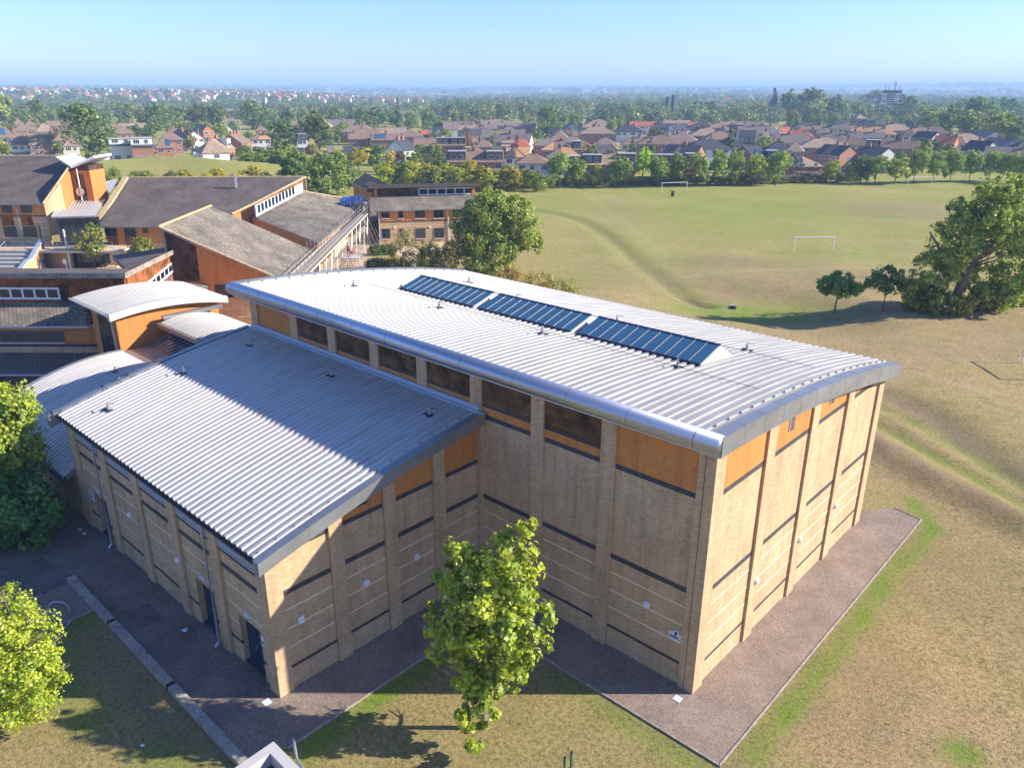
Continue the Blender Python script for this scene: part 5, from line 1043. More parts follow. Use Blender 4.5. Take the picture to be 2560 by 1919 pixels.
TREES = [  (0, 815, 402, 500, 105, 'b0', (.95, 1.15, .8), 'dense green tree beyond the corner of the scaffolded block'), (0, 745, 392, 478, 90, 'r0', (.85, 1.0, .8), 'green tree left of the dense one beyond the scaffolded block'), (0, 862, 420, 486, 75, 'r1', (1.0, 1.1, .8), 'rounded green tree beyond the blue glazed canopy'), (0, 700, 375, 450, 80, 'r2', (1.1, 1.2, .8), 'bushy tree behind the strip windows of the school'), (0, 640, 385, 440, 90, 'b0', (1.3, 1.4, .9), 'pale green bushy tree at the end of the grass mound'), # crop, x, top, base, width, template, tint, label
 (4, 540, 745, 1130, 310, 'f0', MIDT, 'field edge tree in front of the dark dormer semi'), (4, 800, 780, 1125, 250, 'f1', MIDT, 'field edge tree in front of the blue-grey dormer'), (4, 1060, 865, 1120, 140, 'f0', LITE, 'smallest slim tree of the field edge row, before the brick terrace'),
 (4, 1330, 775, 1128, 330, 'f1', (.9, 1.05, .95), 'broadest round tree of the field edge row'), (4, 1625, 655, 1010, 270, 'r0', (2.3, 2.7, .7), 'vivid lime yellow tree standing behind the field edge row'), (4, 1825, 775, 1120, 280, 'f0', (.9, 1.05, .95), 'field edge tree right of the vivid lime tree'), (4, 2075, 725, 1110, 250, 'f1', DARKT, 'dark field edge tree behind the far left goal'),
 (5, 130, 740, 1112, 240, 'f0', MIDT, 'field edge tree right of the far left goal'), (5, 385, 690, 1104, 270, 'f1', MIDT, 'tall field edge tree in front of the three conifers'), (5, 590, 725, 1100, 230, 'f0', MIDT, 'field edge tree just right of the conifers'), (5, 860, 735, 1100, 280, 'f1', LITE, 'light green field edge tree before the solar roof'), (5, 1120, 725, 1100, 320, 'f0', MIDT, 'broad field edge tree left of the square hipped house'), (5, 1830, 805, 1070, 220, 'f1', LITE, 'low field edge tree right of the square hipped house'), (5, 2095, 840, 1068, 200, 'f0', MIDT, 'small field edge tree beside the parked blue car'),
 (6, 60, 420, 615, 120, 'r1', DARKT, 'dark round tree in front of the long dark roof'), (6, 165, 440, 622, 150, 'f0', MIDT, 'field edge tree left of the far right goal'), (6, 310, 445, 622, 190, 'f1', LITE, 'wide pale field edge tree by the left post of the far right goal'), (6, 450, 400, 614, 150, 'f0', MIDT, 'field edge tree over the far right goal'), (6, 590, 400, 611, 160, 'f1', MIDT, 'field edge tree by the right post of the far right goal'), (6, 718, 405, 608, 145, 'f0', MIDT, 'field edge tree left of the great oak top'), (6, 862, 398, 604, 150, 'f1', MIDT, 'field edge tree rising above the oak crown'), (6, 1005, 405, 600, 125, 'f0', MIDT, 'field edge tree in front of the long bungalow, first'), (6, 1105, 415, 606, 110, 'f1', MIDT, 'leaning trunked field edge tree near the right edge'), (6, 1185, 420, 612, 110, 'f0', MIDT, 'slim field edge tree second from the right edge'), (6, 1262, 410, 622, 120, 'f1', MIDT, 'last field edge tree at the right edge'),
 (5, 265, 480, 790, 190, 'c0', DARKT, 'left of the three dark conifers behind the field edge'), (5, 505, 365, 800, 250, 'c0', DARKT, 'tallest middle one of the three dark conifers'), (5, 655, 580, 800, 150, 'c0', DARKT, 'right lowest of the three dark conifers'),
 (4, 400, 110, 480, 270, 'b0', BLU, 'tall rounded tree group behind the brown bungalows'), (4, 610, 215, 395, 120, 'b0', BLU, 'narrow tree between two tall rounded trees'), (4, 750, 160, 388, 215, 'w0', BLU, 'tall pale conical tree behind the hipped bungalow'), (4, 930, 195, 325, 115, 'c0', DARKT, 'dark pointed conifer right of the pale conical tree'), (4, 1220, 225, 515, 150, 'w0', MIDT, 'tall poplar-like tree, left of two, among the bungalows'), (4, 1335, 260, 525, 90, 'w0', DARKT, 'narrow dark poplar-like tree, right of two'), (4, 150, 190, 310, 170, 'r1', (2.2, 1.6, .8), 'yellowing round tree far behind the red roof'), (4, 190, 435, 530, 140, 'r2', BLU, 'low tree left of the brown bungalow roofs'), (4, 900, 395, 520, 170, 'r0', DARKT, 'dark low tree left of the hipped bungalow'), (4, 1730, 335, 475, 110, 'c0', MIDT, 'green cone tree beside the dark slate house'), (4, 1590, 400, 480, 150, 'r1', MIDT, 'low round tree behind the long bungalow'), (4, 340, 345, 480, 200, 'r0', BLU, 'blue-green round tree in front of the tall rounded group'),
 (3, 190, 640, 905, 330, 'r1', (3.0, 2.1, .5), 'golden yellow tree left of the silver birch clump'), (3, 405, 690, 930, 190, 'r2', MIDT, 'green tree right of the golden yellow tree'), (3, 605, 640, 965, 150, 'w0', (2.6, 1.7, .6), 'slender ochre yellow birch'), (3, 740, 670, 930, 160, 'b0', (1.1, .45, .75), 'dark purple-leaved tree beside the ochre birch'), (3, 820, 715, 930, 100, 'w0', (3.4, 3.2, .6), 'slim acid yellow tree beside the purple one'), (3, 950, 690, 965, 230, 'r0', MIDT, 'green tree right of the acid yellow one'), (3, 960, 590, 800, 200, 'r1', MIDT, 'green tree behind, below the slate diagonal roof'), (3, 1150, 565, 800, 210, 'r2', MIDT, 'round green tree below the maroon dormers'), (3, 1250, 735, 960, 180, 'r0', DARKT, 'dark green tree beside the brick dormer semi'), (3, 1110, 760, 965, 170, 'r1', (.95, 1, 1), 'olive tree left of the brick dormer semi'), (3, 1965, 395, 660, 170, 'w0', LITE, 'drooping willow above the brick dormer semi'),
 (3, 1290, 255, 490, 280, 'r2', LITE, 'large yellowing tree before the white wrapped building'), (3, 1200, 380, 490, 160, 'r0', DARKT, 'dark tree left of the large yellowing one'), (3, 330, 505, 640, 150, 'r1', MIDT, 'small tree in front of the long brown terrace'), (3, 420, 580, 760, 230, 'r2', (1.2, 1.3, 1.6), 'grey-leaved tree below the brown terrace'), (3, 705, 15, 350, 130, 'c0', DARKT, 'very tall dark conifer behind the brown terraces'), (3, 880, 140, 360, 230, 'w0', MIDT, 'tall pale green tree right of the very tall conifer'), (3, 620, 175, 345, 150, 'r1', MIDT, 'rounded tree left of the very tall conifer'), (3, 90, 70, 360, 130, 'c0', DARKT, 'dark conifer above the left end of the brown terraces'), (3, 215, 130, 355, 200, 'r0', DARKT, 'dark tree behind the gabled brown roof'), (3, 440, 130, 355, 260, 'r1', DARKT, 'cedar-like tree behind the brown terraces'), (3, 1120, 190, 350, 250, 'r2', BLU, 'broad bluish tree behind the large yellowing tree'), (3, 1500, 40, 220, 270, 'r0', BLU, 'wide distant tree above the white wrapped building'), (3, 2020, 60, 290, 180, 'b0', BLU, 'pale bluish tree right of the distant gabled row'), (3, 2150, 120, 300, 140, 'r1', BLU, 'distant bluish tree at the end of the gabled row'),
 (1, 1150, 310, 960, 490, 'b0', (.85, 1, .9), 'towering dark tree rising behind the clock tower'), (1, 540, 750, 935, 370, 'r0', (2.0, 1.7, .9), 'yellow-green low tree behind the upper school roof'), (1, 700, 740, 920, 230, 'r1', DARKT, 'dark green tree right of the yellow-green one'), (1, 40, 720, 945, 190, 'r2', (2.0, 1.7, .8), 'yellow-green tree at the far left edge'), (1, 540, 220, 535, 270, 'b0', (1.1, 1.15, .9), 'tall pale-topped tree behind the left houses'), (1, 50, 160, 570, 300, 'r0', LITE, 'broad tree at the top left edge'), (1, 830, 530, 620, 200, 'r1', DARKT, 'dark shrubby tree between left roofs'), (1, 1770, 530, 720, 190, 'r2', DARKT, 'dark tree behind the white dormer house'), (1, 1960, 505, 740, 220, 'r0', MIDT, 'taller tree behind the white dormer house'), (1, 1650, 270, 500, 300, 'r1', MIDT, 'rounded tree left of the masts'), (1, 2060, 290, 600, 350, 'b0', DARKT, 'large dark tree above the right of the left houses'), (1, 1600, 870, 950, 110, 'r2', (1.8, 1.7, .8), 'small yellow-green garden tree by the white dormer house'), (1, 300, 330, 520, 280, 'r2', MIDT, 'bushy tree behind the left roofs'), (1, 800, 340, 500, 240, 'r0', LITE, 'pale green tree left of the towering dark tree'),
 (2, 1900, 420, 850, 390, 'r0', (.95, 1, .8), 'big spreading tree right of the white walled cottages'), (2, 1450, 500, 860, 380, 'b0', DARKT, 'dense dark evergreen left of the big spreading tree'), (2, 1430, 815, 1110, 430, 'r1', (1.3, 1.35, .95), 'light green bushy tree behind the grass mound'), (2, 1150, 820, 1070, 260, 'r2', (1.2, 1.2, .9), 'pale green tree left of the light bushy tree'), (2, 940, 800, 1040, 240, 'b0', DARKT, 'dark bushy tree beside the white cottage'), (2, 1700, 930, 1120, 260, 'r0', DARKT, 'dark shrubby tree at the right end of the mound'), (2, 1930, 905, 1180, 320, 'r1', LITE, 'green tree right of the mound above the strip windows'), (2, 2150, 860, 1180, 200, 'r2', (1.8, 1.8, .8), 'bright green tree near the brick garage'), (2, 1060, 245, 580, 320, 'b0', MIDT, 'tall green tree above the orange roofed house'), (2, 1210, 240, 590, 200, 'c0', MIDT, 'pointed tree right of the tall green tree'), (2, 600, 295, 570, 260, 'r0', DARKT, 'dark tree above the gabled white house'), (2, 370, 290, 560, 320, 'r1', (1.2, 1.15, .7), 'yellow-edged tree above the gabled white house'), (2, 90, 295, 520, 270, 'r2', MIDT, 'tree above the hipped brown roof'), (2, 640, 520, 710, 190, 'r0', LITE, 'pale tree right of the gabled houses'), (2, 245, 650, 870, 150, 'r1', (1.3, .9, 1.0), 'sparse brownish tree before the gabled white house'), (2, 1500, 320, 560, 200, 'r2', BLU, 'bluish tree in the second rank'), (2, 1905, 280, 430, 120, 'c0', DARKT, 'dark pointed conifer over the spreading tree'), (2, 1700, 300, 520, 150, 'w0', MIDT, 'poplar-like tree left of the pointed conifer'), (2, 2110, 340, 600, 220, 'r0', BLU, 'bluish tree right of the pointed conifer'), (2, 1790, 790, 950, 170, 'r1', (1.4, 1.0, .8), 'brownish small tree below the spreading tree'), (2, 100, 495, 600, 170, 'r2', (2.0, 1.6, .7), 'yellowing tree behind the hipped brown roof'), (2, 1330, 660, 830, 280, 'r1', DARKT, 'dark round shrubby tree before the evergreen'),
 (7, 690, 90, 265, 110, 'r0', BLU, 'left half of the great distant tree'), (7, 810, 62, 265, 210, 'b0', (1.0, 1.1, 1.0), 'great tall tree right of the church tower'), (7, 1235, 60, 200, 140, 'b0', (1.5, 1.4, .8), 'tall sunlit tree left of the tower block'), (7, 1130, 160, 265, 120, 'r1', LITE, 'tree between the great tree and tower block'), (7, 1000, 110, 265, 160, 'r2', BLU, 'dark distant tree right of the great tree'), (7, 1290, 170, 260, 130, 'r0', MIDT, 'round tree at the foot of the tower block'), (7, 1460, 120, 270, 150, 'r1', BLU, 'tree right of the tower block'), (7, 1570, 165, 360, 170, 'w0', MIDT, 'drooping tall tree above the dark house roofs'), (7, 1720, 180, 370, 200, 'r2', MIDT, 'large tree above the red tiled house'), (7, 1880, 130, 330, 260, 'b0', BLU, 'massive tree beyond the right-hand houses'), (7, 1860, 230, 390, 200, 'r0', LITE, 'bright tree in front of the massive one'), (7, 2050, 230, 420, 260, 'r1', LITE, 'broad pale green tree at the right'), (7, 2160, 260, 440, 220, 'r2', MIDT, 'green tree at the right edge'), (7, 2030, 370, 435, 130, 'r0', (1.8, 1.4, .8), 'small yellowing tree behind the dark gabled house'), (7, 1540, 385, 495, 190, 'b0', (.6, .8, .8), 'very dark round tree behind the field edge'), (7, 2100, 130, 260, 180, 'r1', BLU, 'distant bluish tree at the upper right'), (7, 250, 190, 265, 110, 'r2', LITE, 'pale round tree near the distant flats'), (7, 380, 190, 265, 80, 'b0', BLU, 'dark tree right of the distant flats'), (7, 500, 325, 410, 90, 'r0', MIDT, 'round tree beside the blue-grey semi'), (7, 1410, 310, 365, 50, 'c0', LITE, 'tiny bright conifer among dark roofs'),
]
TPTS = []
def put_tree(key, p, H, W, tint, lab, grp=None):
    src, nm = TPL[key]; c = copy_tree(src); c.location = p; c.scale = (W/8.0, W/8.0, H/10.0); c.rotation_euler = (0, 0, rnd.uniform(0, 6.28))
    c['label'] = lab
    if grp: c['group'] = grp
    for k in c.children:
        if k.name.startswith('crown'): v = rnd.uniform(.9, 1.1); k.color = (tint[0]*v, tint[1]*v, tint[2]*v, 1)
    TPTS.append((p[0], p[1], W)); return c
for (c, x, yt, yb, w, key, tint, lab) in TREES:
    X, Y = px_(c, x, yb); X2, Y2 = px_(c, x, yt); p = at(X, Y); dep = (p-CAM).dot(fw)
    H = (Y-Y2)*dep/F_PX*1.0/math.cos(R(PITCH))*.98; W = w/OR[c][2]*dep/F_PX
    H = min(H, 26)*(1.06 if key[0] == 'f' else 1); tint = tuple(v*1.2 for v in tint) if key[0] == 'f' else tint; put_tree(key, (p.x, p.y, 0), H*1.04, W*1.22, tint, lab, 'trees along the far edge of the field' if key[0] == 'f' else None)
# hedge of shrubs behind the rear block and along the mound
hb = []
for i in range(17):
    x = 960+i*23.5+rnd.uniform(-5, 5); y = 462+rnd.uniform(-6, 8)+(8 if i > 9 else 0); hb.append((x, y, rnd.uniform(4.4, 6.6), rnd.uniform(6, 9), rnd.choice([(2.0, 1.8, .7), (2.3, 1.7, .6), (1.3, 1.3, .8), (1.9, 1.35, .6)])))
for i in range(14): hb.append((255+i*42+rnd.uniform(-8, 8), 474+rnd.uniform(-3, 5), rnd.uniform(4.4, 6.0), rnd.uniform(4, 6), rnd.choice([(1.3, 1.3, .7), (1.0, 1.0, .8), (2.6, 1.8, .5), (1.5, 1.4, .7)])))
for i in range(7): hb.append((700+i*28, 430+rnd.uniform(-8, 14), rnd.uniform(3.5, 5), rnd.uniform(5, 7), rnd.choice([(1.2, 1.2, .8), (1.5, 1.5, .8), (.9, 1, .8)])))
for i, (x, y, H, W, tint) in enumerate(hb):
    p = at(x, y); c = put_tree('b0', (p.x, p.y, 0), H, W, tint, 'rough yellow-green shrub in the belt behind the school blocks', 'shrub belt behind the school'); c.name = 'shrub'; c['category'] = 'shrub'
for i in range(34):
    x = 1255+i*27; y = 0
    y = np.interp(x, [1250, 1400, 1850, 2150, 2560], [462, 466, 463, 455, 444]); p = at(x, y-2); H = rnd.uniform(1.6, 3.0)
    c = put_tree('b0', (p.x, p.y, 0), H, rnd.uniform(3.5, 5.5), rnd.choice([(.8, .85, .8), (1.0, .8, .7), (.7, .9, .7)]), 'dark shaggy shrub in the hedge line under the field edge trees', 'hedge line along the far edge of the field'); c.name = 'shrub'; c['category'] = 'shrub'
FENCE = rough_mat('grey_fence_timber', (.16, .13, .105), (.24, .20, .165), 2, 9)
FENCEL = rough_mat('pale_fence_timber', (.42, .33, .24), (.52, .42, .31), 2, 9)
for i in range(15):
    a = at(1300+i*56, np.interp(1300+i*56, [1300, 1850, 2150], [462, 459, 451])-2); b_ = at(1300+(i+1)*56, np.interp(1300+(i+1)*56, [1300, 1850, 2150], [462, 459, 451])-2); d = b_-a
    if i in (6,): continue
    t = thing('garden_fence', 'weathered close-boarded garden fence panel run behind the field edge trees', 'fence', tuple(a), group='garden fences behind the field edge trees')
    m_ = FENCEL if i in (8,) else FENCE
    nn = Vector((-d.y, d.x, 0)).normalized()*.05
    MB().obox((0, 0, 0), d, nn, (0, 0, 1.8)).build('panel', m_, t)
    for k in range(3): MB().obox(d*(k/3)-nn, d.normalized()*.12, nn*2.4, (0, 0, 1.9)).build('post', m_, t)
    if i == 8: t['label'] = 'pale new timber garden fence panel behind the field edge trees'; del t['group']
# ---------------------------------------------------------------- houses
def tint_mat(name, a, v=.12, rough=.9):
    m = mat(name, a, rough); n, l, b = nodes(m); nz = noise(n, l, .8, 5, .7); r1 = ramp(n, [(.3, tuple(c*(1-v*1.6) for c in a)), (.7, tuple(c*(1+v) for c in a))]); l.new(nz, r1.inputs[0])
    l.new(r1.outputs[0], b.inputs['Base Color']); return m
HR = {'brown': tile_mat('brown_house_tile', (.34, .225, .16), (.27, .185, .135), .25, .5), 'grey': tile_mat('grey_brown_tile', (.31, .25, .205), (.25, .205, .175), .25, .5), 'dark': tile_mat('slate_house_tile', (.085, .09, .11), (.06, .065, .085), .2, .6),
      'red': tile_mat('red_house_tile', (.60, .18, .10), (.50, .15, .08), .15, .6), 'orange': tile_mat('orange_house_tile', (.68, .37, .18), (.60, .32, .15), .2, .6), 'tan': tile_mat('tan_house_tile', (.44, .32, .22), (.37, .27, .19), .3, .5)}
HW_ = {'brick': tint_mat('red_brown_brick', (.34, .175, .115)), 'obrick': tint_mat('orange_house_brick', (.44, .195, .10)), 'white': tint_mat('white_render', (.74, .73, .69), .05), 'maroon': tint_mat('hung_tile_maroon', (.11, .045, .045)), 'char': tint_mat('charcoal_cladding', (.045, .045, .055)),
       'slate': tint_mat('blue_grey_cladding', (.075, .10, .13)), 'cream': tint_mat('cream_render', (.62, .56, .44), .06), 'brownt': tint_mat('brown_hung_tile', (.23, .14, .09)), 'pgrey': tint_mat('pale_grey_render', (.42, .42, .42), .06)}
def win_mesh(name, w, h, cols):
    mb = MB(); mb.box(0, w, -.06, 0, 0, h, 0)
    for i in range(cols):
        a = .09+(w-.09)*i/cols; mb.box(a, a+(w-.09)/cols-.09, -.065, -.03, .09, h-.09, 1)
    o = mb.build(name, [FRAMEW, GLASS]); return o
WIN = {'a': win_mesh('window', 1.7, 1.25, 3), 'b': win_mesh('window', 1.1, 1.2, 2), 'p': win_mesh('patio_door', 2.6, 2.1, 3)}
def addwin(k, par, x, y, z, rz=0, nm=None):
    o = WIN[k].copy(); col.objects.link(o); o.parent = par; o.location = (x, y, z); o.rotation_euler = (0, 0, rz)
    if nm: o.name = nm
    return o
HPTS = []
def house(lab, loc, rz, w, d, he, hr, kind='H', roof='brown', wallc='brick', low=None, dorm=(), chim=(.5,), nwin=2, ext=None, grp=None, cat='house', name='house', split=None, solar=None, lowdet=False):
    t = thing(name, lab, cat, loc, group=grp, rz=rz); x0, x1 = -w/2, w/2; W_ = HW_[wallc]; HPTS.append((loc[0], loc[1], max(w, d)))
    mb = MB(); mb.box(x0, x1, 0, d, 0, he)
    if kind == 'G': mb.prism([(x0, 0, he), (x0, d, he), (x0, d/2, hr-.08)], (w, 0, 0))
    if kind == 'E': mb.prism([(x0, 0, he), (x1, 0, he), (0, 0, hr-.08)], (0, d, 0))
    mb.build('wall', W_, t)
    if low: MB().box(x0-.02, x1+.02, -.02, .1, 0, he*.48).build('lower_wall', HW_[low], t)
    o_ = .35; m = MB(); a = he-.12
    if kind == 'E':
        for s in (-1, 1): m.prism([(s*(w/2+o_), -o_, a), (0, -o_, hr), (0, -o_, hr-.18), (s*(w/2+o_), -o_, a-.16)], (0, d+2*o_, 0))
    elif kind == 'G':
        for s0, y in ((-1, -o_), (1, d+o_)): m.prism([(x0-o_*.6, y, a), (x0-o_*.6, d/2, hr), (x0-o_*.6, d/2, hr-.18), (x0-o_*.6, y, a-.16)], (w+o_*1.2, 0, 0))
    else:
        hi = min(d/2, w*.42); P_ = [(x0-o_, -o_, a), (x1+o_, -o_, a), (x1+o_, d+o_, a), (x0-o_, d+o_, a)]; R0, R1 = (x0+hi, d/2, hr), (x1-hi, d/2, hr)
        m.poly([P_[0], P_[1], R1, R0]); m.poly([P_[1], P_[2], R1]); m.poly([P_[2], P_[3], R0, R1]); m.poly([P_[3], P_[0], R0])
        m.poly([(x, y, z-.15) for x, y, z in P_][::-1])
        for k in range(4): p, q = P_[k], P_[(k+1) % 4]; m.poly([p, (p[0], p[1], p[2]-.15), (q[0], q[1], q[2]-.15), q])
    rf = m.build('roof', HR[roof], t)
    if split:   # the neighbour's half of the front slope has tiles of another colour
        f0, f1, c2_ = split; n2 = MB(); sl = (hr-a)/(d/2+o_)
        n2.prism([(x0+w*f0, -o_-.03, a+.02), (x0+w*f1, -o_-.03, a+.02), (x0+w*min(f1, .97 if kind != 'H' else 1-d/2/w*.9), d/2, hr+.03), (x0+w*max(f0, .0 if kind != 'H' else d/2/w*.9), d/2, hr+.03)], (0, 0, .05)); n2.build('roof_half', HR[c2_], t)
    for c_f in chim: ch = MB().box(x0+w*c_f-.45, x0+w*c_f+.45, d/2-.35, d/2+.35, hr-.8, hr+1.0).build('chimney', HW_['brick'], rf); MB().tube([(x0+w*c_f, d/2, hr+1), (x0+w*c_f, d/2, hr+1.35)], .14, 6).build('pot', HW_['obrick'], ch)
    for (a0, a1, c2_) in dorm:
        X0, X1 = x0+w*a0, x0+w*a1; dm = MB().box(X0, X1, .5, d*.5, he+.15, hr-.1).build('dormer', HW_[c2_], t)
        MB().box(X0-.15, X1+.15, .3, d*.5, hr-.08, hr+.12).build('flat_roof', HW_['pgrey'], dm)
        nn = 2 if X1-X0 > 3 else 1
        for i in range(nn): addwin('a' if i == 0 else 'b', dm, X0+(X1-X0)*(i+.5)/nn-.75, .5, he+.55)
    rows = [(.85 if he < 3.5 else 3.25)] if he < 3.5 or lowdet else [3.25, .75]
    n_ = max(1, int(round(w/5.2*nwin)))
    for ri, z in enumerate(rows):
        for i in range(n_):
            k = 'a' if (i+ri) % 2 == 0 else 'b'
            if ri == 1 and i % 3 == 0: addwin('p', t, x0+w*(i+.5)/n_-1.3, -.02, .05)
            else: addwin(k, t, x0+w*(i+.5)/n_-.7, 0 if not low or z > 2 else -.02, z)
    if not lowdet:
        addwin('b', t, x1, d*.42, 3.2 if he > 3.5 else .9, R(90)); addwin('b', t, x0, d*.55, 3.2 if he > 3.5 else .9, R(-90))
    if ext:
        e0, e1, c2_, rr_ = ext; X0, X1 = x0+w*e0, x0+w*e1; ex = MB().prism([(X0, 0, 0), (X0, -3.4, 0), (X0, -3.4, 2.3), (X0, 0, 3.1)], (X1-X0, 0, 0)).build('extension', HW_[c2_], t)
        MB().prism([(X0-.2, -3.7, 2.3), (X0-.2, .0, 3.15), (X0-.2, .0, 3.28), (X0-.2, -3.7, 2.43)], (X1-X0+.4, 0, 0)).build('extension_roof', HR[rr_], ex); addwin('p', ex, (X0+X1)/2-1.3, -3.4, .05)
    if solar:
        f0, f1 = solar; sl = (hr-a)/(d/2+o_); p = lambda f, y: (x0+w*f, y, a+sl*(y+o_)+.08)
        MB().prism([p(f0, .6), p(f1, .6), p(f1, d/2-.6), p(f0, d/2-.6)], (0, 0, .06)).build('solar_panels', BLUEGL, rf)
    return t
def hp(c, xl, xr, ye, yr, st, kind, roof, wallc, lab, ang=0, d=None, eave=None, **kw):
    he = eave or 5.0 if st == 2 else (2.6 if st == 1 else 7.4); X, Y = px_(c, (xl+xr)/2, ye); p = at(X, Y, he); dep = (p-CAM).dot(fw)
    w = (xr-xl)/OR[c][2]*dep/F_PX; dist = math.hypot(p.x-CAM.x, p.y-CAM.y); brg = math.atan2(p.y-CAM.y, p.x-CAM.x)
    d = d or (8 if st == 2 else 7.5)
    rise = (ye-yr)/OR[c][2]*dep/F_PX; rise = min(max(rise-(d/2)*(22.8-he)/dist, 1.7), 3.6)
    return house(lab, (p.x, p.y, 0), brg-math.pi/2+R(ang), w, d, he, he+rise, kind, roof, wallc, **kw)
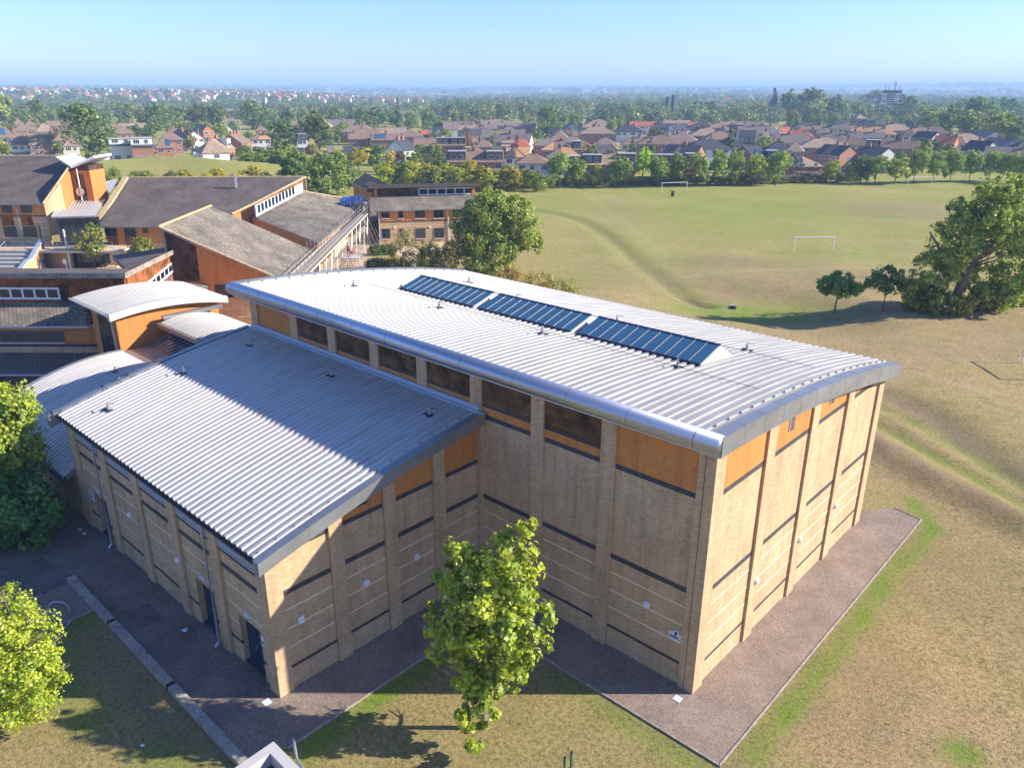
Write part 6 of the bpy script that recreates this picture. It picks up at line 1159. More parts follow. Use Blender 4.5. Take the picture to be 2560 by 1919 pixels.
H2 = [
 (3, 1330, 2050, 795, 655, 2, 'G', 'brown', 'obrick', 'brown roofed brick semi with two big flat-roofed dormers behind the shrub belt', dict(dorm=((.02, .33, 'brownt'), (.70, .99, 'brownt')), chim=(.46,), nwin=1.9, ext=(.72, 1.0, 'white', 'brown'))),
 (3, 2050, 2330, 735, 612, 2, 'H', 'dark', 'white', 'white timber-framed house with slate grey and tan roof right of the brick semi', dict(split=(.56, 1, 'orange'), chim=(.55,))),
 (3, 1190, 1560, 582, 485, 2, 'G', 'brown', 'brick', 'brick house with maroon and dark full-width dormers', dict(dorm=((.0, .46, 'maroon'), (.47, 1.0, 'char')), chim=())),
 (3, 905, 1190, 590, 485, 2, 'G', 'brown', 'brick', 'plain brown roof adjoining the maroon dormers', dict(chim=(.75,), nwin=1)),
 (3, 740, 960, 640, 505, 2, 'G', 'dark', 'white', 'slate roofed terrace set diagonally above the purple tree', dict(ang=48, d=8, chim=(.3, .7))),
 (3, 60, 330, 500, 425, 2, 'G', 'brown', 'brick', 'left end of the near brown terrace with two rooflights', dict(chim=(.25,))),
 (3, 360, 720, 510, 432, 2, 'G', 'brown', 'brick', 'middle of the near brown terrace with solar rooflights', dict(chim=(.5,), solar=(.1, .5))),
 (3, 620, 760, 560, 480, 2, 'E', 'tan', 'brick', 'gable ended tan roofed brick house beside the brown terrace', dict(chim=(), d=9)),
 (3, 700, 1010, 470, 388, 2, 'H', 'brown', 'brick', 'hipped right end of the near brown terrace', dict(chim=(.4,))),
 (3, 130, 460, 432, 372, 2, 'G', 'brown', 'brick', 'second rank brown terrace, left part', dict(chim=(.3, .8), lowdet=True)), (3, 460, 820, 425, 355, 2, 'G', 'tan', 'brick', 'second rank tan terrace, right part', dict(chim=(.2, .75), lowdet=True)),
 (3, 235, 330, 372, 320, 2, 'E', 'brown', 'brick', 'small gabled brown house at the top of the brown terraces', dict(lowdet=True)),
 (3, 1000, 1090, 440, 385, 2, 'G', 'red', 'obrick', 'small red roofed house left of the yellowing tree', dict(lowdet=True)),
 (3, 1280, 1460, 375, 285, 3, 'G', 'grey', 'white', 'tall building wrapped in white sheeting', dict(chim=(), lowdet=True)),
 (3, 1640, 1880, 440, 368, 2, 'G', 'dark', 'brick', 'dark slate roofed terrace set at an angle beyond the brick semi', dict(ang=22, chim=(.5, .9))), (3, 1550, 1650, 430, 365, 2, 'E', 'tan', 'cream', 'cream house with a slate lean-to beside the dark terrace', dict(ang=15)),
 (3, 1460, 1720, 385, 318, 2, 'G', 'tan', 'brick', 'long tan roof behind the dark slate terrace', dict(chim=(.3, .7), lowdet=True)), (3, 1730, 2000, 370, 310, 2, 'H', 'grey', 'brick', 'grey-brown hipped house behind the dark slate terrace', dict(lowdet=True)),
 (3, 2010, 2230, 415, 345, 2, 'H', 'grey', 'brick', 'grey-brown hipped roof above the willow', dict(chim=(.3,))), (3, 1860, 2210, 330, 300, 2, 'G', 'grey', 'brick', 'faraway grey roof row above the willow', dict(lowdet=True)),
 (3, 1540, 1760, 282, 245, 2, 'E', 'grey', 'brick', 'distant row of small gables with white trim', dict(lowdet=True)), (3, 1760, 1940, 300, 262, 2, 'G', 'grey', 'brick', 'distant grey terrace right of the small gables', dict(lowdet=True)),
 (3, 1700, 1900, 600, 512, 2, 'H', 'brown', 'brick', 'brown hipped roof left of the willow', dict(chim=(.2,))), (3, 2030, 2330, 595, 512, 2, 'G', 'tan', 'brick', 'tan roof right of the willow', dict(chim=(.3,), split=(.55, 1, 'red'))),
 (3, 1560, 1800, 690, 600, 2, 'H', 'brown', 'brick', 'brown roof rising behind the two-dormer semi', dict(chim=(.4,))), (3, 0, 200, 665, 605, 1, 'G', 'dark', 'white', 'low house with a white gable behind the golden tree', dict(chim=(), d=9)),
 (4, 0, 435, 812, 690, 2, 'H', 'brown', 'white', 'white rendered semi with a mossy brown hipped roof at the field edge', dict(chim=(.5,), nwin=1.9, ext=(.08, .6, 'obrick', 'brown'))),
 (4, -120, 170, 720, 610, 2, 'G', 'orange', 'white', 'orange tiled roof behind the white rendered semi', dict(chim=(.45,))), (4, 385, 840, 740, 615, 2, 'H', 'brown', 'white', 'white house with a half brown, half bright orange hipped roof', dict(split=(.42, 1.0, 'orange'), chim=(.37,))),
 (4, 625, 860, 820, 715, 2, 'G', 'orange', 'brick', 'brick house with a dark brown dormer', dict(dorm=((.03, .95, 'char'),), chim=())), (4, 865, 1105, 828, 700, 2, 'G', 'orange', 'brick', 'brick house with a wide blue-grey dormer', dict(dorm=((.0, .98, 'slate'),), chim=())),
 (4, 1105, 1400, 825, 690, 2, 'G', 'tan', 'brick', 'brick terrace house with a lichened tan roof', dict(chim=(.25,))), (4, 1285, 1530, 820, 685, 2, 'G', 'brown', 'brick', 'brick house with a pale framed dark dormer', dict(dorm=((.1, 1.0, 'brownt'),), chim=())),
 (4, 1740, 2120, 830, 700, 2, 'G', 'brown', 'obrick', 'pink brick terrace with flat-roofed upper storey behind the field edge trees', dict(dorm=((.0, 1.0, 'obrick'),), chim=(.3,))), (4, 2160, 2330, 800, 685, 2, 'G', 'brown', 'maroon', 'maroon fronted house at the edge of the pink brick terrace', dict(dorm=((.1, .8, 'maroon'),), chim=())),
 (4, 330, 740, 640, 532, 2, 'H', 'orange', 'brick', 'hipped roof half orange half brown with a grey dormer', dict(split=(.40, 1, 'brown'), chim=(.6,))), (4, 690, 1020, 640, 530, 2, 'H', 'brown', 'brick', 'brown hipped brick house with a white framed dormer', dict(dorm=((.1, .42, 'char'),), chim=())),
 (4, 220, 600, 585, 495, 2, 'H', 'grey', 'brick', 'grey-brown hipped semi left of the brown dormer house', dict(chim=(.4,))), (4, 600, 840, 540, 488, 2, 'H', 'grey', 'brick', 'grey-brown roof behind the brown dormer house', dict(chim=())),
 (4, -10, 180, 602, 500, 2, 'H', 'red', 'brick', 'hipped red tiled house at the start of the bungalows', dict(chim=(.1,))), (4, 985, 1290, 575, 490, 1, 'H', 'grey', 'brick', 'grey-brown hipped bungalow left of the long bungalow', dict(chim=(.4,), d=9)),
 (4, 1350, 1985, 575, 482, 1, 'H', 'brown', 'cream', 'long low terrace of bungalows with parked cars in front', dict(chim=(.35, .6), d=9, nwin=1.6)), (4, 1010, 1300, 672, 575, 1, 'G', 'dark', 'white', 'dark roofed chalet houses with small gables', dict(ang=30, chim=(.4,), d=8)),
 (4, 1170, 1300, 640, 560, 1, 'E', 'brown', 'brick', 'small brown gable between dark chalet roofs', dict(chim=())), (4, 1890, 2330, 690, 575, 2, 'G', 'dark', 'brick', 'dark slate houses with rooflights behind the pink brick terrace', dict(ang=-20, chim=(.5,), split=(.3, .42, 'brown'))),
 (4, 500, 870, 465, 390, 1, 'H', 'brown', 'cream', 'brown hipped bungalows below the tall rounded trees', dict(chim=(.5,), d=9)), (4, 860, 1080, 440, 385, 1, 'G', 'grey', 'white', 'bungalow with a white conservatory', dict(d=8)), (4, 860, 1140, 352, 318, 2, 'G', 'tan', 'brick', 'tan terrace beyond the pointed conifer', dict(lowdet=True, chim=(.2, .6))), (4, 980, 1140, 395, 345, 2, 'H', 'grey', 'brick', 'grey-brown house behind the poplar-like tree', dict(lowdet=True)),
 (4, 1375, 1650, 395, 332, 1, 'H', 'grey', 'brick', 'grey-brown bungalow right of the poplar-like trees', dict(d=9)), (4, 1465, 1780, 330, 280, 2, 'G', 'red', 'white', 'long bright red tiled roof in the middle distance', dict(lowdet=True, chim=(.5,))), (4, 1770, 1950, 440, 370, 2, 'G', 'dark', 'brick', 'dark slate house with two skylights', dict(chim=(.9,))),
 (4, 1890, 2010, 455, 400, 1, 'G', 'tan', 'pgrey', 'small tan bungalow right of the skylight house', dict()), (4, 2040, 2230, 460, 400, 1, 'H', 'brown', 'brick', 'small brown hipped bungalow at the right of the tan one', dict()), (4, 1770, 1900, 360, 300, 2, 'G', 'dark', 'cream', 'slate house beside the long red roof', dict(lowdet=True)), (4, 1900, 2240, 300, 262, 2, 'G', 'tan', 'brick', 'tan terrace right of the long red roof', dict(lowdet=True)), (4, 2030, 2230, 385, 320, 2, 'G', 'dark', 'white', 'dark roofed white gabled house', dict(ang=35)),
 (4, 2090, 2330, 550, 480, 1, 'H', 'brown', 'cream', 'brown bungalow roof right of the long bungalows', dict(d=9)), (4, -20, 130, 410, 345, 1, 'H', 'brown', 'brick', 'brown hipped bungalow at the left of the tall rounded trees', dict()), (4, -30, 250, 350, 312, 2, 'G', 'grey', 'brick', 'grey terrace left of the tall rounded trees', dict(lowdet=True)),
 (5, 1355, 1755, 850, 725, 2, 'H', 'tan', 'brick', 'square hipped brick house with a half dark, half tan roof at the field edge', dict(ang=30, d=11, eave=3.7, split=(.0, .3, 'dark'), chim=(), nwin=1.2)), (5, 1250, 1430, 808, 735, 1, 'G', 'orange', 'white', 'low orange roofed white extension left of the square hipped house', dict(chim=(.55,))),
 (5, 1600, 1980, 690, 575, 2, 'G', 'dark', 'brick', 'dark slate terrace with white gable trim facing the field', dict(ang=-38, d=9, split=(.3, .6, 'brown'), chim=(.5, .8), nwin=2)), (5, 2090, 2480, 700, 600, 2, 'G', 'dark', 'pgrey', 'long dark roofed house with a small white gable', dict(ang=-32, d=9, chim=(.3,))),
 (5, 1000, 1350, 655, 540, 2, 'H', 'dark', 'brick', 'dark hipped roof at the bend of the road', dict(chim=(.5,), ang=10)), (5, 1270, 1480, 660, 560, 2, 'H', 'tan', 'pgrey', 'tan hipped end of the dark roof at the bend', dict(chim=())), (5, 790, 1010, 690, 590, 2, 'G', 'dark', 'brick', 'dark slate roof behind the solar panel house', dict(ang=35, chim=())), (5, 850, 1300, 735, 650, 2, 'G', 'dark', 'maroon', 'slate roofed house with solar panels and a small dormer', dict(solar=(.04, .2), dorm=((.34, .62, 'char'),), chim=())),
 (5, 655, 860, 480, 390, 2, 'G', 'dark', 'slate', 'blue-grey semi with white windows', dict(chim=(), nwin=2.2)), (5, 940, 1040, 480, 400, 2, 'H', 'tan', 'cream', 'cream house right of the blue-grey semi', dict()), (5, 1000, 1160, 410, 345, 2, 'H', 'tan', 'pgrey', 'tan hipped grey house in the middle', dict(ang=15)), (5, 900, 1060, 395, 330, 2, 'G', 'dark', 'brick', 'dark roof joined to the tan hipped grey house', dict(ang=20)),
 (5, 240, 460, 430, 362, 2, 'G', 'dark', 'pgrey', 'dark slate terrace house, right of two, over the conifers', dict(chim=(.9,))), (5, 75, 240, 410, 345, 2, 'G', 'dark', 'brick', 'dark slate terrace house, left of two, over the conifers', dict(chim=(.6,))), (5, 200, 330, 408, 348, 2, 'G', 'tan', 'brick', 'tan roof between two dark terrace houses', dict(lowdet=True)), (5, 580, 860, 375, 318, 2, 'G', 'grey', 'maroon', 'house with a dark upper storey behind the blue-grey semi', dict(dorm=((.0, .5, 'char'),), lowdet=True)),
 (5, 0, 165, 325, 285, 2, 'G', 'red', 'brick', 'dull red terrace roof at the left of the dark slate pair', dict(lowdet=True)), (5, 165, 420, 335, 290, 2, 'G', 'grey', 'brick', 'grey-brown terrace behind the dark slate pair', dict(lowdet=True, chim=(.3, .9))), (5, 430, 640, 320, 275, 2, 'G', 'tan', 'brick', 'tan terrace centre of the far rank', dict(lowdet=True, chim=(.4,))), (5, 640, 830, 325, 275, 2, 'G', 'brown', 'brick', 'brown terrace right of the tan one in the far rank', dict(lowdet=True)), (5, 840, 1000, 320, 270, 2, 'H', 'brown', 'brick', 'brown hipped house in the far rank', dict(lowdet=True)),
 (5, 1290, 1600, 470, 380, 2, 'H', 'red', 'brick', 'bright red hipped roofed terrace house', dict(chim=(.1, .95), nwin=2)), (5, 1215, 1350, 430, 350, 2, 'G', 'red', 'white', 'orange-red roof behind the bright red one', dict(ang=25)), (5, 1580, 2060, 515, 425, 2, 'H', 'grey', 'brick', 'long grey-brown terrace right of the bright red roof', dict(chim=(.1, .5, .9), nwin=1.6)), (5, 1900, 2330, 580, 490, 2, 'H', 'tan', 'white', 'tan roofed white bungalow terrace in front of the long terrace', dict(chim=(.35,), split=(.35, 1, 'brown'))),
 (5, 2060, 2500, 485, 410, 2, 'G', 'grey', 'brick', 'grey-brown terrace continuing to the right', dict(chim=(.2, .7))), (5, 1450, 1700, 380, 340, 2, 'G', 'brown', 'brick', 'brown terrace directly behind the bright red roof', dict(lowdet=True)), (5, 1640, 1830, 425, 365, 2, 'H', 'grey', 'brick', 'grey hipped roof behind the long terrace', dict(lowdet=True)), (5, 1820, 2110, 370, 305, 2, 'H', 'grey', 'cream', 'grey-brown bungalow with a pale front far back', dict(lowdet=True)), (5, 2110, 2450, 405, 345, 2, 'G', 'orange', 'brick', 'pale orange-tan roof far back at the right', dict(lowdet=True, chim=(.3, .7))),
 (6, 200, 480, 358, 300, 2, 'G', 'brown', 'brick', 'brown terrace with a dark dormer on its left end', dict(dorm=((-.3, .06, 'char'),), chim=(.5,), nwin=2)), (6, 600, 745, 322, 265, 2, 'G', 'red', 'obrick', 'red tiled brick house with a balcony window beyond the field edge', dict(ang=-12, chim=(.95,))), (6, 745, 840, 318, 268, 2, 'H', 'tan', 'white', 'white house with a tan hipped roof joined to the red tiled one', dict(chim=())), (6, 800, 980, 370, 300, 2, 'G', 'dark', 'pgrey', 'dark gabled house with white trim near the right edge', dict(ang=-35, chim=(.4,))),
 (6, 1000, 1290, 405, 348, 2, 'G', 'grey', 'cream', 'long grey roofed row of houses at the right edge', dict(chim=(.9,), split=(.62, 1, 'brown'))), (6, 440, 590, 280, 232, 2, 'G', 'dark', 'pgrey', 'dark roofed house with a pale gable in the right background', dict(ang=-30)), (6, 30, 310, 250, 212, 2, 'H', 'orange', 'cream', 'long pale orange hipped roof in the right background', dict(chim=(.2, .7), lowdet=True)), (6, 380, 470, 265, 215, 2, 'H', 'brown', 'white', 'small brown hipped roof with a white front', dict(lowdet=True)), (6, 340, 480, 205, 150, 2, 'H', 'dark', 'brick', 'steep dark roof near the tower block', dict(lowdet=True)), (6, 250, 350, 200, 158, 2, 'H', 'brown', 'brick', 'brown roof left of the steep dark roof', dict(lowdet=True)), (6, 40, 160, 192, 152, 2, 'G', 'dark', 'cream', 'dark roofed cream house at the foot of the trees', dict(lowdet=True)), (6, 160, 240, 180, 142, 2, 'G', 'grey', 'slate', 'pale grey house beside the small tree', dict(lowdet=True)),
 (1, 1420, 1700, 785, 700, 3, 'G', 'dark', 'white', 'white house with a full-width dormer, left half', dict(dorm=((.0, 1.0, 'white'),), chim=(), low='white', d=9)), (1, 1700, 1960, 795, 690, 3, 'G', 'dark', 'brick', 'house with a full-width white dormer, right half', dict(dorm=((.0, .98, 'white'),), chim=(), d=9)), (1, 2015, 2220, 818, 700, 2, 'H', 'brown', 'obrick', 'small orange brick house with solar panels', dict(solar=(.6, .85), chim=())), 
 (1, 155, 400, 775, 650, 2, 'G', 'brown', 'white', 'white fronted semi with a long brown sloping roof at the left', dict(low='brick', chim=(.9,))), (1, 400, 650, 780, 650, 2, 'G', 'brown', 'brick', 'brown house with a wide dormer and white gable at the left', dict(dorm=((.0, .8, 'brownt'),), chim=())), (1, 710, 960, 725, 610, 2, 'H', 'brown', 'brick', 'brown hipped house left of the towering tree', dict(chim=(.0,), low='white')), (1, 830, 1000, 790, 710, 2, 'H', 'tan', 'cream', 'tan roofed cream house at the foot of the towering tree', dict(chim=())),
 (1, 0, 165, 680, 560, 2, 'H', 'brown', 'white', 'brown hipped house with solar panels at the far left edge', dict(solar=(.1, .5), chim=())), (1, 130, 270, 680, 610, 2, 'H', 'brown', 'obrick', 'small brown hipped house second from the left edge', dict()), (1, 180, 480, 600, 535, 2, 'H', 'brown', 'brick', 'broad brown hipped roof in the left second rank', dict(chim=(.3,), lowdet=True)), (1, 480, 680, 610, 510, 2, 'H', 'tan', 'brick', 'tan hipped roof in the left second rank', dict(chim=(.2,), lowdet=True)), (1, 170, 320, 530, 465, 2, 'H', 'grey', 'brick', 'grey roof at the left beneath the tall pale-topped tree', dict(lowdet=True)), (1, 330, 450, 530, 480, 2, 'H', 'brown', 'brick', 'brown roof right of the grey one beneath the pale-topped tree', dict(lowdet=True)), (1, 640, 920, 540, 475, 2, 'G', 'brown', 'brick', 'brown terrace left of the towering tree', dict(chim=(.6,), lowdet=True)),
 (1, 1360, 1700, 640, 530, 2, 'H', 'brown', 'obrick', 'large brown roofed orange brick house behind the white dormers', dict(chim=(.4,))), (1, 1550, 1950, 560, 505, 2, 'G', 'tan', 'brick', 'long tan terrace behind the white dormers', dict(chim=(.35, .9), lowdet=True)), (1, 2060, 2330, 720, 620, 2, 'H', 'brown', 'obrick', 'brown hipped orange house right of the left oak', dict()),
 (2, -60, 190, 665, 575, 2, 'H', 'brown', 'white', 'brown hipped white house left of the gabled white house', dict(chim=(.4,))), (2, 190, 400, 690, 590, 2, 'E', 'brown', 'white', 'white gable fronted house at the head of a stepped terrace', dict(ang=18, d=20, chim=(.3,))), (2, 400, 545, 600, 520, 2, 'E', 'brown', 'obrick', 'brown gabled house with white bay behind the stepped terrace', dict(ang=18, d=14)), (2, 400, 730, 880, 730, 2, 'H', 'tan', 'white', 'white walled cottage with a tan hipped roof beside the grass mound', dict(ang=12, d=10, chim=(.45,), nwin=.8)), (2, 620, 850, 830, 700, 2, 'G', 'tan', 'obrick', 'orange brick cottages receding behind the white walled one', dict(ang=52, d=9, dorm=((.5, .8, 'white'),), chim=(.5,))), (2, 860, 1060, 755, 640, 2, 'G', 'brown', 'obrick', 'brown terrace with a row of chimney pots', dict(ang=50, d=10, chim=(.2, .5, .8))), (2, 1030, 1260, 705, 610, 2, 'H', 'orange', 'white', 'white house with an orange and brown hipped roof', dict(split=(.0, .38, 'brown'), chim=())), (2, 1080, 1210, 600, 540, 2, 'H', 'brown', 'obrick', 'small brown roof behind the orange one', dict(lowdet=True)), (2, 1610, 1740, 715, 640, 2, 'G', 'dark', 'white', 'white house with a dark dormer among trees', dict(dorm=((.1, .9, 'char'),), chim=())), (2, 2010, 2090, 870, 850, 1, 'G', 'grey', 'obrick', 'small brick garage among the trees', dict(chim=())), (2, 700, 800, 500, 440, 2, 'G', 'grey', 'white', 'grey roofed white house down the side road', dict(lowdet=True)), (2, 650, 790, 350, 330, 3, 'G', 'grey', 'obrick', 'orange brick block with a white band among the far trees', dict(chim=(), lowdet=True)),
]
for h in H2:
    c, xl, xr, ye, yr, st, kind, roof, wallc, lab, kw = h; kw = dict(kw); hp(c, xl, xr, ye, yr, st, kind, roof, wallc, lab, **kw)
# plainer copied houses deeper in the town
HT = []
for roof, wallc in (('brown', 'brick'), ('grey', 'cream'), ('tan', 'brick'), ('dark', 'white'), ('red', 'white'), ('brown', 'white')):
    HT.append(house('x', (0, 0, -600), 0, 11, 8, 4.9, 7.8, rnd.choice('GH'), roof, wallc, lowdet=True, chim=(.4,)))
HPTS = [h for h in HPTS if h[0] or h[1]]
def free(x, y, rr, pts): return all((x-a)**2+(y-b)**2 > (rr+c*.5)**2 for a, b, c in pts)
def hill(x, y): return float(hillz(np.array([x]), np.array([y]))[0])
cnt = 0; tries = 0
while cnt < 95 and tries < 6000:
    tries += 1; f = rnd.uniform(430, 1500)**1.0; a = rnd.uniform(-.62, .64)
    if a < -.18 and f < 1250: continue
    p = RF(a*f, f)
    if f < 560 and a > -.3 or not free(p.x, p.y, 7, HPTS) or not free(p.x, p.y, 5, TPTS): continue
    if math.sin(p.x*.008)+math.sin(p.y*.011+1) < -.3: continue
    if f > 900 and rnd.random() < .35: continue
    src = rnd.choice(HT if rnd.random() > .25 else HT[:3]); c = copy_tree(src); c.location = (p.x, p.y, hill(p.x, p.y)); c.rotation_euler = (0, 0, rnd.choice((.7, -.9, 2.2, .2))+rnd.uniform(-.2, .2)); c.scale = (rnd.uniform(.8, 1.6), 1, rnd.uniform(.9, 1.15))
    c['label'] = 'small distant house half hidden among the trees of the town'; c['group'] = 'distant houses among the trees'; HPTS.append((p.x, p.y, 13)); cnt += 1
cnt = 0; tries = 0
while cnt < 60 and tries < 9000:
    tries += 1; f = rnd.uniform(1450, 2700); a = rnd.uniform(-.66, -.16) if rnd.random() < .85 else rnd.uniform(-.16, .3); p = RF(a*f, f)
    if not free(p.x, p.y, 14, HPTS): continue
    src = rnd.choice([HT[3], HT[4], HT[5], HT[1], HT[5]]); c = copy_tree(src); c.location = (p.x, p.y, hill(p.x, p.y)+2.5); c.rotation_euler = (0, 0, rnd.choice((.7, -.9, 2.2, .2))); c.scale = (rnd.uniform(1.2, 2.2), 1.4, 1.3)
    c['label'] = 'tiny pale house on the wooded hillside at the horizon'; c['group'] = 'houses on the far hillside'; HPTS.append((p.x, p.y, 20)); cnt += 1
cnt = 0; tries = 0
while cnt < 40 and tries < 6000:
    tries += 1; f = rnd.uniform(262, 470); a = rnd.uniform(-.30, .66); p = RF(a*f, f)
    if f < 330 and a < -.1: continue
    if not free(p.x, p.y, 9.5, HPTS) or not free(p.x, p.y, 1, TPTS): continue
    src = rnd.choice(HT[:4]); c = copy_tree(src); c.location = (p.x, p.y, 0); c.rotation_euler = (0, 0, rnd.choice((.72, .72, -.9, .5))+rnd.uniform(-.1, .1)); c.scale = (rnd.uniform(1.1, 1.7), 1, 1)
    c['label'] = 'plain roofed house filling in between the nearer houses of the estate'; c['group'] = 'infill houses of the estate'; HPTS.append((p.x, p.y, 14)); cnt += 1
mbs = MB(); r9 = random.Random(5)
for i in range(620):
    f = r9.uniform(1150, 3000); a = r9.uniform(-.68, -.10) if i % 5 else r9.uniform(-.1, .5); p = RF(a*f, f); z = hill(p.x, p.y)+2; w = r9.uniform(7, 15); h = r9.uniform(5, 8); an = r9.choice((.7, -.9, 2.2)); u = Vector((math.cos(an), math.sin(an), 0)); v = Vector((-u.y, u.x, 0)); o = Vector((p.x, p.y, z)); wm = r9.choice((0, 0, 0, 1)); rm = r9.choice((2, 2, 3, 2))
    mbs.obox(o, u*w, v*8, (0, 0, h), wm); q = [o+Vector((0, 0, h)), o+v*8+Vector((0, 0, h)), o+v*4+Vector((0, 0, h+3.5))]; mbs.prism([q[0]-v*.6, q[1]+v*.6, q[2]], u*w, wm, rm); HPTS.append((p.x, p.y, 9))
tag(mbs.build('far_houses', [HW_['white'], HW_['cream'], HR['brown'], HR['red']]), 'scatter of tiny pale houses over the far wooded hillside', 'houses', kind='stuff')
# ---------------------------------------------------------------- landmarks
def far_thing(name, lab, cat, c, x, y, dist):
    X, Y = px_(c, x, y); d = ray(X, Y); hd = math.hypot(d.x, d.y); p = CAM+d*(dist/hd); return thing(name, lab, cat, (p.x, p.y, 0), rz=math.atan2(p.y-CAM.y, p.x-CAM.x)-math.pi/2), p.z, (p-CAM).dot(fw)/F_PX
t, zt, s = far_thing('church_tower', 'slender old church tower with a pointed dark roof among the trees', 'church tower', 7, 608, 70, 740)
MB().box(-7*.5, 7*.5, 0, 7, 0, zt-11).build('tower', rough_mat('church_stone', (.30, .27, .22), (.40, .36, .30), .3), t); MB().prism([(-3.8, -.3, zt-11), (3.8, -.3, zt-11), (1.6, 3, zt)], (0, 7, 0)).build('spire', HR['dark'], t); MB().prism([(4, 2, 0), (18, 2, 0), (18, 2, 12), (11, 2, 19), (4, 2, 12)], (0, 12, 0)).build('nave', HW_['cream'], t)
for z in (8, 16, 22): MB().box(-1, 1, -.1, .2, z, z+4).build('window', GLASS, t)
t, zt, s = far_thing('tower_block', 'dark multi-storey tower block with white balcony bands and roof antennas', 'tower block', 7, 1358, 95, 900)
nf = 9; hh = zt
for i in range(nf+1):
    z = hh*i/(nf+.6)
    MB().box(-12.5, 12.5, 0, 16, z, z+hh/(nf+.6)-.45).build('storey', HW_['slate'], t); MB().box(-12.8, 12.8, -.4, 16.2, z+hh/(nf+.6)-.45, z+hh/(nf+.6)).build('balcony_band', HW_['white'], t)
    for x in (-8.5, 3.8): MB().box(x, x+4.5, -.45, .1, z+.8, z+2.5).build('balcony', HW_['white'] if i % 2 else HW_['pgrey'], t)
MB().box(-8, 9, 3, 12, hh, hh+4).build('plant_room', HW_['char'], t)
for x, h_ in ((-6, 9), (-3, 8), (2, 13), (3, 11), (6, 8), (9, 6)): MB().tube([(x, 5, hh), (x, 5, hh+h_)], .25, 4).build('antenna', HW_['char'], t)
for k_, xx in ((0, 822), (1, 838)):
    X = 1690-6+(0 if k_ == 0 else 0)
for k_, (xx, yy) in enumerate(((1673, 242), (1688, 237))):
    t, zt, s = far_thing('twin_tower', 'pale concrete slab tower far off among trees, '+('left' if k_ == 0 else 'right')+' of the pair', 'tower', 0, xx, yy, 690)
    MB().box(-2.6, 2.6, 0, 5, 0, zt).build('shaft', HW_['cream'], t); MB().box(-2.7, -.6, -.2, 5.2, 0, zt-.5).build('slate_strip', HW_['slate'], t)  # cream shaft with a slate-coloured strip over its left part
t, zt, s = far_thing('flats', 'distant grey block of flats with a cream end wall', 'flats', 7, 180, 170, 760)
MB().box(-15, 8, 0, 12, 0, zt).build('wall', HW_['slate'], t); MB().box(8, 17, -1, 12, 0, zt+1).build('end_wall', HW_['cream'], t); [MB().box(-13+i*5, -10.5+i*5, -.15, .1, z, z+2).build('window', GLASS, t) for i in range(4) for z in (4, 8, 12)]
def pylon(x, yt, yb, dist, lab, c=0):
    t, zt, s = far_thing('lattice_mast', lab, 'mast', c, x, yt, dist); w = max(.6, s*1.1)
    z0 = hill(t.location.x, t.location.y); t.location.z = z0; h = zt-z0
    for sx_ in (-1, 1): MB().tube([(sx_*w*2.2, 0, 0), (sx_*w*.5, 0, h)], w*.35, 4).build('leg', HW_['char'], t)
    MB().tube([(-w*3, 0, h*.8), (w*3, 0, h*.8)], w*.25, 4).build('cross_arm', HW_['char'], t)
pylon(325, 219, 240, 2600, 'thin mast above the houses on the left hillside'); pylon(590, 226, 240, 2900, 'thin mast on the wooded ridge left of centre'); pylon(1044, 222, 242, 3400, 'thin mast on the horizon, left of the centre pair'); pylon(1208, 223, 242, 3400, 'thin mast on the horizon near the centre'); pylon(1446, 224, 242, 3300, 'thin mast on the horizon right of centre'); pylon(1693, 226, 250, 1500, 'mast rising above the twin concrete towers'); pylon(1965, 216, 240, 3600, 'lattice pylon right of the church tower')
def pole(c, x, yt, yb, lab, r=.09, m=None, grp=None):
    X, Y = px_(c, x, yb); p = at(X, Y); X2, Y2 = px_(c, x, yt); h = (Y-Y2)*(p-CAM).dot(fw)/F_PX/math.cos(R(PITCH))
    t = thing('street_pole', lab, 'pole', (p.x, p.y, 0), group=grp); MB().tube([(0, 0, 0), (0, 0, h)], r, 6, r1=r*.6).build('post', m or BARK, t); MB().tube([(0, 0, h-.1), (.9, .2, h)], .05, 4).build('arm', m or BARK, t)
for a in ((1, 1770, 285, 400, 'tall pale floodlight mast, left of the group at the sports ground'), (1, 1840, 290, 470, 'tall pale floodlight mast, front of the group at the sports ground'), (1, 1895, 280, 400, 'tall pale floodlight mast, third of the group at the sports ground'), (1, 1918, 295, 400, 'tall pale floodlight mast, right of the group at the sports ground')): pole(*a, r=.28, m=FRAMEW, grp='floodlight masts')
for a in ((4, 1622, 510, 700, 'dark telegraph pole behind the vivid lime tree'), (4, 1740, 420, 600, 'thin lamp post in front of the long bungalows'), (2, 370, 600, 860, 'brown telegraph pole beside the gabled white house'), (2, 485, 540, 720, 'dark telegraph pole in front of the stepped terrace'), (3, 955, 440, 600, 'telegraph pole rising from the brown roofs'), (2, 885, 470, 600, 'pale lamp post in the side road'), (5, 1090, 540, 640, 'pale lamp post by the dark hipped roof'), (3, 1513, 880, 980, 'white flagpole with a hanging flag in a back garden'), (5, 1770, 745, 850, 'white lamp post beside the dark slate terrace')): pole(*a, m=(FRAMEW if 'white' in a[4] or 'pale' in a[4] or 'thin' in a[4] else None), grp=None)
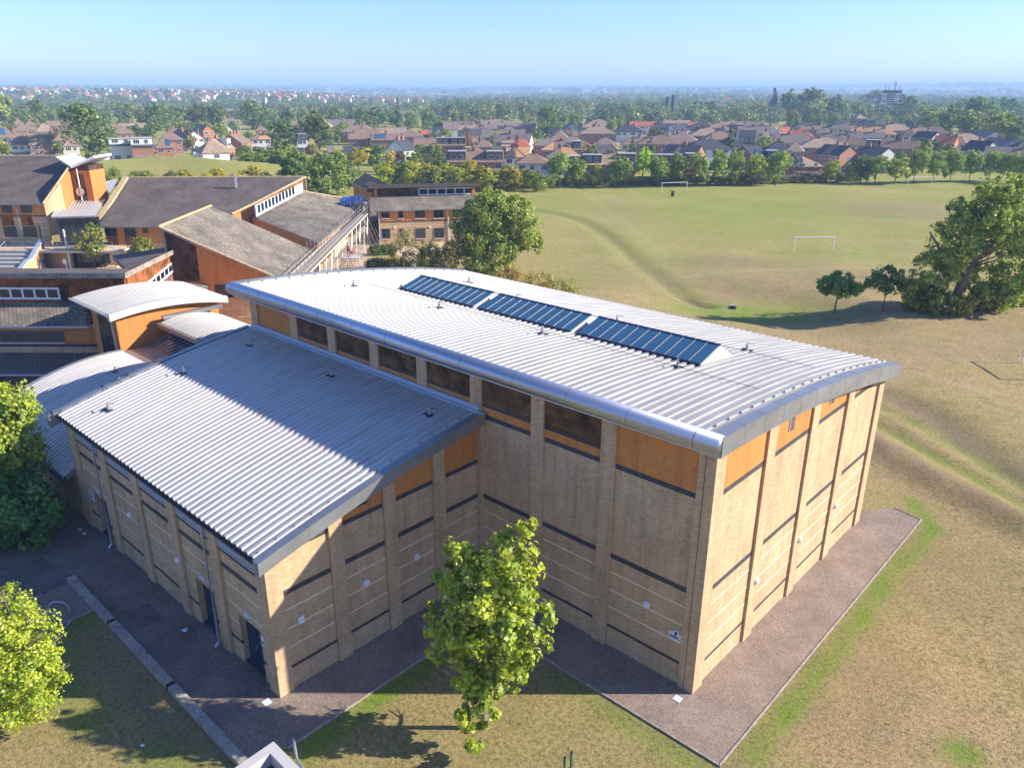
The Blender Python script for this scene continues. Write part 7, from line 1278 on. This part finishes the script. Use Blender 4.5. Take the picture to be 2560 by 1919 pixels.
# cars
def car(c, x, y, colr, ang, lab):
    X, Y = px_(c, x, y); p = at(X, Y); t = thing('parked_car', lab, 'car', (p.x, p.y, 0), rz=math.atan2(p.y-CAM.y, p.x-CAM.x)-math.pi/2+R(ang))
    m = mat('car_paint', colr, .3, .2, .6)
    MB().prism([(-2.1, -.85, .3), (2.1, -.85, .3), (2.15, -.85, .75), (1.2, -.85, .95), (-1.9, -.85, .98), (-2.15, -.85, .7)], (0, 1.7, 0)).build('body', m, t)
    MB().prism([(-1.75, -.75, .96), (1.15, -.75, .94), (.45, -.7, 1.42), (-1.2, -.7, 1.45)], (0, 1.5, 0)).build('cabin_glass', GLASS, t); MB().box(-1.15, .4, -.68, .72, 1.43, 1.49).build('roof', m, t)
    for sx_ in (-1.3, 1.3):
        for sy in (-.88, .72): w = MB().tube([(sx_, sy, .33), (sx_, sy+.18, .33)], .33, 12).build('wheel', DARKM, t); MB().tube([(sx_, sy-.01, .33), (sx_, sy+.19, .33)], .17, 8).build('rim', GALV, w)
    for sy in (-.7, .45): MB().box(2.1, 2.17, sy, sy+.3, .55, .7).build('headlight', FRAMEW, t)
for a in ((4, 1495, 645, (.35, .04, .06), 8, 'dark red car parked in front of the long bungalows'), (4, 1780, 640, (.03, .06, .14), -5, 'dark blue car parked in front of the long bungalows'), (4, 1625, 610, (.5, .5, .5), 5, 'silver car behind the red one at the bungalows'), (5, 1990, 950, (.05, .12, .3), 20, 'blue car parked right of the square hipped house'), (3, 1600, 570, (.7, .7, .72), 15, 'white car in the street beside the dark slate terrace'), (2, 330, 905, (.5, .55, .6), 30, 'silver car parked left of the white walled cottage'), (2, 365, 860, (.12, .14, .18), 30, 'dark car behind the silver one by the cottage'), (2, 800, 975, (.75, .75, .75), 60, 'white car nose-out right of the white walled cottage')): car(*a)
for (x0, x1, yb, lab, m_) in ((1305, 1580, 985, 'flat-roofed white garage below the white dormer house', 'white'), (1545, 1780, 1000, 'long low brown shed beside the white garage', 'obrick')):
    X, Y = px_(1, (x0+x1)/2, yb); p = at(X, Y); w = (x1-x0)/5.144*(p-CAM).dot(fw)/F_PX; t = thing('garden_shed', lab, 'shed', tuple(p), rz=math.atan2(p.y-CAM.y, p.x-CAM.x)-math.pi/2)
    MB().box(-w/2, w/2, 0, 3, 0, 2.2).build('wall', HW_[m_], t); MB().box(-w/2-.2, w/2+.2, -.3, 3.2, 2.2, 2.4).build('roof', HR['grey'], t); MB().box(-.5, .4, -.04, .02, 0, 1.95).build('door', HW_['char'], t)
# ---------------------------------------------------------------- town trees: single ones, then the far woodland as one mass
kk = ['r0', 'r1', 'r2', 'b0', 'r0', 'w0', 'c0']; cnt = 0; tries = 0
while cnt < 190 and tries < 9000:
    tries += 1; f = rnd.uniform(235, 600); a = rnd.uniform(-.66, .68); p = RF(a*f, f)
    if not free(p.x, p.y, 5, HPTS) or not free(p.x, p.y, 3.5, TPTS): continue
    if f < 300 and a < .0: continue
    Hh = rnd.uniform(5, 9.5)+(max(0, f-420)/200)*4; put_tree(rnd.choice(kk), (p.x, p.y, 0), Hh, Hh*rnd.uniform(.6, .95), rnd.choice([MIDT, DARKT, BLU, LITE, BLU, (1.1, .9, .7)]), 'leafy garden tree among the houses of the town', 'garden trees among the houses'); cnt += 1
r = np.random.RandomState(77)
def wood(n, f0, f1, rad, k, name, lab):
    u = r.rand(n); f = np.sqrt(f0*f0+u*(f1*f1-f0*f0)); a = r.uniform(-.74, .76, n); X = C0.x+UX.x*a*f+VX.x*f; Y = C0.y+UX.y*a*f+VX.y*f
    gap = (np.sin(X*.011+1)+np.sin(Y*.013)+np.sin((X+Y)*.006)+r.normal(size=n)*.5) > -1.5
    keep = np.ones(n, bool)
    for hx, hy, hw in HPTS: keep &= ((X-hx)**2+(Y-hy)**2 > (hw*.5+3 if f0 < 1200 else hw+14)**2)
    gap &= keep
    X, Y, f, a_keep = X[gap], Y[gap], f[gap], a[gap]; n = len(X); Z0 = hillz(X, Y)
    rw = rad*(.55+.9*r.rand(n)); hh = np.minimum(rw*(1.3+.7*r.rand(n)), np.where(f < 1200, np.where(a_keep < -.1, 8.5, 12), 12) if f0 < 3000 else 17)
    d = r.normal(size=(n, k, 3)); d /= np.linalg.norm(d, axis=2)[..., None]; d[..., 2] = np.abs(d[..., 2])*.9+.02; q = (.75+.35*r.rand(n, k, 1)); lumps = 1+.22*np.sin(d[..., 0:1]*7+X[:, None, None])*np.cos(d[..., 1:2]*6+Y[:, None, None])
    P_ = np.stack([X, Y, Z0+hh*.18], -1)[:, None, :]+d*q*lumps*np.stack([rw, rw, hh*.85], -1)[:, None, :]
    nr_ = d+r.normal(size=d.shape)*.45; nr_ /= np.linalg.norm(nr_, axis=2)[..., None]; A_ = np.cross(nr_, r.normal(size=d.shape)); A_ /= np.linalg.norm(A_, axis=2)[..., None]; B3 = np.cross(nr_, A_)
    s = (rw[:, None, None]*(.105 if k > 100 else .2))*(.7+.6*r.rand(n, k, 1)); V = np.stack([P_-A_*s, P_+B3*s*.8, P_+A_*s, P_-B3*s*.8], 2).reshape(-1, 3); m = n*k
    me = bpy.data.meshes.new(name); me.vertices.add(m*4); me.vertices.foreach_set('co', V.astype(np.float32).reshape(-1)); me.loops.add(m*4); me.loops.foreach_set('vertex_index', np.arange(m*4, dtype=np.int32)); me.polygons.add(m)
    me.polygons.foreach_set('loop_start', np.arange(0, m*4, 4, dtype=np.int32)); me.polygons.foreach_set('loop_total', np.full(m, 4, np.int32))
    for q_ in (LA, LC, LB): me.materials.append(q_)
    me.polygons.foreach_set('material_index', np.repeat(r.choice(3, n, p=[.46, .46, .08]), k).astype(np.int32)); me.update(calc_edges=True)
    o = bpy.data.objects.new(name, me); col.objects.link(o); tag(o, lab, 'woodland', kind='stuff'); return o
wood(3000, 560, 1500, 7.0, 280, 'woodland', 'mass of trees filling the town beyond the nearer roofs')
wood(3200, 1450, 3600, 11, 85, 'woodland', 'bluish wooded hills with scattered houses')
wood(2600, 3400, 9500, 30, 30, 'woodland', 'hazy blue woodland along the horizon')
# ---------------------------------------------------------------- field and foreground things
def goal(pa, pb, h, lab):
    a, b_ = at(*pa), at(*pb); t = thing('goalpost', lab, 'goal', tuple(a), rz=math.atan2((b_-a).y, (b_-a).x), group='white football goals on the field'); L = (b_-a).length
    for x in (0, L): MB().tube([(x, 0, 0), (x, 0, h)], .065, 8).build('post', FRAMEW, t)
    MB().tube([(-.06, 0, h), (L+.06, 0, h)], .065, 8).build('crossbar', FRAMEW, t)
    for x in (0, L): MB().tube([(x, 0, h-.03), (x, .55, h-.12), (x, .75, h-.4)], .03, 6).build('net_stanchion', FRAMEW, t)
goal((1984, 631), (2081, 630), 2.3, 'white football goal in the middle of the field near the grassy hollow')
goal(c2(-58-60, 0) if False else (850+2066/2.571, 200+725/2.571), (1700+42/2.571, 200+719/2.571), 2.3, 'white football goal at the far left of the field before the tree row')
goal((1700+1462/2.571, 200+685/2.571), (1700+1614/2.571, 200+683/2.571), 2.3, 'white football goal at the far right of the field before the tree row')
goal((1700+2200/2.571, 640+682/2.571), (1700+2420/2.571, 640+790/2.571), 2.4, 'white football goal cut off by the right edge of the picture')
p = at(850+2137/2.571, 200+748/2.571); t = thing('field_bin', 'small dark green bin standing on the field near the far left goal', 'bin', tuple(p)); MB().tube([(0, 0, 0), (0, 0, 1.1)], .35, 10, r1=.4).build('drum', mat('bin_green', (.02, .05, .035), .5), t); MB().tube([(0, 0, 1.1), (0, 0, 1.2)], .42, 10).build('lid', DARKM, t)
p = at(1700+335/2.571, 640+325/2.571); t = thing('drain_outlet', 'small concrete drain outlet beside the grassy hollow', 'drain outlet', tuple(p), rz=.6); MB().box(-.45, .45, -.15, .15, -.3, .16).build('headwall', CONC, t); MB().box(-.25, .25, -.2, -.15, -.2, .1).build('opening', DARKM, t)
# tufts along the path edges and over the near lawn
def tufts(n, fx, hgt, mats, seed, name, lab):
    r8 = np.random.RandomState(seed); XY_ = fx(r8, n); n = len(XY_); an = r8.rand(n)*6.28; h = hgt*(.5+r8.rand(n)); w = h*.5
    Z_ = groundz(XY_[:, 0], XY_[:, 1]); c_0, s_0 = np.cos(an)*w, np.sin(an)*w; lx, ly = r8.normal(size=n)*h*.5, r8.normal(size=n)*h*.5
    P_ = np.stack([np.stack([XY_[:, 0]-c_0, XY_[:, 1]-s_0, Z_-.01], -1), np.stack([XY_[:, 0]+c_0, XY_[:, 1]+s_0, Z_-.01], -1), np.stack([XY_[:, 0]+lx+c_0*.3, XY_[:, 1]+ly+s_0*.3, Z_+h], -1), np.stack([XY_[:, 0]+lx-c_0*.4, XY_[:, 1]+ly-s_0*.4, Z_+h*.8], -1)], 1).reshape(-1, 3)
    me = bpy.data.meshes.new(name); me.vertices.add(n*4); me.vertices.foreach_set('co', P_.astype(np.float32).reshape(-1)); me.loops.add(n*4); me.loops.foreach_set('vertex_index', np.arange(n*4, dtype=np.int32)); me.polygons.add(n)
    me.polygons.foreach_set('loop_start', np.arange(0, n*4, 4, dtype=np.int32)); me.polygons.foreach_set('loop_total', np.full(n, 4, np.int32))
    for q_ in mats: me.materials.append(q_)
    me.polygons.foreach_set('material_index', r8.randint(0, len(mats), n).astype(np.int32)); me.update(calc_edges=True)
    o = bpy.data.objects.new(name, me); col.objects.link(o); tag(o, lab, 'grass', kind='stuff')
STRAW = mat('straw_grass', (.40, .31, .16), .9); GREENG = mat('green_grass', (.19, .25, .045), .9); GREENG2 = mat('fresh_grass', (.30, .38, .07), .9); STRAW2 = mat('brown_grass', (.27, .20, .11), .9)
def lawn(r8, n):
    X = r8.uniform(-26, 26, n); Y = r8.uniform(-24, 26, n); k = ((X > 2.7) | ((Y < -2.6) & (X > -9.4)) | ((Y < -14.4) & (X > -23.2))) & ((X < 2.7) | (Y > -24)); cl = np.sin(X*1.7+Y*.6)+np.sin(Y*2.1-X*.9)+r8.normal(size=n)*.8 > .1; return np.stack([X, Y], -1)[k & cl]
tufts(60000, lawn, .035, [STRAW, STRAW2, GREENG, STRAW], 3, 'dry_grass', 'dry straw-coloured tufts over the near lawns')
# cycle hoops
for i, (x, y, lab) in enumerate(((-23.1, -15.65, 'galvanised bicycle hoop on the cycle bay, nearest the low wall'), (-23.95, -16.5, 'galvanised bicycle hoop half hidden by the maple, second from the low wall'), (-24.8, -17.4, 'galvanised bicycle hoop behind the maple, third from the low wall'))):
    pass
RA, RB = Vector((-23.40, -15.25, 0)), Vector((-22.2, -16.9, 0)); ru = (RB-RA).normalized(); rn = Vector((-.74, -.67, 0))
for i, lab in enumerate(('galvanised bicycle hoop nearest the low wall', 'galvanised bicycle hoop second from the low wall, partly behind the maple')):
    o = at(*((180.7, 1547), (159.7, 1573))[i]); rn = -UX*1.15
    t = thing('cycle_hoop', lab, 'cycle stand', tuple(o), group='cycle hoops by the maple')
    pts = [Vector((0, 0, 0)), Vector((0, 0, .55))]+[rn*.42*(1-math.cos(a))+Vector((0, 0, .55+.42*math.sin(a))) for a in np.linspace(.2, math.pi-.2, 9)]+[rn*.84+Vector((0, 0, .55)), rn*.84]
    MB().tube(pts, .04, 8).build('hoop', GALV, t, smooth=True)
    for q in (Vector((0, 0, 0)), rn*.84): MB().tube([q, q+Vector((0, 0, .02))], .08, 8).build('foot_plate', GALV, t)
tag(MB().tube([at(180.7, 1547, .05), at(140, 1597, .05)], .04, 6).build('ground_rail', GALV), 'galvanised ground rail joining the cycle hoops', 'rail')
# planter-like parapet at the bottom of the picture
pk = thing('roof_parapet', 'square pale grey parapet with a dark hollow centre at the bottom edge', 'parapet', (-9.2, -14.0, 0), own=True)
zc = 2.6; q0 = at(683.8, 1851.6, zc); q1 = at(585, 1919, zc); q2 = at(750.7, 1919, zc); ua = (q1-q0).normalized(); ub = (q2-q0).normalized(); S_ = 2.9; wd = .34
o = q0-Vector((0, 0, zc)); 
MB().obox(o+Vector((0, 0, 0)), ua*S_, ub*S_, (0, 0, zc-.55)).build('body', CONC, pk)
for a, b_, l_, L2 in ((o, ua, ub, S_), (o+ub*wd, ub, ua, S_-2*wd), (o+ub*(S_-wd), ua, ub, S_), (o+ua*(S_-wd)+ub*wd, ub, ua, S_-2*wd)): MB().obox(a+Vector((0, 0, zc-.55)), b_*L2, l_*wd, (0, 0, .548)).build('rim', mat('pale_grey_capping', (.50, .48, .46), .6), pk)
MB().obox(o+ua*wd+ub*wd+Vector((0, 0, zc-.54)), ua*(S_-2*wd), ub*(S_-2*wd), (0, 0, .05)).build('gravel_bed', rough_mat('dark_gravel', (.02, .022, .018), (.06, .06, .05), 6, 20), pk)
rl0, rl1 = Vector((-9.15, -12.55, .72)), Vector((-7.3, -13.4, .72))
t = thing('handrail', 'short galvanised rail on a pale post beside the parapet at the bottom edge', 'rail', (-9.15, -12.55, 0), own=True)
MB().tube([rl0, at(742, 1895, .72), at(760, 1925, .72)], .045, 8).build('rail', GALV, t)
for q in (rl0, at(760, 1925, .72)): MB().tube([Vector((q.x, q.y, 0)), q], .05, 8).build('post', FRAMEW, t)
for i, (x, y, h) in enumerate(((1427, 1917, .8), (1411, 1921, .65))):
    p = at(x, y+6); t = thing('green_post', 'slim dark green post at the bottom edge of the picture, '+('taller' if i == 0 else 'shorter')+' of two', 'post', tuple(p), group='dark green posts'); MB().box(-.03, .03, -.03, .03, 0, h).build('shaft', mat('post_green', (.015, .10, .05), .5), t); MB().box(-.04, .04, -.04, .04, h, h+.03).build('cap', DARKM, t)
# litter
for x, y, s_, lab in ((-18.78, -12.07, .2, 'crumpled white paper bag on the dark path by the middle door'), (-30.64, -12.04, .16, 'white scrap of paper by the far door, nearer of two'), (-31.25, -12.05, .15, 'white scrap of paper by the far door, farther of two'), (-13.6, -16.2, .11, 'small white scrap on the shaded lawn')):
    rr = random.Random(int(x*10)); mb = MB(); ring = [(x+s_*math.cos(a)*rr.uniform(.6, 1.1), y+s_*.7*math.sin(a)*rr.uniform(.6, 1.1), .04+rr.uniform(0, .08)) for a in np.linspace(0, 6.28, 9)[:-1]]
    for k in range(8): mb.poly([ring[k], ring[(k+1) % 8], (x, y, .14)])
    tag(mb.build('litter', FRAMEW), lab, 'litter')
# pigeons
def skin(name, pts, edges, rad, m, par, sub=1):
    me = bpy.data.meshes.new(name); me.from_pydata(pts, edges, []); o = bpy.data.objects.new(name, me); col.objects.link(o); me.materials.append(m)
    md = o.modifiers.new('s', 'SKIN'); me.skin_vertices[0].data[0].use_root = True
    for i, r_ in enumerate(rad): me.skin_vertices[0].data[i].radius = (r_, r_) if not isinstance(r_, tuple) else r_
    if sub: s = o.modifiers.new('d', 'SUBSURF'); s.levels = sub; s.render_levels = sub
    md.use_smooth_shade = True; o.parent = par; return o
PIG = mat('pigeon_feathers', (.07, .08, .10), .7); SKIN = mat('skin', (.45, .25, .16), .6)
pg = None
for i, (x, y, rz) in enumerate(((-32.27, -9.15, .4), (-32.27, -8.25, 2.2), (-32.25, -7.75, .9), (-32.25, -5.9, 1.5), (-32.2, -11.9, .2), (-31.7, -11.6, 2.6))):
    lab = ('grey pigeon on the far verge of the lower roof, lowest of the row', 'grey pigeon perched on the verge, second from the bottom of the row', 'grey pigeon perched on the verge, third from the bottom of the row', 'grey pigeon perched on the verge by itself, highest on the slope', 'grey pigeon perched on the left corner of the lower roof', 'grey pigeon standing on the ribs by the left roof corner')[i]
    if pg is None:
        pg = thing('pigeon', lab, 'bird', (x, y, bz(y)+.12), group='pigeons on the lower roof')
        skin('body', [(0, 0, .12), (.10, 0, .17), (.15, 0, .24), (.19, 0, .25), (-.12, 0, .11), (-.24, 0, .08), (.01, .03, 0), (.01, -.03, 0)], [(0, 1), (1, 2), (2, 3), (0, 4), (4, 5), (0, 6), (0, 7)], [.075, .06, .035, .012, .055, .02, .01, .01], PIG, pg); c = pg
    else: c = copy_tree(pg); c['label'] = lab
    c.scale = (.75, .75, .75); c.location = (x, y, bz(y)+.11); c.rotation_euler = (0, 0, rz)
# scaffolders
def person(loc, rz, arm, shirt, lab):
    t = thing('person', lab, 'person', loc, rz=rz)
    P_ = [(0, 0, .95), (0, 0, 1.2), (0, -.03, 1.42), (0, -.05, 1.52), (0, -.06, 1.66), (.1, 0, .9), (.13, -.12, .5), (.14, -.02, .08), (.14, -.16, .04), (-.1, 0, .9), (-.12, .08, .5), (-.13, .14, .08), (-.13, 0, .04), (.19, -.03, 1.40), (.27, -.14, 1.16), arm, (-.19, -.03, 1.40), (-.27, -.12, 1.15), (-.22, -.34, 1.05)]
    E_ = [(0, 1), (1, 2), (2, 3), (3, 4), (0, 5), (5, 6), (6, 7), (7, 8), (0, 9), (9, 10), (10, 11), (11, 12), (2, 13), (13, 14), (14, 15), (2, 16), (16, 17), (17, 18)]
    rd = [.15, .14, .15, .06, .105, .09, .065, .045, .04, .09, .065, .045, .04, .06, .045, .035, .06, .045, .035]
    skin('body', P_, E_, rd, SKIN, t)
    skin('shirt', [(0, 0, .98), (0, 0, 1.2), (0, -.03, 1.42), (.19, -.03, 1.39), (-.19, -.03, 1.39)], [(0, 1), (1, 2), (2, 3), (2, 4)], [.165, .155, .165, .08, .08], mat('shirt', shirt, .8), t)
    skin('shorts', [(0, 0, .97), (.1, 0, .88), (.125, -.09, .58), (-.1, 0, .88), (-.115, .05, .58)], [(0, 1), (1, 2), (0, 3), (3, 4)], [.165, .105, .095, .105, .095], mat('dark_shorts', (.015, .018, .03), .8), t)
    skin('hair', [(0, -.05, 1.70), (0, -.01, 1.68)], [(0, 1)], [.10, .09], mat('hair', (.03, .02, .015), .8), t)
pl = lb+UX*.8+VX*.1+Vector((0, 0, 3.02)); person(tuple(pl), 1.0, (.20, -.40, 1.02), (.38, .05, .05), 'scaffolder in a red top and dark shorts leaning over a red bucket on the scaffold')
bk = thing('bucket', 'bright red bucket held by the scaffolder on the loading bay', 'bucket', tuple(pl+UX*.45-VX*.15+Vector((0, 0, .35)))); MB().tube([(0, 0, 0), (0, 0, .38)], .17, 12, r1=.22).build('shell', mat('red_plastic', (.65, .02, .02), .4), bk); MB().tube([(-.2, 0, .37), (0, 0, .58), (.2, 0, .37)], .012, 5).build('handle', GALV, bk)
pl2 = lb+UX*.6-VX*1.9+Vector((0, 0, 0.05)); person(tuple(pl2), 2.2, (.24, -.36, 1.2), (.62, .20, .05), 'scaffolder in an orange top and dark shorts below the loading platform')
# ---------------------------------------------------------------- remove the patterns the copies were made from
def kill(o):
    for c in list(o.children): kill(c)
    bpy.data.objects.remove(o, do_unlink=True)
bpy.context.view_layer.update()
for t, nm in TPL.values(): kill(t)
for h in HT: kill(h)
for w in WIN.values(): kill(w)
for o in bpy.data.objects:
    if 'own_loc' in o: del o['own_loc']
# ---------------------------------------------------------------- air
hz_ = MB().box(-14500, 10500, -3500, 14500, -4, 98).build('haze', mat('haze', (1, 1, 1)))
m = bpy.data.materials.new('air'); m.use_nodes = True; n = m.node_tree.nodes
for x in list(n):
    if x.type == 'BSDF_PRINCIPLED': n.remove(x)
out = [x for x in n if x.type == 'OUTPUT_MATERIAL'][0]; pv = n.new('ShaderNodeVolumePrincipled'); pv.inputs['Color'].default_value = (.42, .62, .95, 1); pv.inputs['Density'].default_value = HAZE_D; pv.inputs['Anisotropy'].default_value = 0.0
m.node_tree.links.new(pv.outputs[0], out.inputs['Volume']); hz_.data.materials.clear(); hz_.data.materials.append(m); hz_['kind'] = 'stuff'; hz_['label'] = 'pale blue haze in the air'
